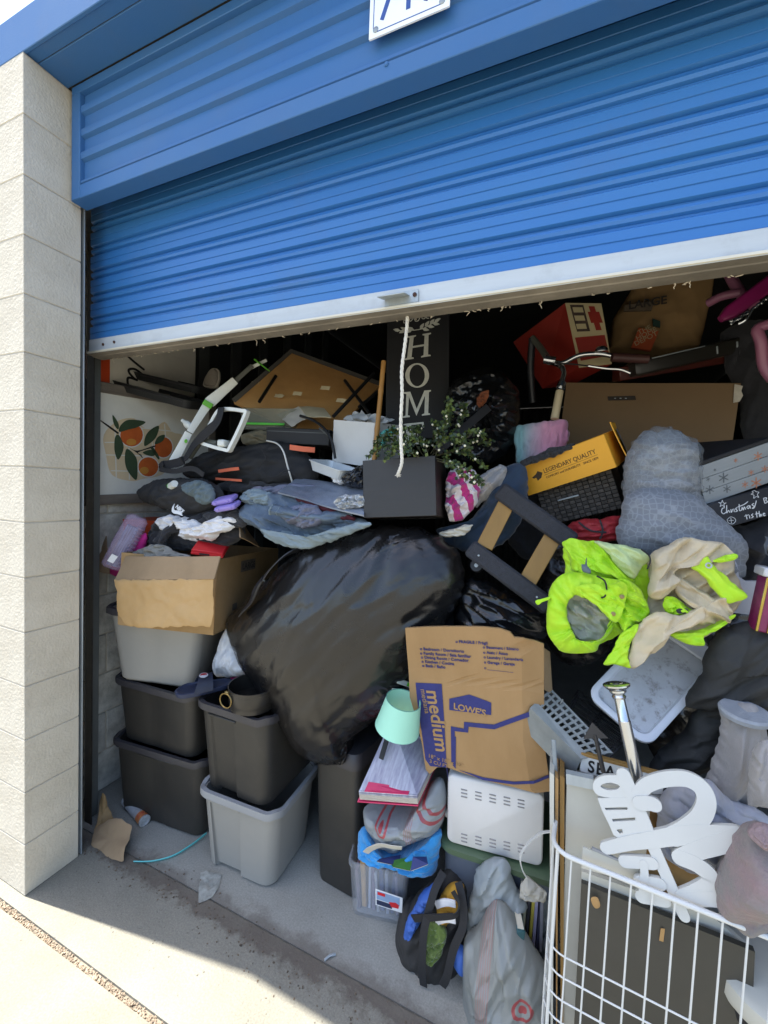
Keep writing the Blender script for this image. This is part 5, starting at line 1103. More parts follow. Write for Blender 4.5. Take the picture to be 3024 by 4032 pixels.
for k, yy in enumerate((1955, 1990)):
    solo('knit_sleeve', 'white knitted band across the yellow scarf, %s of two' % ('upper' if k == 0 else 'lower'), 'sleeve', strip(smooth_path(PS([(942, yy, .40), (962, yy - 6, .385), (984, yy - 2, .385)], 0), 4), .020, .006, V((0, 0, 1))), 'white_jersey')
soft('blue_pouch', 'blue pouch in the lower right mouth of the floor duffel', 'pouch', [(984, 2050), (1002, 2058), (1006, 2090), (1000, 2108), (986, 2092), (980, 2068)], .385, 'blue_nylon', front=.02, back=.04, seed=85, nr=10, ns=40)
for k, (pts, lab) in enumerate((([(958, 1884, .42), (940, 1920, .39), (926, 1968, .37), (915, 2020, .355), (912, 2090, .35), (915, 2130, .36)], 'long black webbing handle on the near side of the duffel'), ([(990, 1905, .41), (1000, 1950, .385), (1000, 2000, .37), (980, 2050, .36), (965, 2110, .355), (955, 2130, .36)], 'long black webbing handle beside the grey carrier bag'), ([(892, 1984, .385), (930, 1982, .36), (966, 1980, .355), (985, 1975, .36), (990, 1950, .37), (978, 1925, .38)], 'black webbing strap looping across the duffel opening'))):
    solo('webbing_strap', lab, 'strap', strip(smooth_path(PS(pts, 0), 6), .024, .003, V((1, 0, .1)) if k < 2 else V((.1, -.2, 1))), 'web_black')

# big front carrier bag, its neighbour with books
FB = [(1070, 1946), (1054, 1960), (1038, 1990), (1022, 2010), (1006, 2020), (1000, 2060), (1000, 2130), (1004, 2230), (1050, 2262), (1120, 2266), (1184, 2250), (1192, 2180), (1186, 2108), (1160, 2060), (1130, 2010), (1104, 1972), (1090, 1955)]
v2 = blob(PS(FB, .40), .11, .08, 50, 180, fold=.013, fs=.085, an=2.4, fd=1.3, sharp=1.0, seed=87, rad=(P(1072, 1935, .40), .045, 8, .12))
w2 = np.array([tuple(p) for p in v2[0]]); o2 = w2.mean(0); o2[2] = w2[:, 2].min()
c3 = P(1128, 2198, .30) - V(o2); s3, s4 = P(1030, 2120, .31) - V(o2), P(1058, 2120, .31) - V(o2)
bagmat('carrier_film_b', '8e918e', [(c3.x, c3.z, .020, .029, RED), (c3.x, c3.z, 0, .011, RED)], [(s3.x, s4.x, 150, 'a06c66', .5)], rough=.42)
MATS['carrier_film_b'].node_tree.nodes['Principled BSDF'].inputs['Alpha'].default_value = .82
solo('carrier_bag', 'tall grey carrier bag with a red ring logo standing beside the cart', 'bag', v2, 'carrier_film_b')
for k, (u, v, c_, lab) in enumerate(((1106, 1985, '2c5a60', 'teal'), (1092, 2000, '6d6a62', 'taupe'), (1040, 2030, '4a4048', 'plum'))):
    mat('bagged_' + lab, c_, .6, var=.15); a = P(u, v, .40); t = thing('hardback_book', '%s hardback book showing dimly through the tall carrier bag' % lab, 'book', pose((a.x, .43, a.z - .20), (.05, .06 - .08 * k, .3)))
    mobj('cover', box(.024, .10, .2, .002), 'bagged_' + lab, t); mobj('pages', box(.018, .094, .202), 'book_page', t).location = (0, .004, .0005)
mat('grey_film', '8f9698', .4, var=.1, vs=8, wr=(22, .004, (1, 1, .6)), bump=.5, bs=25, alpha=.93)
soft('carrier_bag', 'crumpled translucent grey bag handle rising behind the tall carrier bag', 'bag', [(1026, 1888), (1040, 1866), (1062, 1856), (1090, 1858), (1102, 1872), (1108, 1905), (1130, 1938), (1142, 1960), (1124, 1956), (1100, 1935), (1090, 1950), (1060, 1950), (1040, 1985), (1016, 2016), (1010, 1985), (1018, 1935)], .46, 'grey_film', front=.05, back=.05, fold=.011, fs=.08, an=2.2, fd=1.1, sharp=.95, seed=88, nr=22, ns=110)
soft('carrier_bag', 'dull grey plastic bag of books in the corner by the cart', 'bag', [(1124, 1912), (1150, 1908), (1184, 1934), (1190, 1990), (1190, 2090), (1160, 2060), (1130, 2000), (1114, 1950)], .52, 'grey_film', front=.03, back=.07, fold=.008, fs=.05, an=2, fd=1.0, sharp=.7, seed=89, nr=16, ns=70)
random.seed(5)
for k, (c_, lab) in enumerate((('31505c', 'teal'), ('b8b49a', 'cream'), ('2c2c34', 'black'), ('a89a3c', 'olive'), ('8a86a0', 'lilac'), ('2a2a40', 'indigo'), ('7a7a82', 'grey'))):
    mat('spine_' + lab, c_, .6, var=.15, vs=30); a = P(1122 + k * 8, 1925 + k * 5, .455); t = thing('paperback', 'upright %s paperback in the grey bag by the cart' % lab, 'book', pose((a.x, .52, a.z - .16), (0, random.uniform(-.03, .03), .1)))
    mobj('cover', box(.0095, .11, .16, .001), 'spine_' + lab, t); mobj('pages', box(.007, .105, .161), 'book_page', t).location = (0, .004, .001)
solo('white_cable', 'white flat cable arching over the grey bags', 'cable', strip(smooth_path(PS([(1192, 1796, .42), (1168, 1800, .42), (1140, 1822, .41), (1124, 1850, .40), (1128, 1878, .40), (1138, 1896, .41)], 0), 6), .010, .003, V((.3, -1, .3))), 'piping_white')
solo('grey_paper_cup', 'grey crushed paper wedge on top of the bagged books', 'paper', blob(PS([(1138, 1892), (1182, 1930), (1178, 1948), (1122, 1942), (1124, 1912)], .43), .015, .02, 10, 40, fold=.006, fs=.03, sharp=.8, seed=90, sm=False), 'paper_grey')

# small things on the floor
t = thing('cardboard_scrap', 'torn bent piece of cardboard on the floor by the door track', 'cardboard', base_of([PZ(235, 1840)]))
M = t.matrix_world
mobj('lower_leaf', rel(blob(PS([(196, 1822, .25), (204, 1790, .30), (235, 1770, .32), (262, 1768, .33), (284, 1785, .33), (280, 1812, .30), (270, 1832, .27), (266, 1862, .245), (235, 1855, .24), (205, 1846, .24)], 0), .003, .003, 10, 60, fold=.002, fs=.05, exp=.2, sm=False, edge=.004), M), 'cardboard_inner', t)
mobj('upright_leaf', rel(blob(PS([(202, 1800, .29), (212, 1765, .33), (215, 1730, .36), (222, 1712, .37), (228, 1720, .37), (232, 1740, .37), (248, 1772, .36), (225, 1790, .33), (206, 1815, .28)], 0), .003, .003, 10, 60, fold=.002, fs=.05, exp=.2, sm=False, edge=.004), M), 'cardboard', t)
mat('can_white', 'b9bbbd', .4, var=.15, vs=20, metal=.2); mat('can_red', 'b03a34', .5, var=.3, vs=20, col2='c8a05a')
M, L_ = axis_frame(PZ(246, 1758) + V((0, .06, .03)), PZ(304, 1792) + V((0, .02, .026)))
t = thing('aerosol_can', 'dented white and red can lying by the cardboard scrap', 'can', M)
mobj('body', lathe([(.020, 0), (.024, .004), (.024, L_ - .03)], 24), 'can_white', t); mobj('label', lathe([(.0243, L_ - .045), (.0243, L_ - .008)], 24, False, False), 'can_red', t); mobj('rim', lathe([(.0238, L_ - .01), (.025, L_ - .004), (.025, L_), (.019, L_ + .001), (.017, L_ - .004), (.008, L_ - .004), (.007, L_ - .001)], 24), 'can_white', t)
mat('aqua', '5fc0c0', .45, var=.05)
solo('aqua_strap', 'thin aqua plastic strip curving over the floor under the totes', 'strip', strip(smooth_path([PZ(289, 1861, .006), PZ(330, 1860, .006), PZ(375, 1848, .008), PZ(415, 1824, .010), PZ(446, 1800, .014)], 8), .012, .003, V((.2, -.6, .8))), 'aqua')
mat('dirty_paper', 'a3a49c', .9, var=.3, vs=25, dirt=.3)
solo('paper_scrap', 'dirty grey paper scrap stuck under the grey floor tote', 'paper', blob([PZ(434, 1884, .004), PZ(448, 1880, .006), PZ(480, 1888, .004), PZ(474, 1915, .003), PZ(458, 1938, .003), PZ(428, 1952, .003), PZ(430, 1915, .003)], .002, .002, 8, 60, fold=.002, fs=.03, exp=.2, sm=False, edge=.003), 'dirty_paper')
t = thing('metal_clip', 'small chrome clip lying on the concrete floor', 'clip', pose(PZ(713, 2070), (0, 0, .9)))
mobj('body', tube([(-.02, 0, .004), (.0, .004, .006), (.02, 0, .004)], .004, 8), 'galvanised', t); mobj('lever', box(.02, .006, .003, .001), 'galvanised', t).location = (.006, 0, .008)
# ================================================================ right half of the pile
def r3(pts): return [((1900 + .6775 * x) / KS, (1000 + .6775 * y) / KS) for x, y in pts]
def r6(pts): return [((2024 + .6028 * x) / KS, (2000 + .6028 * y) / KS) for x, y in pts]
def r9(pts): return [((2024 + .6028 * x) / KS, (2900 + .6028 * y) / KS) for x, y in pts]
def bar(name, a, b, w, d, m, parent=None, bev=.002, label=None, cat=None):
    M, L_ = axis_frame(a, b); vf = box(w, d, L_, bev); vf = ([M @ V(p) for p in vf[0]], vf[1])
    if parent is None: return solo(name, label, cat, vf, m)
    return mobj(name, rel(vf, parent.matrix_world), m, parent)
# bin bags at the back and below the dolly
soft('bin_bag', 'shiny black bin bag with orange cloth showing, behind the greenery', 'bin bag', [(962, 905), (968, 850), (990, 818), (1030, 800), (1066, 798), (1102, 820), (1124, 866), (1122, 930), (1100, 975), (1060, 1000), (1010, 1012), (978, 990)], .92, 'bag_black_shiny', front=.14, back=.14, fold=.016, fs=.07, an=2, sharp=.7, seed=101, nr=30, ns=120, rad=(P(1062, 900, .9), .05, 6, .12))
soft('orange_cloth', 'rust orange cloth poking through the rear bin bag', 'cloth', [(1030, 868), (1042, 850), (1056, 845), (1052, 865), (1038, 882)], .76, mat('rust_cloth', '8a4a28', .8, var=.3, vs=30), front=.015, back=.02, fold=.006, fs=.02, nr=8, ns=30)
soft('bin_bag', 'glossy crumpled black bin bag under the furniture dolly', 'bin bag', [(984, 1300), (996, 1266), (1014, 1246), (1050, 1256), (1100, 1282), (1150, 1302), (1186, 1320), (1186, 1372), (1120, 1382), (1040, 1376), (986, 1362)], .62, 'bag_black_shiny', front=.08, back=.10, fold=.014, fs=.08, an=2.8, fd=-.4, sharp=.75, seed=102, nr=28, ns=120)
t = thing('dark_carton', 'dark grey carton edge standing behind the moving carton', 'carton', base_of([P(962, 1350, .66)])); mobj('panel', rel(sheet(PS([(950, 1295, .66), (1000, 1270, .66), (990, 1365, .62), (930, 1362, .62)], 0), 4, 4, .01), t.matrix_world), 'box_black', t)
# bedding
mat('navy_quilt', '24384f', .85, var=.12, vs=6, bump=.3, bs=60, sheen=.2); mat('grey_fleece', '9a9796', .95, var=.12, vs=10, bump=.6, bs=140, sheen=.3)
soft('quilt', 'dark navy quilt bunched behind the furniture dolly', 'quilt', [(942, 1146), (985, 1140), (1020, 1120), (1050, 1080), (1078, 1030), (1100, 1005), (1130, 1005), (1140, 1050), (1130, 1110), (1105, 1160), (1062, 1184), (1010, 1192), (966, 1176)], .70, 'navy_quilt', front=.07, back=.08, fold=.016, fs=.08, an=2.6, fd=.8, sharp=.4, seed=103, nr=26, ns=110)
soft('quilt_hem', 'cream and green hem of the navy quilt above the big bag', 'quilt', [(948, 1150), (975, 1140), (1005, 1132), (1020, 1136), (1012, 1150), (985, 1160), (955, 1158)], .585, 'strap_cream', front=.015, back=.015, fold=.006, fs=.03, an=3, seed=104, nr=10, ns=50)
soft('fleece', 'light grey fleece blanket between the towel and the dolly', 'blanket', [(1022, 1072), (1030, 1035), (1052, 1018), (1078, 1004), (1094, 1010), (1092, 1040), (1068, 1064), (1044, 1085), (1028, 1098)], .66, 'grey_fleece', front=.05, back=.05, fold=.012, fs=.05, an=2, fd=.9, sharp=.5, seed=105)
m = mat('beach_towel', 'cfc3c8', .95, var=.06, vs=12, bump=.6, bs=140, sheen=.3); n = m.node_tree.nodes; L = m.node_tree.links; b = n['Principled BSDF']
wv = n.new('ShaderNodeTexWave'); wv.inputs['Scale'].default_value = 7.5; wv.inputs['Distortion'].default_value = 3.5; wv.inputs['Detail'].default_value = 1.0; wv.bands_direction = 'DIAGONAL'
tc = n.new('ShaderNodeTexCoord'); L.new(tc.outputs['Object'], wv.inputs['Vector']); rr = n.new('ShaderNodeValToRGB'); rr.color_ramp.interpolation = 'CONSTANT'; rr.color_ramp.elements[0].color = (*lin('b02878'), 1); rr.color_ramp.elements[1].color = (*lin('d0c8cc'), 1); rr.color_ramp.elements[1].position = .45
L.new(wv.outputs[0], rr.inputs[0]); L.new(rr.outputs[0], b.inputs['Base Color'])
soft('beach_towel', 'magenta and white striped towel beside the planter', 'towel', [(966, 1030), (980, 1014), (1010, 1008), (1030, 1020), (1034, 1050), (1030, 1085), (1016, 1108), (992, 1122), (968, 1120)], .62, 'beach_towel', front=.05, back=.06, fold=.014, fs=.04, an=1.8, fd=.6, sharp=.6, seed=106)
def stripes(name, cols, axis, scale, rough=.95):
    m = mat(name, cols[0], rough, var=.05, bump=.5, bs=120, sheen=.3); n = m.node_tree.nodes; L = m.node_tree.links; b = n['Principled BSDF']
    tc = n.new('ShaderNodeTexCoord'); sp = n.new('ShaderNodeSeparateXYZ'); L.new(tc.outputs['Object'], sp.inputs[0]); mm = n.new('ShaderNodeMath'); mm.operation = 'MULTIPLY_ADD'; mm.inputs[1].default_value = scale; mm.inputs[2].default_value = .5; L.new(sp.outputs[axis], mm.inputs[0])
    r = n.new('ShaderNodeValToRGB'); e = r.color_ramp.elements; e[0].color = (*lin(cols[0]), 1); e[1].color = (*lin(cols[-1]), 1); e[1].position = .95
    for k, c in enumerate(cols[1:-1]): q = e.new((k + 1) / (len(cols) - 1)); q.color = (*lin(c), 1)
    L.new(mm.outputs[0], r.inputs[0]); L.new(r.outputs[0], b.inputs['Base Color']); return m
stripes('plaid_wool', ['6f979c', '7aa3a8', 'a99aa8', 'c88fa6', 'c486a0', 'b87a98'], 'X', 4.6)
soft('plaid_blanket', 'folded teal and pink wool blanket beside the yellow shoe box', 'blanket', [(1113, 926), (1150, 914), (1222, 908), (1228, 930), (1226, 962), (1200, 984), (1150, 998), (1118, 1004), (1112, 965)], .90, 'plaid_wool', front=.05, back=.08, fold=.006, fs=.03, an=4, fd=1.5, sharp=.4, seed=107, exp=.3)
soft('black_glove', 'black glove lying on the yellow shoe box', 'glove', [(1124, 1000), (1150, 984), (1200, 968), (1234, 958), (1236, 970), (1190, 990), (1140, 1006)], .70, 'black_cloth', front=.02, back=.02, fold=.006, fs=.03, nr=10, ns=40)

# yellow shoe box and wicker drawer
mat('box_yellow', 'd89a24', .6, var=.05, vs=5, bump=.1); mat('ink_brown', '3d2f1c', .8); mat('wicker', '2f2c2a', .6, var=.3, vs=30); mat('wicker_light', '45403c', .6, var=.2, vs=30); mat('photo_print', '8a7f78', .6, var=.4, vs=20)
MY = pose((1.834, .818, 1.668), (.239, -.344, -.339)); t = thing('shoe_box', 'yellow work boot box reading LEGENDARY QUALITY on the wicker drawer', 'box', MY); w, d, h = .308, .208, .114
mobj('carton', loft([[(x, y, z) for x, y in rrect(w, d, .002, 1)] for z in (0, h)] + [[(x, y, z) for x, y in rrect(w - .006, d - .006, .002, 1)] for z in (h, .03)]), 'box_yellow', t, False)
mobj('lid_flap', sheet([V((w / 2 + .004, d / 2, h + .022)), V((w / 2 + .02, -d / 2 + .05, h + .03)), V((w / 2 + .035, -d / 2 + .02, -.0)), V((w / 2 + .006, d / 2, -.0))], 6, 6, .003, fold=.004, fs=.05), 'box_yellow', t)
mobj('photo_panel', sheet([V((w / 2 + .010, d / 2 - .02, h + .00)), V((w / 2 + .026, -d / 2 + .07, h + .002)), V((w / 2 + .037, -d / 2 + .05, .012)), V((w / 2 + .012, d / 2 - .02, .012))], 4, 4, .0005), 'photo_print', t)
q = lambda pts: LPS(r3(pts), MY, -d / 2)
(x0, z0), (x1, z1) = q([(360, 1275), (662, 1158)]); L_ = math.hypot(x1 - x0, z1 - z0); ang = math.atan2(z1 - z0, x1 - x0)
o = text('LEGENDARY QUALITY', .02, 'ink_brown', t, Matrix.Identity(4)); W_ = max(v.co.x for v in o.data.vertices); o.matrix_local = onface(-d / 2) @ Matrix.Translation((x0, z0, 0)) @ Matrix.Rotation(ang, 4, 'Z') @ Matrix.Diagonal((L_ / W_, L_ / W_ * 1.25, 1, 1))
(x0, z0), (x1, z1) = q([(372, 1305), (676, 1192)]); L_ = math.hypot(x1 - x0, z1 - z0)
o = text('COMFORT and DURABILITY   SINCE 1879', .01, 'ink_brown', t, Matrix.Identity(4)); W_ = max(v.co.x for v in o.data.vertices); o.matrix_local = onface(-d / 2) @ Matrix.Translation((x0, z0, 0)) @ Matrix.Rotation(ang, 4, 'Z') @ Matrix.Diagonal((L_ / W_, L_ / W_ * 1.1, 1, 1))
ink([q([(360, 1286), (668, 1166)])], .0008, 'ink_brown', t, onface(-d / 2), 'rule_line')
flat([q([(288, 1300), (310, 1280), (320, 1262), (348, 1270), (342, 1300), (322, 1318), (312, 1300), (300, 1306)])], .0006, 'ink_brown', t, onface(-d / 2), 'emblem')
MWk = pose((1.886, .913, 1.540), (.18, -.315, -.216)); t = thing('wicker_drawer', 'dark woven wicker drawer with a silver pull under the yellow box', 'drawer', MWk); w, d, h = .268, .25, .165
mobj('frame', box(w - .012, d - .012, h - .006, .004), 'wicker', t).location = (0, 0, .003)
wv_a, wv_b = MB(), MB()
for i in range(13):
    for j in range(11):
        M = Matrix.Translation((-w / 2 + .012 + i * (w - .02) / 12.4, -d / 2 + .004, .006 + j * (h - .012) / 11))
        (wv_a if (i + j) % 2 else wv_b).add(box((w - .02) / 12.4 - .001, .008 if (i + j) % 2 else .004, (h - .012) / 11 - .001, .0012), M)
for nm, mb_, m_ in (('front_weave', wv_a, 'wicker_light'), ('back_weave', wv_b, 'wicker')): o = mb_.obj(nm, m_, t); o['kind'] = 'stuff'
mobj('pull', box(.075, .006, .006, .002), 'galvanised', t).location = (-.03, -d / 2 - .006, .085)
mat('red_nylon', '9c1f26', .7, var=.15, vs=10, bump=.3, bs=60)
o = soft('red_bag', 'small red nylon bag with black cords beside the wicker drawer', 'bag', [(1222, 1150), (1234, 1132), (1262, 1120), (1300, 1120), (1340, 1118), (1346, 1140), (1338, 1166), (1290, 1172), (1230, 1170)], .66, 'red_nylon', front=.04, back=.05, fold=.010, fs=.05, an=2, sharp=.6, seed=108)
for pts in ([(1250, 1128, .625), (1275, 1146, .615), (1310, 1150, .615)], [(1296, 1124, .62), (1302, 1146, .615), (1296, 1164, .62)]): mobj('cord', tube([p - o.location for p in smooth_path(PS(pts, 0), 5)], .003, 5), 'black_cloth', o)

# wrapped quilted roll
m = mat('quilted_grey', '6d7683', .75, var=.14, vs=8, bump=.0, sheen=.15); n = m.node_tree.nodes; L = m.node_tree.links; b = n['Principled BSDF']
tc = n.new('ShaderNodeTexCoord'); mp = n.new('ShaderNodeMapping'); mp.inputs['Scale'].default_value = (1, .4, 1); L.new(tc.outputs['Object'], mp.inputs[0]); vo = n.new('ShaderNodeTexVoronoi'); vo.feature = 'DISTANCE_TO_EDGE'; vo.inputs['Scale'].default_value = 62; vo.inputs['Randomness'].default_value = .6; L.new(mp.outputs[0], vo.inputs['Vector'])
rp = n.new('ShaderNodeValToRGB'); rp.color_ramp.elements[0].position = .03; rp.color_ramp.elements[1].position = .12; rp.color_ramp.elements[0].color = (*lin('82868c'), 1); rp.color_ramp.elements[1].color = (*lin('70747b'), 1); L.new(vo.outputs['Distance'], rp.inputs[0]); L.new(rp.outputs[0], b.inputs['Base Color'])
bm_ = n.new('ShaderNodeBump'); bm_.inputs['Strength'].default_value = .3; bm_.inputs['Distance'].default_value = .003; L.new(rp.outputs[0], bm_.inputs['Height']); L.new(bm_.outputs[0], b.inputs['Normal'])
m = mat('wrap_film', 'a7adb2', .3, var=.1, vs=8, wr=(26, .006), bump=.8, bs=40, alpha=.30, spec=.7)
o = soft('quilted_roll', 'grey quilted blanket roll in plastic film standing behind the jacket', 'blanket', [(1350, 1090), (1346, 1030), (1352, 990), (1362, 968), (1380, 940), (1398, 930), (1412, 938), (1440, 928), (1470, 934), (1490, 952), (1506, 960), (1508, 1000), (1510, 1050), (1524, 1100), (1500, 1150), (1420, 1160), (1356, 1140)], .68, 'quilted_grey', front=.09, back=.10, fold=.012, fs=.12, an=2.2, fd=.1, sharp=.9, seed=110, nr=30, ns=120, exp=.45)
vf = blob(PS([(1350, 1062), (1348, 1020), (1358, 978), (1378, 944), (1404, 926), (1444, 924), (1484, 936), (1508, 966), (1514, 1005), (1510, 1062), (1440, 1076)], .665), .095, .08, 34, 120, fold=.011, fs=.08, an=1.8, sharp=1.0, seed=111, exp=.45, edge=.012)
mobj('plastic_wrap', (np.array([tuple(p) for p in vf[0]]) - np.array(o.location), vf[1]), 'wrap_film', o)
soft('quilted_cushion', 'grey blue quilted pad with a burnt hole under the jacket', 'pad', [(1332, 1172), (1340, 1110), (1352, 1070), (1400, 1050), (1460, 1056), (1512, 1080), (1560, 1118), (1600, 1160), (1616, 1205), (1606, 1246), (1540, 1246), (1450, 1226), (1370, 1205)], .60, 'quilted_grey', front=.08, back=.10, fold=.011, fs=.13, an=2.4, fd=-.3, sharp=.8, seed=112, nr=24, ns=110)

# Christmas tins
mat('tin_grey', '8f9497', .5, var=.12, vs=6, stretch=(.4, 3, 3)); mat('tin_dark', '23252c', .55, var=.1, vs=8); mat('copper_print', 'b4795e', .5, var=.1); mat('flake_grey', '5f6468', .6)
MU = pose((2.227, .836, 1.639), (.072, -.390, .362)); t = thing('gift_box', 'grey wood print gift box with copper and grey snowflakes', 'box', MU); w, d, h = .225, .30, .118
for k in range(3): mobj('plank_panel', box(w, d, h / 3 - .0012, .0008), 'tin_grey', t).location = (0, 0, k * h / 3)
mobj('lid', box(w + .006, d + .006, .012, .002), 'box_black', t).location = (0, 0, h)
def flake(x, z, r, m_, y0):
    s = []
    for k in range(3):
        a = k * math.pi / 3 + .3; s.append([(x - r * math.cos(a), z - r * math.sin(a)), (x + r * math.cos(a), z + r * math.sin(a))])
    ink(s, r * .22, m_, t, onface(y0), 'snowflake')
for px, py, r, m_ in ((1400, 1300, .014, 'flake_grey'), (1420, 1365, .011, 'flake_grey'), (1320, 1370, .012, 'flake_grey'), (1350, 1255, .004, 'flake_grey'), (1310, 1310, .006, 'flake_grey'), (1600, 1175, .012, 'copper_print'), (1560, 1270, .008, 'copper_print'), (1590, 1330, .015, 'copper_print'), (1525, 1340, .009, 'copper_print'), (1640, 1250, .010, 'copper_print'), (1470, 1200, .006, 'copper_print')):
    x, z = LP(*r3([(px, py)])[0], MU, -d / 2); flake(x, z, r, m_, -d / 2)
MX = pose((2.249, .822, 1.535), (-.07, -.331, .427)); t = thing('gift_box', 'black gift box with white Christmas brush lettering', 'box', MX); w, d, h = .225, .30, .082
mobj('carton', box(w, d, h, .002), 'tin_dark', t)
q = lambda pts: LPS(r3(pts), MX, -d / 2)
ink([q([(1405, 1475), (1392, 1480), (1388, 1500), (1400, 1510), (1415, 1500)]), q([(1418, 1462), (1418, 1505), (1428, 1490), (1436, 1502)]), q([(1442, 1485), (1445, 1502), (1452, 1484)]), q([(1460, 1482), (1462, 1498)]), q([(1478, 1474), (1470, 1482), (1480, 1492), (1470, 1498)]), q([(1490, 1455), (1492, 1490), (1500, 1490)]), q([(1484, 1470), (1520, 1455), (1540, 1440)]),
     q([(1505, 1490), (1508, 1472), (1515, 1488), (1520, 1470), (1528, 1484)]), q([(1545, 1462), (1535, 1472), (1545, 1480), (1552, 1462), (1556, 1478)]), q([(1575, 1450), (1565, 1458), (1578, 1468), (1566, 1478)]), q([(1590, 1435), (1580, 1470), (1570, 1480)]),
     q([(1632, 1420), (1640, 1450)]), q([(1632, 1420), (1650, 1418), (1645, 1432), (1656, 1440), (1640, 1450)]), q([(1530, 1515), (1536, 1540)]), q([(1522, 1524), (1545, 1516)]), q([(1550, 1520), (1552, 1536)]), q([(1570, 1510), (1562, 1518), (1572, 1526), (1562, 1534)]),
     q([(1590, 1498), (1594, 1530)]), q([(1584, 1512), (1606, 1506)]), q([(1606, 1495), (1610, 1528), (1616, 1512), (1622, 1524)]), q([(1628, 1516), (1640, 1508), (1630, 1508), (1634, 1522), (1642, 1518)])], .0022, 'logo_white', t, onface(-d / 2))
ink([q([(1392, 1430), (1400, 1448), (1415, 1446), (1402, 1455), (1405, 1470), (1392, 1460), (1380, 1468), (1384, 1452), (1370, 1444), (1386, 1446), (1392, 1430)])], .0012, 'logo_white', t, onface(-d / 2), 'star_print')
ink([q([(1565, 1380), (1580, 1375), (1590, 1382), (1605, 1385), (1596, 1398), (1604, 1415), (1590, 1410), (1575, 1420), (1576, 1402), (1560, 1396), (1572, 1390), (1565, 1380)])], .0012, 'logo_white', t, onface(-d / 2), 'gingerbread_print')
ink([q([(1420, 1545), (1440, 1528), (1462, 1535), (1470, 1550), (1455, 1568), (1430, 1565), (1420, 1545)]), q([(1430, 1550), (1458, 1548)]), q([(1442, 1534), (1446, 1564)])], .0012, 'logo_white', t, onface(-d / 2), 'flake_print')

# furniture dolly
mat('dolly_carpet', '33343a', .95, var=.2, vs=80, bump=.8, bs=250); mat('dolly_wood', '9c7840', .7, var=.18, vs=5, bump=.15, bs=30, stretch=(1, 1, .3)); mat('wheel_black', '17171a', .5)
t = thing('furniture_dolly', 'wooden furniture dolly with black carpeted rails propped on the pile', 'dolly', base_of([P(1110, 1290, .55)]))
bar('crossbar', P(1100, 1076, .60), P(1046, 1182, .545), .055, .018, 'dolly_wood', t); bar('crossbar', P(1200, 1150, .60), P(1136, 1262, .545), .055, .018, 'dolly_wood', t)
bar('carpet_rail', P(1078, 1058, .585), P(1238, 1172, .585), .062, .03, 'dolly_carpet', t, .008); bar('carpet_rail', P(1014, 1182, .53), P(1188, 1312, .53), .060, .03, 'dolly_carpet', t, .008)
M = t.matrix_world.inverted(); p = M @ P(1030, 1222, .575)
mobj('castor', lathe([(.0, -.011), (.020, -.011), (.024, -.006), (.024, .006), (.020, .011), (.0, .011)], 20), 'wheel_black', t).matrix_local = Matrix.Translation(p) @ Matrix.Rotation(1.3, 4, 'X'); mobj('castor_hub', lathe([(.007, -.013), (.007, .013)], 12), 'galvanised', t).matrix_local = Matrix.Translation(p) @ Matrix.Rotation(1.3, 4, 'X')
for u, v in ((1034, 1200), (1160, 1290)): mobj('screw', lathe([(.004, 0), (.002, .003)], 8), 'galvanised', t).matrix_local = Matrix.Translation(M @ P(u, v, .513)) @ Matrix.Rotation(1.4, 4, 'X')

# ================================================================ upper right: boxes, bike, carton
mat('brown_carton', '7f684e', .85, var=.08, vs=3, bump=.3, bs=6, spec=.2); mat('tape_white', 'c9c2b4', .6, var=.15, vs=30)
MK = pose((2.075, 1.246, 1.797), (-.037, .062, .029)); t = thing('flat_carton', 'wide flat brown carton with a punched handle behind the quilted roll', 'carton', MK); w, d, h = .635, .12, .291
mobj('carton', rel(sheet([MK @ V((-w / 2, -d / 2, h)), MK @ V((w / 2, -d / 2, h)), MK @ V((w / 2, -d / 2, 0)), MK @ V((-w / 2, -d / 2, 0))], 30, 16, .006, fold=.004, fs=.2, seed=7), MK), 'brown_carton', t)
mobj('carton_body', box(w - .004, d - .012, h - .004, .002), 'brown_carton', t).location = (0, .008, 0)
q = LPS(r3([(725, 830), (885, 826), (890, 850), (730, 854)]), MK, -d / 2); flat([q], .001, 'print_dark', t, onface(-d / 2, .006), 'handle_slot')
for px in (768, 800, 830): x, z = LP(*r3([(px, 844)])[0], MK, -d / 2); mobj('staple', box(.007, .002, .003), 'galvanised', t).location = (x, -d / 2 - .009, z)
q = LPS(r3([(1460, 760), (1508, 770), (1500, 800), (1510, 825), (1490, 860), (1452, 868)]), MK, -d / 2); flat([q], .001, 'tape_white', t, onface(-d / 2, .007), 'tape_patch')
mat('red_print', '8e2418', .6, var=.08, vs=6); mat('cream_print', 'b9ab84', .7, var=.06); mat('dark_print', '4a3a34', .7, var=.4, vs=40)
F = PS(r3([(480, 285), (690, 288), (752, 640), (560, 662)]), 1.12); bk = V((-.24, .24, -.14))
MR = base_of(F); t = thing('tool_box_carton', 'red and cream printed tool carton tilted under the door', 'carton', MR)
Lf = PS(r3([(178, 512), (480, 285), (560, 662), (348, 782)]), 0) if False else [P(*r3([(178, 512)])[0], 1.34), F[0], F[3], P(*r3([(348, 782)])[0], 1.30)]
mobj('carton', rel(hexa([F[3], F[2], F[2] + (Lf[3] - F[3]), Lf[3]], [F[0], F[1], F[1] + (Lf[0] - F[0]), Lf[0]]), MR), 'red_print', t, False)
n_ = (F[1] - F[0]).cross(F[3] - F[0]).normalized(); n_ = n_ if n_.dot(CAM - F[0]) > 0 else -n_
def onF(pts, m_, k, nm):
    g = [(F[0].lerp(F[1], a)).lerp(F[3].lerp(F[2], a), b_) + n_ * k for a, b_ in pts]; mobj(nm, rel(hexa(g, [p + n_ * .0008 for p in g]), MR), m_, t, False)
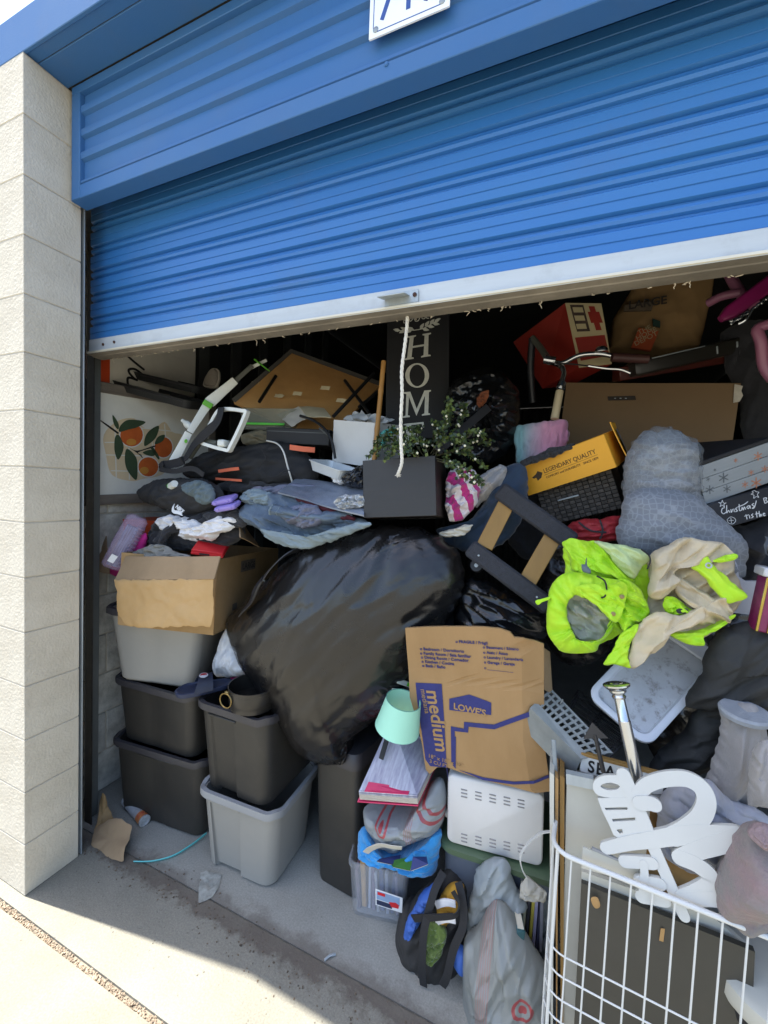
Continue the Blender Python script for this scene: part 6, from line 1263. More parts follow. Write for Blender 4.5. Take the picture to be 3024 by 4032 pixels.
onF([(0, 0), (1, 0), (1, 1), (0, 1)], 'cream_print', .0006, 'front_print')
onF([(.12, .03), (.5, .03), (.55, .45), (.17, .45)], 'dark_print', .0016, 'tool_picture'); onF([(.64, .05), (.80, .05), (.88, .44), (.72, .44)], 'red_print', .0016, 'title_block'); onF([(.58, .14), (.90, .14), (.95, .32), (.62, .32)], 'red_print', .0020, 'title_block')
onF([(.07, .54), (.94, .52), (.97, .86), (.1, .90)], 'red_print', .0016, 'lower_print')
for k in range(3): onF([(.18, .07 + .13 * k), (.46, .07 + .13 * k), (.47, .15 + .13 * k), (.19, .15 + .13 * k)], 'cream_print', .0024, 'tool_shape')
mat('depot_tan', '9c7d55', .85, var=.12, vs=4, bump=.4, bs=9, spec=.2); mat('depot_orange', 'b4502a', .8, var=.1, vs=20); mat('tag_green', '1f4038', .6)
HB = [(1312, 766), (1318, 702), (1340, 668), (1368, 622), (1374, 590), (1440, 592), (1536, 598), (1530, 650), (1520, 690), (1504, 760), (1420, 770)]
vf = blob(PS(HB, 1.50), .12, .2, 30, 110, fold=.007, fs=.22, sharp=1.0, seed=120, exp=.14, sm=False); o = solo('moving_box', 'bulging cardboard moving box stamped LARGE with an orange square', 'box', vf, 'depot_tan')
Md = front_frame(P(1360, 760, 1.36), P(1480, 756, 1.36), P(1362, 660, 1.36)); Md = Matrix.Translation(-o.location) @ Md
def dq(pts): 
    Mi_ = (Matrix.Translation(o.location) @ Md).inverted(); return [(lambda r: (r.x, r.y))(Mi_ @ P(u, v, 1.36)) for u, v in r3(pts)]
flat([dq([(905, 435), (1020, 455), (975, 568), (862, 548)])], .02, 'depot_orange', o, Md @ Matrix.Translation((0, 0, .004)), 'orange_square')
flat([dq([(825, 300), (1000, 275), (980, 330), (820, 335)])], .012, 'print_grey', o, Md @ Matrix.Translation((0, 0, .0)), 'print_panel')
(x0, y0), (x1, y1) = dq([(845, 330), (970, 318)]); text('LARGE', .05, 'print_dark', o, Md @ Matrix.Translation((x0, y0 + .003, .008)) @ Matrix.Rotation(.1, 4, 'Z'), th=.0005, bold=.001)
for k, wd_ in enumerate(('THE', 'HOME', 'DEPOT')):
    (x0, y0), _ = dq([(905 - k * 10, 478 + k * 32), (1000, 500)]); text(wd_, .030, 'cream_print', o, Md @ Matrix.Translation((x0, y0, .0150)) @ Matrix.Rotation(.5, 4, 'Z'), th=.0005)
flat([dq([(985, 380), (1030, 395), (1030, 430), (990, 420)])], .012, 'tag_green', o, Md @ Matrix.Translation((0, 0, .004)), 'green_tag')
# keyboard-like strip and clear case
mat('piano_red', '4a1a12', .4, var=.2, vs=8); mat('key_cream', '7c6a58', .5)
M, L_ = axis_frame(P(1330, 810, 1.12), P(1570, 770, 1.3)); t = thing('keyboard_strip', 'dark red toy accordion strip with pale lines above the flat carton', 'toy', M)
mobj('body', box(.055, .06, L_, .004), 'piano_red', t)
for k in range(8):
    for j in range(2): mobj('pale_line', box(.003, .001, L_ / 14), 'key_cream', t).location = (-.012 + j * .010, -.031, L_ * (.05 + k * .115))
mat('case_black', '2a2824', .35, var=.15, vs=8, alpha=1)
M, L_ = axis_frame(P(1360, 800, 1.10), P(1640, 735, 1.3)); t = thing('plastic_case', 'long smoky plastic case with silver clasps below the moving box', 'case', M)
mobj('body', rloft([(.05, .08, .01, 0), (.06, .09, .012, .02), (.06, .09, .012, L_ - .02), (.05, .08, .01, L_)]), 'case_black', t); mobj('edge_highlight', box(.004, .002, L_ * .4, .001), 'galvanised', t).location = (-.026, -.046, L_ * .12)
for f in (.6, .75, .92): mobj('clasp', box(.03, .004, .006, .001), 'galvanised', t).location = (0, -.047, L_ * f)
# bicycle handlebar
mat('chrome', 'c8cacc', .18, var=.05, metal=.95); mat('grip_cream', 'b9a988', .6, var=.1); mat('grip_brown', '4a2b28', .55, var=.15)
t = thing('bicycle', 'bicycle handlebar with chrome bell, brown and cream grips rising from the pile', 'bicycle', base_of([P(1200, 900, .95)])); o_ = t.matrix_world.translation
T = lambda pts, Y=1.0: [p - o_ for p in smooth_path(PS(pts, Y), 6)]
mobj('handlebar', tube(T([(1205, 862, .90), (1212, 830, .92), (1218, 806, .95), (1212, 792, .98), (1190, 780, 1.0), (1215, 784, 1.0), (1250, 768, 1.0), (1290, 764, 1.0), (1320, 768, 1.0)]), .010, 10), 'chrome', t)
mobj('grip', tube(T([(1198, 905, .88), (1209, 845, .905)]), .015, 12), 'grip_cream', t); mobj('grip', tube(T([(1322, 772, 1.0), (1400, 776, 1.03)]), .017, 12), 'grip_brown', t)
mobj('stem', tube(T([(1150, 730, 1.12), (1168, 752, 1.08), (1188, 782, 1.0)]), [.014] * 13, 10), 'tool_grey', t); mobj('stem_clamp', tube(T([(1176, 776, .995), (1200, 780, .995)]), .018, 12), 'chrome', t)
mobj('brake_lever', tube(T([(1270, 790, .97), (1310, 796, .96), (1340, 798, .95), (1362, 806, .95)]), .005, 8), 'chrome', t); mobj('brake_cable', tube(T([(1190, 784, .96), (1230, 786, .96), (1270, 790, .96)]), .003, 6), 'web_black', t)
pb = P(1299, 758, .985) - o_; mobj('bell', lathe([(.024, 0), (.024, .004), (.021, .012), (.012, .018), (.0, .020)], 24), 'chrome', t).matrix_local = Matrix.Translation(pb) @ Matrix.Rotation(.25, 4, 'X')
mobj('grip_collar', tube(T([(1211, 838, .91), (1214, 828, .92)]), .0165, 12), 'chrome', t)
mobj('fork_post', tube(T([(1150, 730, 1.12), (1146, 800, 1.15), (1150, 870, 1.18)]), .016, 10), 'black_leather', t)
# purple child's bike at the right
mat('bike_magenta', '7a1a52', .3, var=.06, coat=.4); mat('bike_pink', '8f5a72', .4, var=.06)
t = thing('bicycle', 'purple and pink child bicycle hanging upside down at the right edge', 'bicycle', base_of([P(1620, 700, .85)])); o_ = t.matrix_world.translation
mobj('frame_tube', tube(T([(1574, 590, .95), (1586, 612, .93), (1606, 640, .90), (1630, 660, .88)]), .016, 12), 'bike_pink', t); mobj('frame_tube', tube(T([(1530, 655, .95), (1560, 640, .92), (1600, 632, .90)]), .014, 12), 'bike_pink', t)
M, L_ = axis_frame(P(1556, 690, .82), P(1680, 600, .84)); mobj('chain_guard', rel(([M @ V(p) for p in rloft([(.02, .02, .006, 0), (.045, .03, .01, .03), (.05, .03, .01, L_ - .02), (.04, .03, .01, L_)])[0]], rloft([(.02, .02, .006, 0), (.045, .03, .01, .03), (.05, .03, .01, L_ - .02), (.04, .03, .01, L_)])[1]), t.matrix_world), 'bike_magenta', t)
random.seed(2)
ch = T([(1580, 700, .80), (1600, 690, .80), (1630, 668, .80), (1680, 630, .80)]);
for k in range(0, len(ch), 1): mobj('chain_link', box(.016, .006, .008, .002), 'chrome', t).matrix_local = pose(ch[k] + V((0, -.012, random.uniform(-.004, .004))), (0, -.7 + random.uniform(-.3, .3), 0))
mobj('kickstand', tube(T([(1596, 700, .79), (1612, 690, .78), (1625, 668, .78)]), .004, 8), 'chrome', t)
mobj('saddle_stay', tube(T([(1660, 700, .84), (1636, 712, .84), (1644, 740, .84), (1650, 790, .86), (1670, 820, .86)]), .016, 12), 'bike_pink', t)
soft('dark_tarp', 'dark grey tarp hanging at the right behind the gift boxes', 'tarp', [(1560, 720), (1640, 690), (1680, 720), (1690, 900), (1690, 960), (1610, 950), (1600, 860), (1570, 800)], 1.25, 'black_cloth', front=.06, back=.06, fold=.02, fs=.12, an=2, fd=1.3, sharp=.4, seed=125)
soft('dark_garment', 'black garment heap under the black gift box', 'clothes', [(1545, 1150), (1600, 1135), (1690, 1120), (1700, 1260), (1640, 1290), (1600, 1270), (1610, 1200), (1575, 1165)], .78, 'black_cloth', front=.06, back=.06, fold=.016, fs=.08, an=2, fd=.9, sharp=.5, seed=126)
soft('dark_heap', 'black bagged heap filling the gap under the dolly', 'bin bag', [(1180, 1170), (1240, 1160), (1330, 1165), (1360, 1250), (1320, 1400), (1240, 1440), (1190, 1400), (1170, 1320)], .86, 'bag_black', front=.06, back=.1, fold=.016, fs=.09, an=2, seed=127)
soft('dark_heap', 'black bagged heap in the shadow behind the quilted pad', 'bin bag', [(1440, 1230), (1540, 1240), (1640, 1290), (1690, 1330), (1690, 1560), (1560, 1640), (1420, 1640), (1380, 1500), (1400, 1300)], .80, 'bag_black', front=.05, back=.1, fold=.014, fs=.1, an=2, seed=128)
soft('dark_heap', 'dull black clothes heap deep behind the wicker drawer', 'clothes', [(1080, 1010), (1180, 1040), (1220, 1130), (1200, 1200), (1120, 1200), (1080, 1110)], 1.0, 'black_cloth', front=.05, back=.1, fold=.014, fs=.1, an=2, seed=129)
# ================================================================ high-visibility jacket thrown over the pile
mat('hivis', '9fd414', .6, var=.10, vs=9, bump=.3, bs=60, col2='abcf20', sheen=.1); mat('hivis_pale', 'b4c48c', .75, var=.12, vs=9, bump=.3, bs=60); mat('lining_tan', 'c2b294', .85, var=.14, vs=6, bump=.35, bs=60, col2='aa9e86', dirt=.08); mat('lining_grey', 'a9a89e', .85, var=.12, vs=7, bump=.35, bs=60)
JO = P(*r6([(800, 700)])[0], .46); t = thing('rain_jacket', 'crumpled high-visibility lime rain jacket with tan lining on the pile', 'jacket', Matrix.Translation(JO))
def jb(name, pts, Y, m, **k):
    k.setdefault('edge', .005); k['fold'] = k.get('fold', .008) * 1.5
    vf = blob(PS([(*p, Y) for p in r6(pts)], Y) if not isinstance(Y, (list, tuple)) else [P(*p, y) for p, y in zip(r6(pts), Y)], **k); return mobj(name, rel(vf, t.matrix_world), m, t, True, 60)
jb('under_layer', [(880, 330), (1000, 250), (1100, 200), (1250, 220), (1400, 260), (1440, 400), (1500, 570), (1420, 700), (1240, 850), (1100, 870), (1000, 830), (860, 930), (780, 980), (800, 800), (860, 640), (880, 480)], .475, 'lining_tan', front=.03, back=.03, fold=.012, fs=.06, an=2.5, fd=.7, sharp=.7, seed=130, nr=28, ns=120)
jb('lime_underlayer', [(330, 250), (520, 220), (700, 300), (860, 320), (900, 480), (900, 660), (840, 780), (700, 820), (640, 860), (500, 900), (330, 900), (240, 800), (240, 560), (330, 430)], .485, 'hivis', front=.02, back=.03, fold=.010, fs=.06, an=2.5, fd=-.7, sharp=.7, seed=129, nr=28, ns=120)
jb('back_panel', [(310, 240), (360, 210), (520, 215), (600, 240), (640, 300), (700, 360), (770, 440), (780, 495), (700, 475), (640, 445), (540, 420), (470, 400), (380, 415), (355, 330)], .47, 'hivis', front=.03, back=.03, fold=.012, fs=.05, an=2.2, fd=-.7, sharp=.6, seed=131, nr=22, ns=100)
jb('pale_inside', [(520, 218), (640, 232), (780, 258), (870, 296), (885, 340), (830, 385), (800, 460), (740, 440), (660, 360), (590, 280)], .445, 'hivis_pale', front=.022, back=.02, fold=.008, fs=.05, an=2.5, fd=-.6, sharp=.6, seed=132, nr=18, ns=90)
jb('tan_collar', [(900, 300), (1000, 240), (1100, 192), (1230, 212), (1360, 233), (1450, 315), (1370, 335), (1280, 312), (1160, 345), (1085, 395), (1045, 435), (1080, 475), (1010, 575), (930, 600), (870, 560), (890, 470), (895, 380)], .43, 'lining_tan', front=.03, back=.03, fold=.012, fs=.06, an=3, fd=.9, sharp=.75, seed=133, nr=26, ns=120, centre=P(*r6([(985, 400)])[0], .43))
jb('cuff_trim', [(1300, 335), (1420, 300), (1462, 318), (1440, 345), (1330, 355)], .415, 'hivis', front=.008, back=.008, fold=.003, fs=.02, seed=134, nr=8, ns=50)
jb('lime_placket', [(1138, 352), (1245, 303), (1300, 360), (1380, 440), (1460, 515), (1522, 580), (1460, 610), (1388, 630), (1300, 540), (1210, 430)], .42, 'hivis', front=.012, back=.012, fold=.003, fs=.05, an=3, fd=-.8, seed=135, nr=16, ns=80)
jb('tan_inside', [(1045, 470), (1110, 455), (1230, 540), (1300, 585), (1370, 560), (1400, 640), (1432, 712), (1300, 792), (1190, 815), (1040, 822), (1000, 760), (1100, 700), (1225, 660), (1180, 605), (1060, 580)], .44, 'lining_tan', front=.028, back=.03, fold=.014, fs=.06, an=2.5, fd=-.6, sharp=.8, seed=136, nr=26, ns=120)
jb('lime_hem', [(1000, 815), (1100, 812), (1200, 800), (1320, 760), (1434, 702), (1440, 730), (1300, 808), (1225, 850), (1230, 895), (1150, 895), (1070, 860)], .42, 'hivis', front=.014, back=.014, fold=.006, fs=.03, an=2, fd=.3, seed=137, nr=14, ns=90)
jb('tan_sleeve', [(738, 1000), (760, 880), (800, 785), (900, 695), (980, 680), (1100, 702), (1235, 642), (1238, 735), (1060, 795), (985, 875), (890, 945), (775, 1035)], .40, 'lining_tan', front=.03, back=.03, fold=.010, fs=.06, an=2.5, fd=.7, sharp=.8, seed=138, nr=24, ns=110)
jb('lime_cuff', [(582, 1022), (640, 930), (700, 825), (790, 758), (825, 768), (765, 870), (742, 1000), (772, 1045), (680, 1032)], .395, 'hivis', front=.014, back=.015, fold=.005, fs=.04, an=2.5, fd=.9, seed=139, nr=16, ns=80)
jb('lime_inner_fold', [(990, 590), (1050, 585), (1130, 640), (1190, 680), (1090, 705), (990, 670)], .42, 'hivis', front=.012, back=.012, fold=.006, fs=.03, seed=140, nr=12, ns=60)
jb('black_toggle', [(1065, 665), (1100, 648), (1140, 660), (1135, 688), (1080, 690)], .405, 'black_cloth', front=.006, back=.006, fold=.001, nr=8, ns=40)
jb('gathered_centre', [(560, 520), (680, 470), (780, 490), (840, 555), (880, 640), (890, 700), (830, 750), (720, 810), (680, 750), (630, 680), (560, 600)], .43, 'hivis', front=.03, back=.03, fold=.014, fs=.04, an=2.2, fd=-.5, sharp=.75, seed=141, nr=24, ns=110)
# hood: a gathered ring of cloth with the pale lining sunk inside it
outer = [(215, 800), (218, 640), (240, 515), (320, 432), (450, 425), (590, 455), (700, 480), (742, 560), (705, 660), (650, 740), (640, 800), (560, 890), (520, 942), (330, 945), (258, 880)]
inner = [(365, 770), (345, 690), (350, 620), (395, 575), (470, 590), (540, 620), (600, 670), (625, 720), (615, 760), (605, 800), (570, 850), (510, 872), (430, 865), (400, 845), (380, 800)]
po = [P(*p, .425) for p in r6(outer)]; pi = [P(*p, .405) for p in r6(inner)]; po = smooth_path(po, 9, True); pi = smooth_path(pi, 9, True); K = len(po); rings = []
dirv = (CAM - JO).normalized()
SN = 25; kk, ss = np.meshgrid(np.arange(K), np.arange(SN), indexing='ij'); th_ = 2 * np.pi * kk / K
WV = crumple((5 * np.cos(th_) + 9).ravel() + .08 * ss.ravel(), (5 * np.sin(th_) + 9).ravel() + .10 * ss.ravel(), 5, .04) - crumple((7 * np.cos(th_) + 11).ravel() - .1 * ss.ravel(), (7 * np.sin(th_) + 12).ravel() + .06 * ss.ravel(), 9, .04)
WV = (WV - WV.mean()).reshape(K, SN)
for s_ in range(SN):
    a = 2 * math.pi * s_ / SN; ring = []
    for k in range(K):
        c_ = po[k].lerp(pi[k], .5); rad_ = (po[k] - pi[k]) * .5; w_ = .017 * float(WV[k, s_]) * (1 - abs(2 * s_ / SN - 1) ** 6); q_ = c_ + rad_ * math.cos(a) * (1 + 9 * w_) + dirv * (.020 * math.sin(a) + w_); ring.append(q_)
    rings.append(ring)
mobj('hood_ring', rel(loft(rings + [rings[0]], False, False), t.matrix_world), 'hivis', t, True, 70)
jb('hood_lining', inner, .450, 'lining_grey', front=.004, back=.02, fold=.012, fs=.05, an=2, fd=-.6, sharp=.8, seed=142, nr=20, ns=80)
jb('hood_flap', [(400, 520), (480, 490), (600, 500), (690, 470), (745, 520), (730, 620), (690, 720), (655, 745), (560, 660), (480, 590)], .385, 'hivis', front=.010, back=.010, fold=.006, fs=.04, an=2.4, fd=-.6, sharp=.7, seed=143, nr=18, ns=90)
jb('strap_tab', [(142, 605), (215, 578), (240, 572), (238, 592), (190, 612), (158, 630)], .40, 'hivis', front=.004, back=.004, fold=.001, nr=8, ns=50)
jb('grey_tip', [(430, 375), (460, 370), (466, 330), (480, 380), (510, 430), (450, 420)], .40, 'slate_grey_cloth', front=.008, back=.008, fold=.002, nr=8, ns=40)
M = t.matrix_world.inverted()
for px, py in ((705, 580), (648, 692)): mobj('snap', lathe([(.006, 0), (.006, .002), (.003, .003)], 12), 'brass', t).matrix_local = Matrix.Translation(M @ P(*r6([(px, py)])[0], .372)) @ Matrix.Rotation(1.3, 4, 'X')
mobj('eyelet', tube([V((.006 * math.cos(k), .006 * math.sin(k), 0)) for k in np.linspace(0, 6.28, 15)[:-1]], .002, 6, True), 'galvanised', t).matrix_local = Matrix.Translation(M @ P(*r6([(1272, 376)])[0], .405)) @ Matrix.Rotation(1.35, 4, 'X')
mobj('draw_cord', tube([M @ p for p in smooth_path(PS([(*p, .378) for p in r6([(540, 445), (590, 475), (605, 530), (595, 575), (570, 588)])], 0), 6)], .0022, 6), 'web_black', t)
mobj('draw_cord', tube([M @ p for p in smooth_path(PS([(*p, .40) for p in r6([(830, 270), (880, 310), (890, 350), (870, 400)])], 0), 6)], .0018, 6), 'web_black', t)

# ================================================================ white lids and trays behind the jacket
mat('dirty_white', 'b0b3b8', .5, var=.12, vs=11, bump=.1, dirt=1.0); mat('rim_white', 'c0c5ce', .42, var=.05)
c_l, c_b, c_r = P(1266, 1500, .50), P(1398, 1616, .42), P(1534, 1408, .60); xa = (c_b - c_l); ya = (c_r - c_b); wl, hl = xa.length, ya.length
ML = front_frame(c_l + (xa * 0), c_b, c_l + ya); t = thing('tub_lid_tray', 'dirty white plastic tub lid lying tilted under the lime jacket', 'lid', ML)
mobj('panel', loft([[(wl / 2 + x, hl / 2 + y, z) for x, y in rrect(w_, h_, r_, 6)] for w_, h_, r_, z in ((wl, hl, .035, -.016), (wl, hl, .035, -.004))] , True, True), 'rim_white', t)
mobj('rim', loft([[(wl / 2 + x, hl / 2 + y, z) for x, y in rrect(w_, h_, r_, 6)] for w_, h_, r_, z in ((wl + .002, hl + .002, .036, -.006), (wl + .002, hl + .002, .036, .004), (wl - .012, hl - .012, .032, .008), (wl - .032, hl - .032, .026, .006), (wl - .042, hl - .042, .022, -.003))], False, False), 'rim_white', t)
mobj('dirty_face', loft([[(wl / 2 + x, hl / 2 + y, z) for x, y in rrect(wl - .040, hl - .040, .022, 6)] for z in (-.0035, -.0028)]), 'dirty_white', t)
mobj('end_bar', box(wl * .9, .045, .012, .003), 'rim_white', t).location = (wl / 2, hl - .02, .002)
q = [P(*p, .56) for p in r6([(1300, 400), (1440, 338), (1458, 370), (1470, 450), (1510, 478), (1605, 478), (1590, 640), (1582, 702), (1400, 682), (1320, 600)])]
vf = ([p for p in q] + [p + V((.004, .016, 0)) for p in q], [tuple(range(10)), tuple(reversed(range(10, 20)))] + [(k, 10 + k, 10 + (k + 1) % 10, (k + 1) % 10) for k in range(10)])
solo('shelf_panel', 'pale grey plastic chair back showing behind the lime placket', 'chair', vf, mat('panel_grey', 'a6a8b2', .5, var=.05, vs=4), smooth=False)
# trophy
mat('gold', 'b09a50', .25, metal=.9, var=.1); mat('magenta_foil', '7a2050', .3, var=.15, vs=40); mat('marble', 'c4c4c6', .3, var=.15, vs=8)
tb = P(1648, 1362, .44); t = thing('trophy', 'trophy with silver cup, marble block and magenta column at the right edge', 'trophy', pose(tb, (0, .10, 0)))
mobj('column', box(.05, .05, .135, .003), 'magenta_foil', t)
for x in (-.022, .0): mobj('gold_strip', box(.006, .004, .134, .001), 'gold', t).location = (x, -.0265, .0005)
mobj('marble_block', box(.065, .06, .022, .003), 'marble', t).location = (0, 0, .136)
mobj('cup', lathe([(.018, .158), (.010, .166), (.009, .176), (.026, .190), (.032, .21), (.030, .225), (.034, .232), (.030, .232), (.026, .21), (.0, .195)], 24), 'chrome', t)

# black folded fabric chair over the right side
soft('folded_chair', 'black canvas camping chair folded over the right of the pile', 'chair', r6([(1240, 990), (1262, 930), (1300, 850), (1400, 775), (1520, 750), (1700, 745), (1740, 1000), (1720, 1290), (1600, 1330), (1480, 1310), (1400, 1290), (1340, 1330), (1240, 1310), (1120, 1280), (1180, 1170), (1235, 1080)]), .46, mat('chair_black', '292a2a', .8, var=.14, vs=6, bump=.3, bs=140), front=.05, back=.06, fold=.016, fs=.09, an=2.6, fd=.8, sharp=.6, seed=151, nr=30, ns=120)
soft('chair_flap_canvas', 'black canvas flap of the camping chair hanging below the white lid', 'chair', r6([(900, 1660), (1010, 1560), (1120, 1480), (1200, 1330), (1300, 1290), (1390, 1300), (1370, 1450), (1330, 1620), (1260, 1720), (1150, 1760), (1000, 1760), (880, 1720)]), .50, 'chair_black', front=.04, back=.06, fold=.014, fs=.08, an=2.6, fd=.5, sharp=.6, seed=152, nr=24, ns=110)

# perforated basket, wire rack, chrome pole, arrow
mat('zinc', '8f9596', .5, var=.15, vs=14, metal=.3, bump=.1)
A, B_, C_, D_ = [P(*p, y) for p, y in zip(r6([(105, 1305), (238, 1182), (640, 1600), (440, 1640)]), (.42, .50, .40, .36))]
nn_ = (B_ - A).cross(D_ - A).normalized(); nn_ = nn_ if nn_.dot(CAM - A) > 0 else -nn_
M = base_of([A, B_, C_, D_]); t = thing('metal_basket', 'galvanised perforated metal basket tipped beside the moving carton', 'basket', M)
nu, nv = 7, 14
def pq(a, b_): return A.lerp(B_, a).lerp(D_.lerp(C_, a), b_)
mb = MB()
rows = [0, .10, .34, .42, .66, .74, 1.0]
def slab(a0, a1, b0, b1): mb.add(hexa([pq(a0, b0), pq(a1, b0), pq(a1, b1), pq(a0, b1)], [pq(a0, b0) - nn_ * .003, pq(a1, b0) - nn_ * .003, pq(a1, b1) - nn_ * .003, pq(a0, b1) - nn_ * .003]))
slab(0, .30, 0, 1); slab(.48, .56, 0, 1); slab(.74, .82, 0, 1); slab(.95, 1, 0, 1)
for a0, a1 in ((.30, .48), (.56, .74), (.82, .95)):
    for k in range(13): slab(a0, a1, k / 12.5, k / 12.5 + .034)
mobj('slotted_wall', rel((mb.v, mb.f), M), 'zinc', t, False)
dv = -nn_ * .07; mobj('side_wall', rel(hexa([pq(0, 0), pq(0, 1), pq(0, 1) + dv + V((0, 0, -.03)), pq(0, 0) + dv + V((0, 0, -.03))], [p + V((0, .003, 0)) for p in (pq(0, 0), pq(0, 1), pq(0, 1) + dv + V((0, 0, -.03)), pq(0, 0) + dv + V((0, 0, -.03)))]), M), 'zinc', t, False)
mobj('back_wall', rel(hexa([pq(1, 0), pq(1, 1), pq(1, 1) + dv, pq(1, 0) + dv], [p + V((.003, 0, 0)) for p in (pq(1, 0), pq(1, 1), pq(1, 1) + dv, pq(1, 0) + dv)]), M), 'zinc', t, False)
mobj('hook_wire', tube([M.inverted() @ p for p in smooth_path(PS([(*p, .47) for p in r6([(320, 1250), (300, 1300), (330, 1380), (345, 1420)])], 0), 5)], .002, 6), 'zinc', t)
bar('leg_strip', P(*r9([(258, 20)])[0], .36), P(*r9([(272, 260)])[0], .34), .012, .003, 'zinc', t)
mat('wire_black', '1d1d1e', .4, metal=.5)
t = thing('wire_rack', 'black wire grill racks stacked behind the perforated basket', 'rack', base_of([P(1250, 1620, .46)])); M = t.matrix_world.inverted()
for off in (0, .02):
    A2, B2, C2, D2 = [P(*p, y + off) + V((0, 0, off)) for p, y in zip(r6([(240, 1560), (420, 1230), (760, 1480), (560, 1700)]), (.42, .56, .50, .40))]
    for k in range(12): f_ = k / 11; mobj('wire', tube([M @ A2.lerp(B2, f_), M @ D2.lerp(C2, f_)], .0016 if 0 < k < 11 else .003, 5), 'wire_black', t)
    for f_ in (0, .5, 1): mobj('cross_wire', tube([M @ A2.lerp(D2, f_), M @ B2.lerp(C2, f_)], .0028, 5), 'wire_black', t)
top, bot = P(*r6([(668, 1150)])[0], .335), P(1378, 1690, .30)
M, L_ = axis_frame(bot, top); t = thing('chrome_pole', 'chrome pole with a round knob standing up out of the cart', 'pole', M)
mobj('shaft', lathe([(.0145, 0), (.0145, L_ * .62), (.0135, L_ * .625), (.0125, L_ * .86)], 20), 'chrome', t); mobj('collar', lathe([(.015, L_ * .85), (.017, L_ * .87), (.014, L_ * .89), (.020, L_ * .92), (.020, L_ * .94)], 20), 'chrome', t)
mobj('knob', lathe([(.013, L_ * .93), (.026, L_ * .955), (.032, L_ * .985), (.032, L_ * 1.0), (.028, L_ * 1.008), (.016, L_ * 1.010), (.014, L_ * 1.018), (.0, L_ * 1.02)], 28), 'chrome', t)
mat('iron_brown', '3a3530', .55, var=.2, vs=20, metal=.3)
a, b = P(*r9([(585, 235)])[0], .33), P(*r9([(510, -90)])[0], .36); M, L_ = axis_frame(a, b); t = thing('garden_stake', 'brown iron stake with an arrow tip beside the chrome pole', 'stake', M)
mobj('shaft', lathe([(.006, 0), (.005, L_ * .75)], 10), 'iron_brown', t); mobj('arrow_tip', hexa([V((-.030, -.003, L_ * .68)), V((.030, -.003, L_ * .68)), V((.030, .003, L_ * .68)), V((-.03, .003, L_ * .68))], [V((-.001, -.001, L_)), V((.001, -.001, L_)), V((.001, .001, L_)), V((-.001, .001, L_))]), 'iron_brown', t, False)
# stencilled sign plank
A, B_, C_, D_ = [P(*p, .37) for p in r9([(440, 118), (1120, 345), (1110, 420), (430, 230)])]; mat('plank_white', 'd4d4d0', .8, var=.08, vs=10, dirt=.12)
MS = front_frame(D_, C_, A); t = thing('stencil_sign', 'white painted plank with black stencil letters SEA behind the cut-out sign', 'sign', MS); ww = (C_ - D_).length; hh = (A - D_).length * .95
mobj('plank', box(ww, hh, .014, .002), 'plank_white', t).location = (ww / 2, hh / 2, -.014); mobj('raw_edge', box(ww, .008, .016, .001), 'dolly_wood', t).location = (ww / 2, hh + .003, -.015)
text('SEA   R T', hh * .98, 'ink_black', t, Matrix.Translation((.018, hh * .16, .0008)), sx=.82, bold=.001, space=1.15)
A, B_, C_, D_ = [P(*p, .365) for p in r9([(900, 300), (1120, 300), (1120, 380), (900, 380)])]; MS = front_frame(D_, C_, A); t = thing('stencil_sign', 'second white plank with black stencil letters AY inside the cart', 'sign', MS); ww = (C_ - D_).length; hh = (A - D_).length
mobj('plank', box(ww, hh, .012, .002), 'plank_white', t).location = (ww / 2, hh / 2, -.012); text('AY', hh * .8, 'ink_black', t, Matrix.Translation((ww * .38, hh * .3, .0008)), bold=.001)

# ================================================================ white wire cart and what it carries
mat('wire_white', 'cacbc8', .35, var=.03); ZR = .72
c0, c1 = PZ(1191, 1833, ZR), PZ(1690, 2037, ZR)
c0 = V((1.812, .212, ZR)); dx = (c1 - c0); dx.z = 0; ux = dx.normalized(); uy = V((-ux.y, ux.x, 0)); CW, CD, ZB = .50, .36, .14
t = thing('wire_cart', 'tall white wire laundry cart full of boards and clothes', 'cart', Matrix.Translation((c0.x, c0.y, 0))); W2L = t.matrix_world.inverted()
def cp(a, b_, z): return W2L @ (V((c0.x, c0.y, 0)) + ux * a + uy * b_ + V((0, 0, z)))
def outl(z, r=.045, shrink=0):
    o = []
    for cx, cy, a0 in ((CW - r, r, -90), (CW - r, CD - r, 0), (r, CD - r, 90), (r, r, 180)):
        for k in range(6): a = math.radians(a0 + 90 * k / 5); o.append(cp(cx + (r - shrink) * math.cos(a), cy + (r - shrink) * math.sin(a), z))
    return o
mobj('top_rim', tube(outl(ZR), .0058, 10, True), 'wire_white', t)
for z in [P(1191, v_, .212).z for v_ in (2052, 2098, 2148, 2196, 2250)] + [.22, ZB]: mobj('ring_wire', tube(outl(z), .0022, 6, True), 'wire_white', t)
me = None
def vwire(a, b_):
    global me
    p = cp(a, b_, ZB)
    if me is None:
        o = mobj('upright_wire', tube([V((0, 0, 0)), V((0, 0, ZR - ZB))], .0022, 6), 'wire_white', t); me = o.data
    else: o = link(bpy.data.objects.new('upright_wire', me), t)
    o.location = p
for k in range(11): vwire(.045 + k * .0415, .0); 
for k in range(11): vwire(.045 + k * .0415, CD)
for k in range(8): vwire(0, .04 + k * .04); vwire(CW, .04 + k * .04)
for a_, b_ in ((.013, .013), (CW - .013, .013), (.013, CD - .013), (CW - .013, CD - .013)): mobj('corner_post', tube([cp(a_, b_, .05), cp(a_, b_, ZR)], .0045, 8), 'wire_white', t)
for k in range(10): mobj('base_wire', tube([cp(.03 + k * .049, 0, ZB), cp(.03 + k * .049, CD, ZB)], .0022, 6), 'wire_white', t)
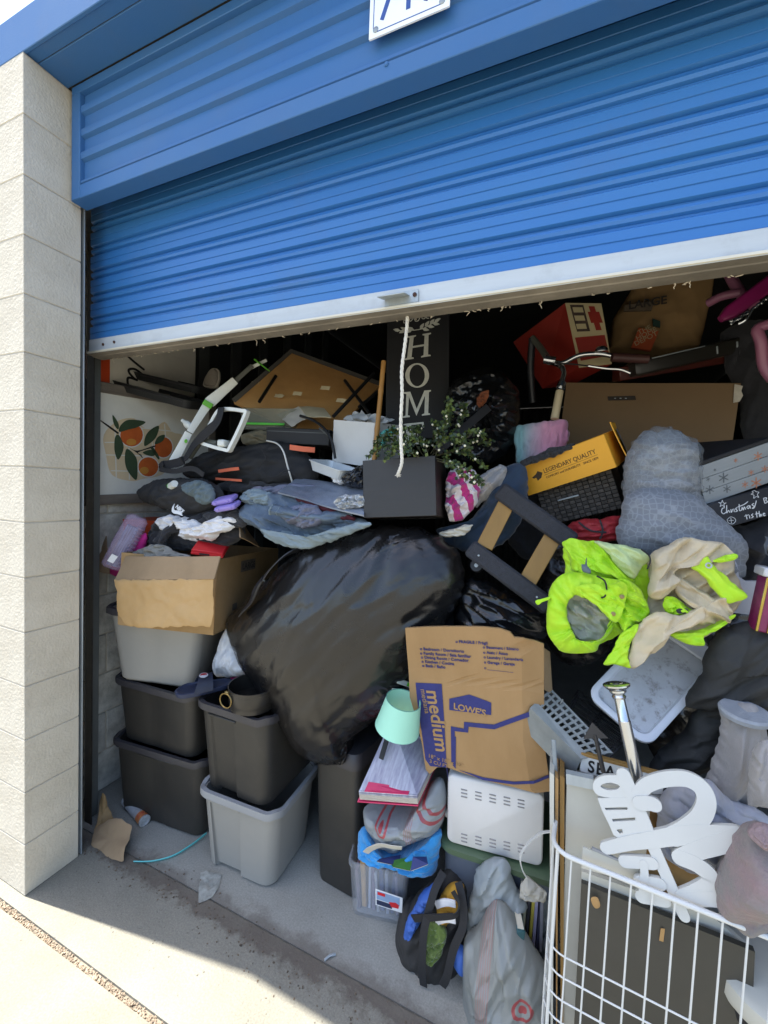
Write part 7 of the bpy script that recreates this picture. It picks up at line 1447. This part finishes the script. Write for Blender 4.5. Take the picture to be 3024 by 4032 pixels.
for a_, b_ in ((.03, .03), (CW - .03, .03), (.03, CD - .03), (CW - .03, CD - .03)):
    o = mobj('wheel', lathe([(.0, -.01), (.028, -.01), (.03, -.006), (.03, .006), (.028, .01), (.0, .01)], 20), 'wheel_black', t); o.matrix_local = Matrix.Translation(cp(a_, b_, .03)) @ Matrix.Rotation(math.pi / 2, 4, 'X')
def cw(a, b_, z): return V((c0.x, c0.y, 0)) + ux * a + uy * b_ + V((0, 0, z))
mat('board_white', 'bdbbb0', .6, var=.05, vs=4, dirt=.05); mat('board_brown', '413e36', .6, var=.10, vs=3, dirt=.08); mat('particle_tan', 'b08a58', .85, var=.15, vs=20)
def slabq(name, label, cat, quad, th, m, smooth=False):
    a, b, c_, d = [V(p) for p in quad]; n_ = (b - a).cross(d - a).normalized(); n_ = n_ if n_.dot(CAM - a) > 0 else -n_
    return solo(name, label, cat, hexa([p - n_ * th for p in (d, c_, b, a)], (d, c_, b, a)), m, smooth=smooth)
o = slabq('brown_board', 'dark brown laminated board standing in the wire cart', 'board', [P(*p, y) for p, y in zip(r9([(440, 958), (1575, 1408), (1540, 2150), (380, 2150)]), (.262, .245, .245, .262))], .014, 'board_brown')
for px, py in ((528, 1085), (1510, 1510)):
    mobj('chipped_hole', blob(PS([(*p, .249) for p in r9([(px - 25, py - 30), (px + 15, py - 35), (px + 35, py + 20), (px + 10, py + 40), (px - 15, py + 15)])], 0), .002, .002, 6, 24), 'particle_tan', o).location = -o.location
mobj('sticker_residue', hexa(*[[p + V((0, dy, 0)) for p in PS([(*p, .2515) for p in r9([(958, 1250), (985, 1255), (975, 1340), (948, 1330)])], 0)] for dy in (0, -.001)]), 'particle_tan', o, False).location = -o.location
o = slabq('white_board', 'tall white laminated shelf board standing in the cart corner', 'board', [P(*p, .33) for p in r9([(345, 285), (900, 345), (800, 1500), (300, 2150)])], .016, 'board_white')
mobj('metal_edge', strip([p - o.location for p in PS([(*p, .325) for p in r9([(340, 262), (520, 300)])], 0)], .028, .020, V((0, 0, 1))), 'galvanised', o)
for k, (x0, x1, yy, m_, lab) in enumerate(((232, 262, 232, 'board_white', 'narrow white board edge standing at the cart corner post'), (268, 290, 262, 'particle_tan', 'raw chipboard edge standing between the white boards'), (298, 330, 250, 'dolly_wood', 'brown wooden board edge standing behind the white shelf board'))):
    slabq('edge_board', lab, 'board', [P(*p, .30 + .012 * k) for p in r9([(x0, yy), (x1, yy + 20), (x1 - 10, 2150), (x0 + 8, 2150)])], .25, m_)
slabq('bent_panel', 'bent white metal strip leaning inside the cart rim', 'panel', [P(*p, .235) for p in r9([(450, 722), (835, 872), (830, 968), (440, 860)])], .004, 'board_white')
slabq('torn_strip', 'torn white cardboard strip with a ragged blue edge', 'strip', [P(*p, .228) for p in r9([(510, 728), (785, 852), (785, 862), (505, 742)])], .006, 'grey_rim')
slabq('white_shelf_board', 'long white panel lying along the cart rim above the brown board', 'panel', [P(*p, .275) for p in r9([(440, 880), (1300, 1180), (1560, 1400), (440, 960)])], .012, 'board_white')
slabq('tan_board', 'tan chipboard sheet behind the cut-out word sign', 'board', [P(*p, .37) for p in r9([(740, 380), (960, 420), (1320, 1050), (700, 1080)])], .012, 'particle_tan')
t = thing('round_stool', 'white round edged stool top with a black underside outside the cart', 'stool', pose(P(1672, 2125, .30), (.1, 0, 0)))
mobj('seat', lathe([(.0, .03), (.10, .03), (.115, .02), (.118, -.01), (.112, -.025), (.0, -.025)], 32), 'board_white', t); mobj('underside', lathe([(.10, -.06), (.105, -.026)], 24), 'box_black', t)

# white cut-out word sign
mat('mdf_white', 'c2c2bd', .6, var=.03, vs=5)
FRm = front_frame(P(*r9([(560, 1250)])[0], .20), P(*r9([(1500, 1250)])[0], .20), P(*r9([(560, 240)])[0], .27)); t = thing('word_sign', 'white cut-out script word sign leaning sideways in the cart', 'sign', FRm)
Mi_ = FRm.inverted()
def sp_(u, v):                         # sight line onto the sign plane
    d = RW2C.transposed() @ V(((u * KS - W0 / 2) / FPX, -(v * KS - H0 / 2) / FPX, -1)); c_ = Mi_ @ CAM; e = Mi_.to_3x3() @ d; k = -c_.z / e.z; q_ = c_ + e * k; return (q_.x, q_.y)
def sg(pts): return [sp_(u, v) for u, v in r9(pts)]
RK = [0]
def rib(name, pts, wid, m=7):
    RK[0] += 1; zo = .0005 * RK[0] - .003
    q_ = smooth_path([V((x, y, zo)) for x, y in sg(pts)], m); n_ = len(q_)
    wid = tuple(x * .86 for x in wid) if isinstance(wid, tuple) else wid * .9
    ws = [(wid[0] + (wid[1] - wid[0]) * k / (n_ - 1)) if isinstance(wid, tuple) else wid for k in range(n_)]
    mb = MB(); mb.add(strip(q_, ws, .012, [V((0, 0, 1)).cross((q_[min(i + 1, n_ - 1)] - q_[max(i - 1, 0)]).normalized()) for i in range(n_)]))
    for e_, w_ in ((q_[0], ws[0]), (q_[-1], ws[-1])): mb.add(lathe([(w_ / 2 - .0002, -.0058), (w_ / 2 - .0002, .0058)], 16), Matrix.Translation(e_))
    return mobj(name, (mb.v, mb.f), 'mdf_white', t, False)
S0 = .060
rib('long_stem', [(715, 250), (780, 400), (850, 560), (920, 740), (1000, 920), (1110, 1170)], (.036, .026))
rib('loop_stroke', [(800, 400), (860, 320), (980, 278), (1120, 275), (1220, 330), (1255, 420), (1220, 520), (1130, 600), (1040, 650)], (.034, .046))
rib('cross_stroke', [(600, 725), (760, 690), (900, 670), (1060, 645), (1250, 640), (1460, 655)], (.030, .052))
rib('upper_sweep', [(1470, 655), (1330, 700), (1180, 745), (1080, 785)], (.046, .036)); rib('lower_sweep', [(1080, 785), (1180, 825), (1262, 885), (1285, 950), (1210, 1005), (1110, 1050)], (.036, .040))
rib('tail_stroke', [(1110, 1060), (1230, 1050), (1330, 1060), (1400, 1090)], (.036, .03)); rib('notch_stroke', [(820, 430), (880, 430), (915, 440)], .034)
q = sg([(515, 330), (530, 280), (590, 252), (680, 250), (690, 240), (745, 245), (790, 350), (760, 400), (690, 400), (600, 395), (540, 375)]); h_ = sg([(565, 325), (590, 305), (640, 300), (690, 320), (670, 345), (610, 348)])
o = flat([sm2(q, 3), sm2(h_, 3)], .012, 'mdf_white', t, Matrix.Translation((0, 0, -.0036)), 'letter_a')
q = sg([(545, 400), (760, 395), (900, 640), (870, 700), (690, 665), (650, 640), (620, 570), (575, 480)]); hs = [sg(z_) for z_ in ([(590, 462), (740, 458), (742, 476), (600, 478)], [(640, 535), (790, 525), (792, 545), (645, 553)], [(668, 605), (705, 600), (712, 625), (690, 632)], [(752, 648), (775, 640), (785, 655), (762, 664)])]
flat([q] + hs, .0118, 'mdf_white', t, Matrix.Translation((0, 0, -.0031)), 'letter_block')
for pts in ([(720, 808), (800, 812), (900, 820)], [(820, 940), (880, 945), (950, 955)], [(830, 1035), (900, 1045), (980, 1060)]): rib('letter_bar', pts, .028, 4)
rib('letter_side', [(845, 820), (850, 900), (835, 960), (850, 1030)], .018, 5)

# clothes on top of the cart
soft('grey_tshirts', 'grey and lilac washed shirts heaped in the cart behind the word sign', 'clothes', r9([(925, 560), (960, 400), (1050, 330), (1150, 300), (1280, 290), (1400, 420), (1560, 470), (1680, 560), (1690, 800), (1500, 900), (1420, 1000), (1300, 980), (1150, 850), (1000, 800), (940, 700)]), .34, mat('tee_grey', 'a09fa4', .92, var=.16, vs=7, bump=.4, bs=100, col2='8d93a2', sheen=.2), front=.06, back=.07, fold=.016, fs=.06, an=2.4, fd=-.4, sharp=.6, seed=161, nr=36, ns=140)
# sweatshirt draped over an upright post
pt = P(1604, 1532, .40); t = thing('sweatshirt', 'pale grey sweatshirt draped over an upright post in the cart', 'sweatshirt', Matrix.Translation(pt - V((0, 0, .30))))
mat('sweat_grey', '938f8d', .92, var=.12, vs=7, bump=.4, bs=140, sheen=.2); mat('cap_grey', '8f949b', .8, var=.1, vs=40, bump=.4, bs=200)
vf = blob(PS([(*p, .40) for p in r9([(1350, -110), (1372, -190), (1440, -225), (1530, -225), (1590, -190), (1625, -90), (1690, 80), (1740, 300), (1720, 470), (1600, 470), (1520, 540), (1420, 450), (1340, 440), (1258, 400), (1262, 290), (1305, 150), (1335, 20)])], 0), .05, .05, 40, 150, fold=.015, fs=.075, an=4.5, fd=1.35, sharp=.8, seed=162, edge=.008)
mobj('cloth', rel(vf, t.matrix_world), 'sweat_grey', t, True, 70)
mobj('post_cap', lathe([(.050, -.01), (.052, .0), (.048, .006), (.0, .008)], 40), 'cap_grey', t).matrix_local = pose((0, -.015, .300), (.12, 0, 0))
soft('shirt_sleeve', 'pale sleeve of the draped sweatshirt hanging at the right edge', 'sleeve', r9([(1540, 200), (1590, 60), (1660, 20), (1720, 60), (1740, 400), (1640, 450), (1560, 440), (1535, 420)]), .27, 'sweat_grey', front=.03, back=.03, fold=.012, fs=.05, an=3, fd=1.4, sharp=.5, seed=163, nr=22, ns=90)
mat('tie_dye', '787370', .95, var=.3, vs=9, bump=.9, bs=120, col2='866f70', sheen=.1, mix=(.3, .55)); mat('lilac_fur', '9a8688', .95, var=.2, vs=20, bump=1.0, bs=140)
soft('tie_dye_hat', 'fuzzy pink and grey tie-dye hat resting on the cart rim', 'hat', r9([(1318, 990), (1345, 900), (1410, 810), (1450, 700), (1520, 620), (1590, 590), (1680, 610), (1760, 800), (1760, 1150), (1680, 1240), (1580, 1262), (1480, 1240), (1390, 1180), (1335, 1100)]), .20, 'tie_dye', front=.06, back=.08, fold=.017, fs=.11, an=1.8, fd=.9, sharp=.75, seed=164, nr=30, ns=120)
soft('fur_trim', 'lilac fluffy trim tucked above the tie-dye hat', 'trim', r9([(1520, 650), (1560, 600), (1640, 590), (1720, 640), (1720, 740), (1640, 720), (1580, 690)]), .17, 'lilac_fur', front=.03, back=.03, fold=.006, fs=.02, sharp=.4, seed=165, nr=16, ns=70)

# ================================================================ pieces of a part go under that part
NEST = {'rollup_door': ('bottom_rail', ('bolt', 'latch', 'rail_lip', 'rail_underside', 'cobweb')), 'number_plate': ('plate', ('border', 'digits', 'rivet')), 'framed_picture': ('canvas', ('basket', 'lattice', 'orange_', 'leaf', 'branch')),
        'home_sign': ('board', ('letter', 'laurel')), 'script_sign': ('board', ('letter',)), 'cardboard_box': ('side_wall', ('print', 'lettering')), 'moving_carton': ('panel', ('print', 'logo', 'house', 'lettering')), 'slide_sandal': ('strap', ('logo',)),
        'cooking_pot': ('body', ('ring_handle', 'handle_lug')), 'white_appliance': ('housing', ('vent', 'knob')), 'clear_box': ('label', ('label_print',)), 'shoe_box': ('carton', ('letter', 'rule', 'emblem')), 'flat_carton': ('carton', ('handle_slot', 'staple', 'tape')),
        'tool_box_carton': ('carton', ('front_print', 'tool_', 'title', 'lower_print')), 'furniture_dolly': ('carpet_rail', ('castor', 'screw')), 'rain_jacket': ('hood_flap', ('snap',)), 'stencil_sign': ('plank', ('letter', 'raw_edge')), 'trophy': ('column', ('gold',)),
        'keyboard_strip': ('body', ('pale',)), 'plastic_case': ('body', ('clasp', 'edge_h')), 'pencil_box': ('shell', ('clasp', 'seam')), 'pencil_case': ('shell', ('rib', 'price')), 'garden_tool': ('d_handle', ('trigger', 'battery')), 'storage_tote': ('tub', ('handle_ledge',)), 'plastic_tray': ('body', ('groove',)), 'loaf_tray': ('tray_wall', ()), 'garden_stake': ('shaft', ('arrow',))}
for th in [o for o in COL.objects if o.parent is None]:
    k = th.name.split('.')[0]
    if k not in NEST: continue
    pn, keys = NEST[k]; part = next((c for c in th.children if c.name.split('.')[0] == pn), None)
    if part is None: continue
    for c in list(th.children):
        if c is not part and any(c.name.startswith(q) for q in keys):
            ml = c.matrix_basis.copy(); pl = part.matrix_basis.copy(); c.parent = part; c.matrix_parent_inverse = Matrix.Identity(4); c.matrix_basis = pl.inverted() @ ml
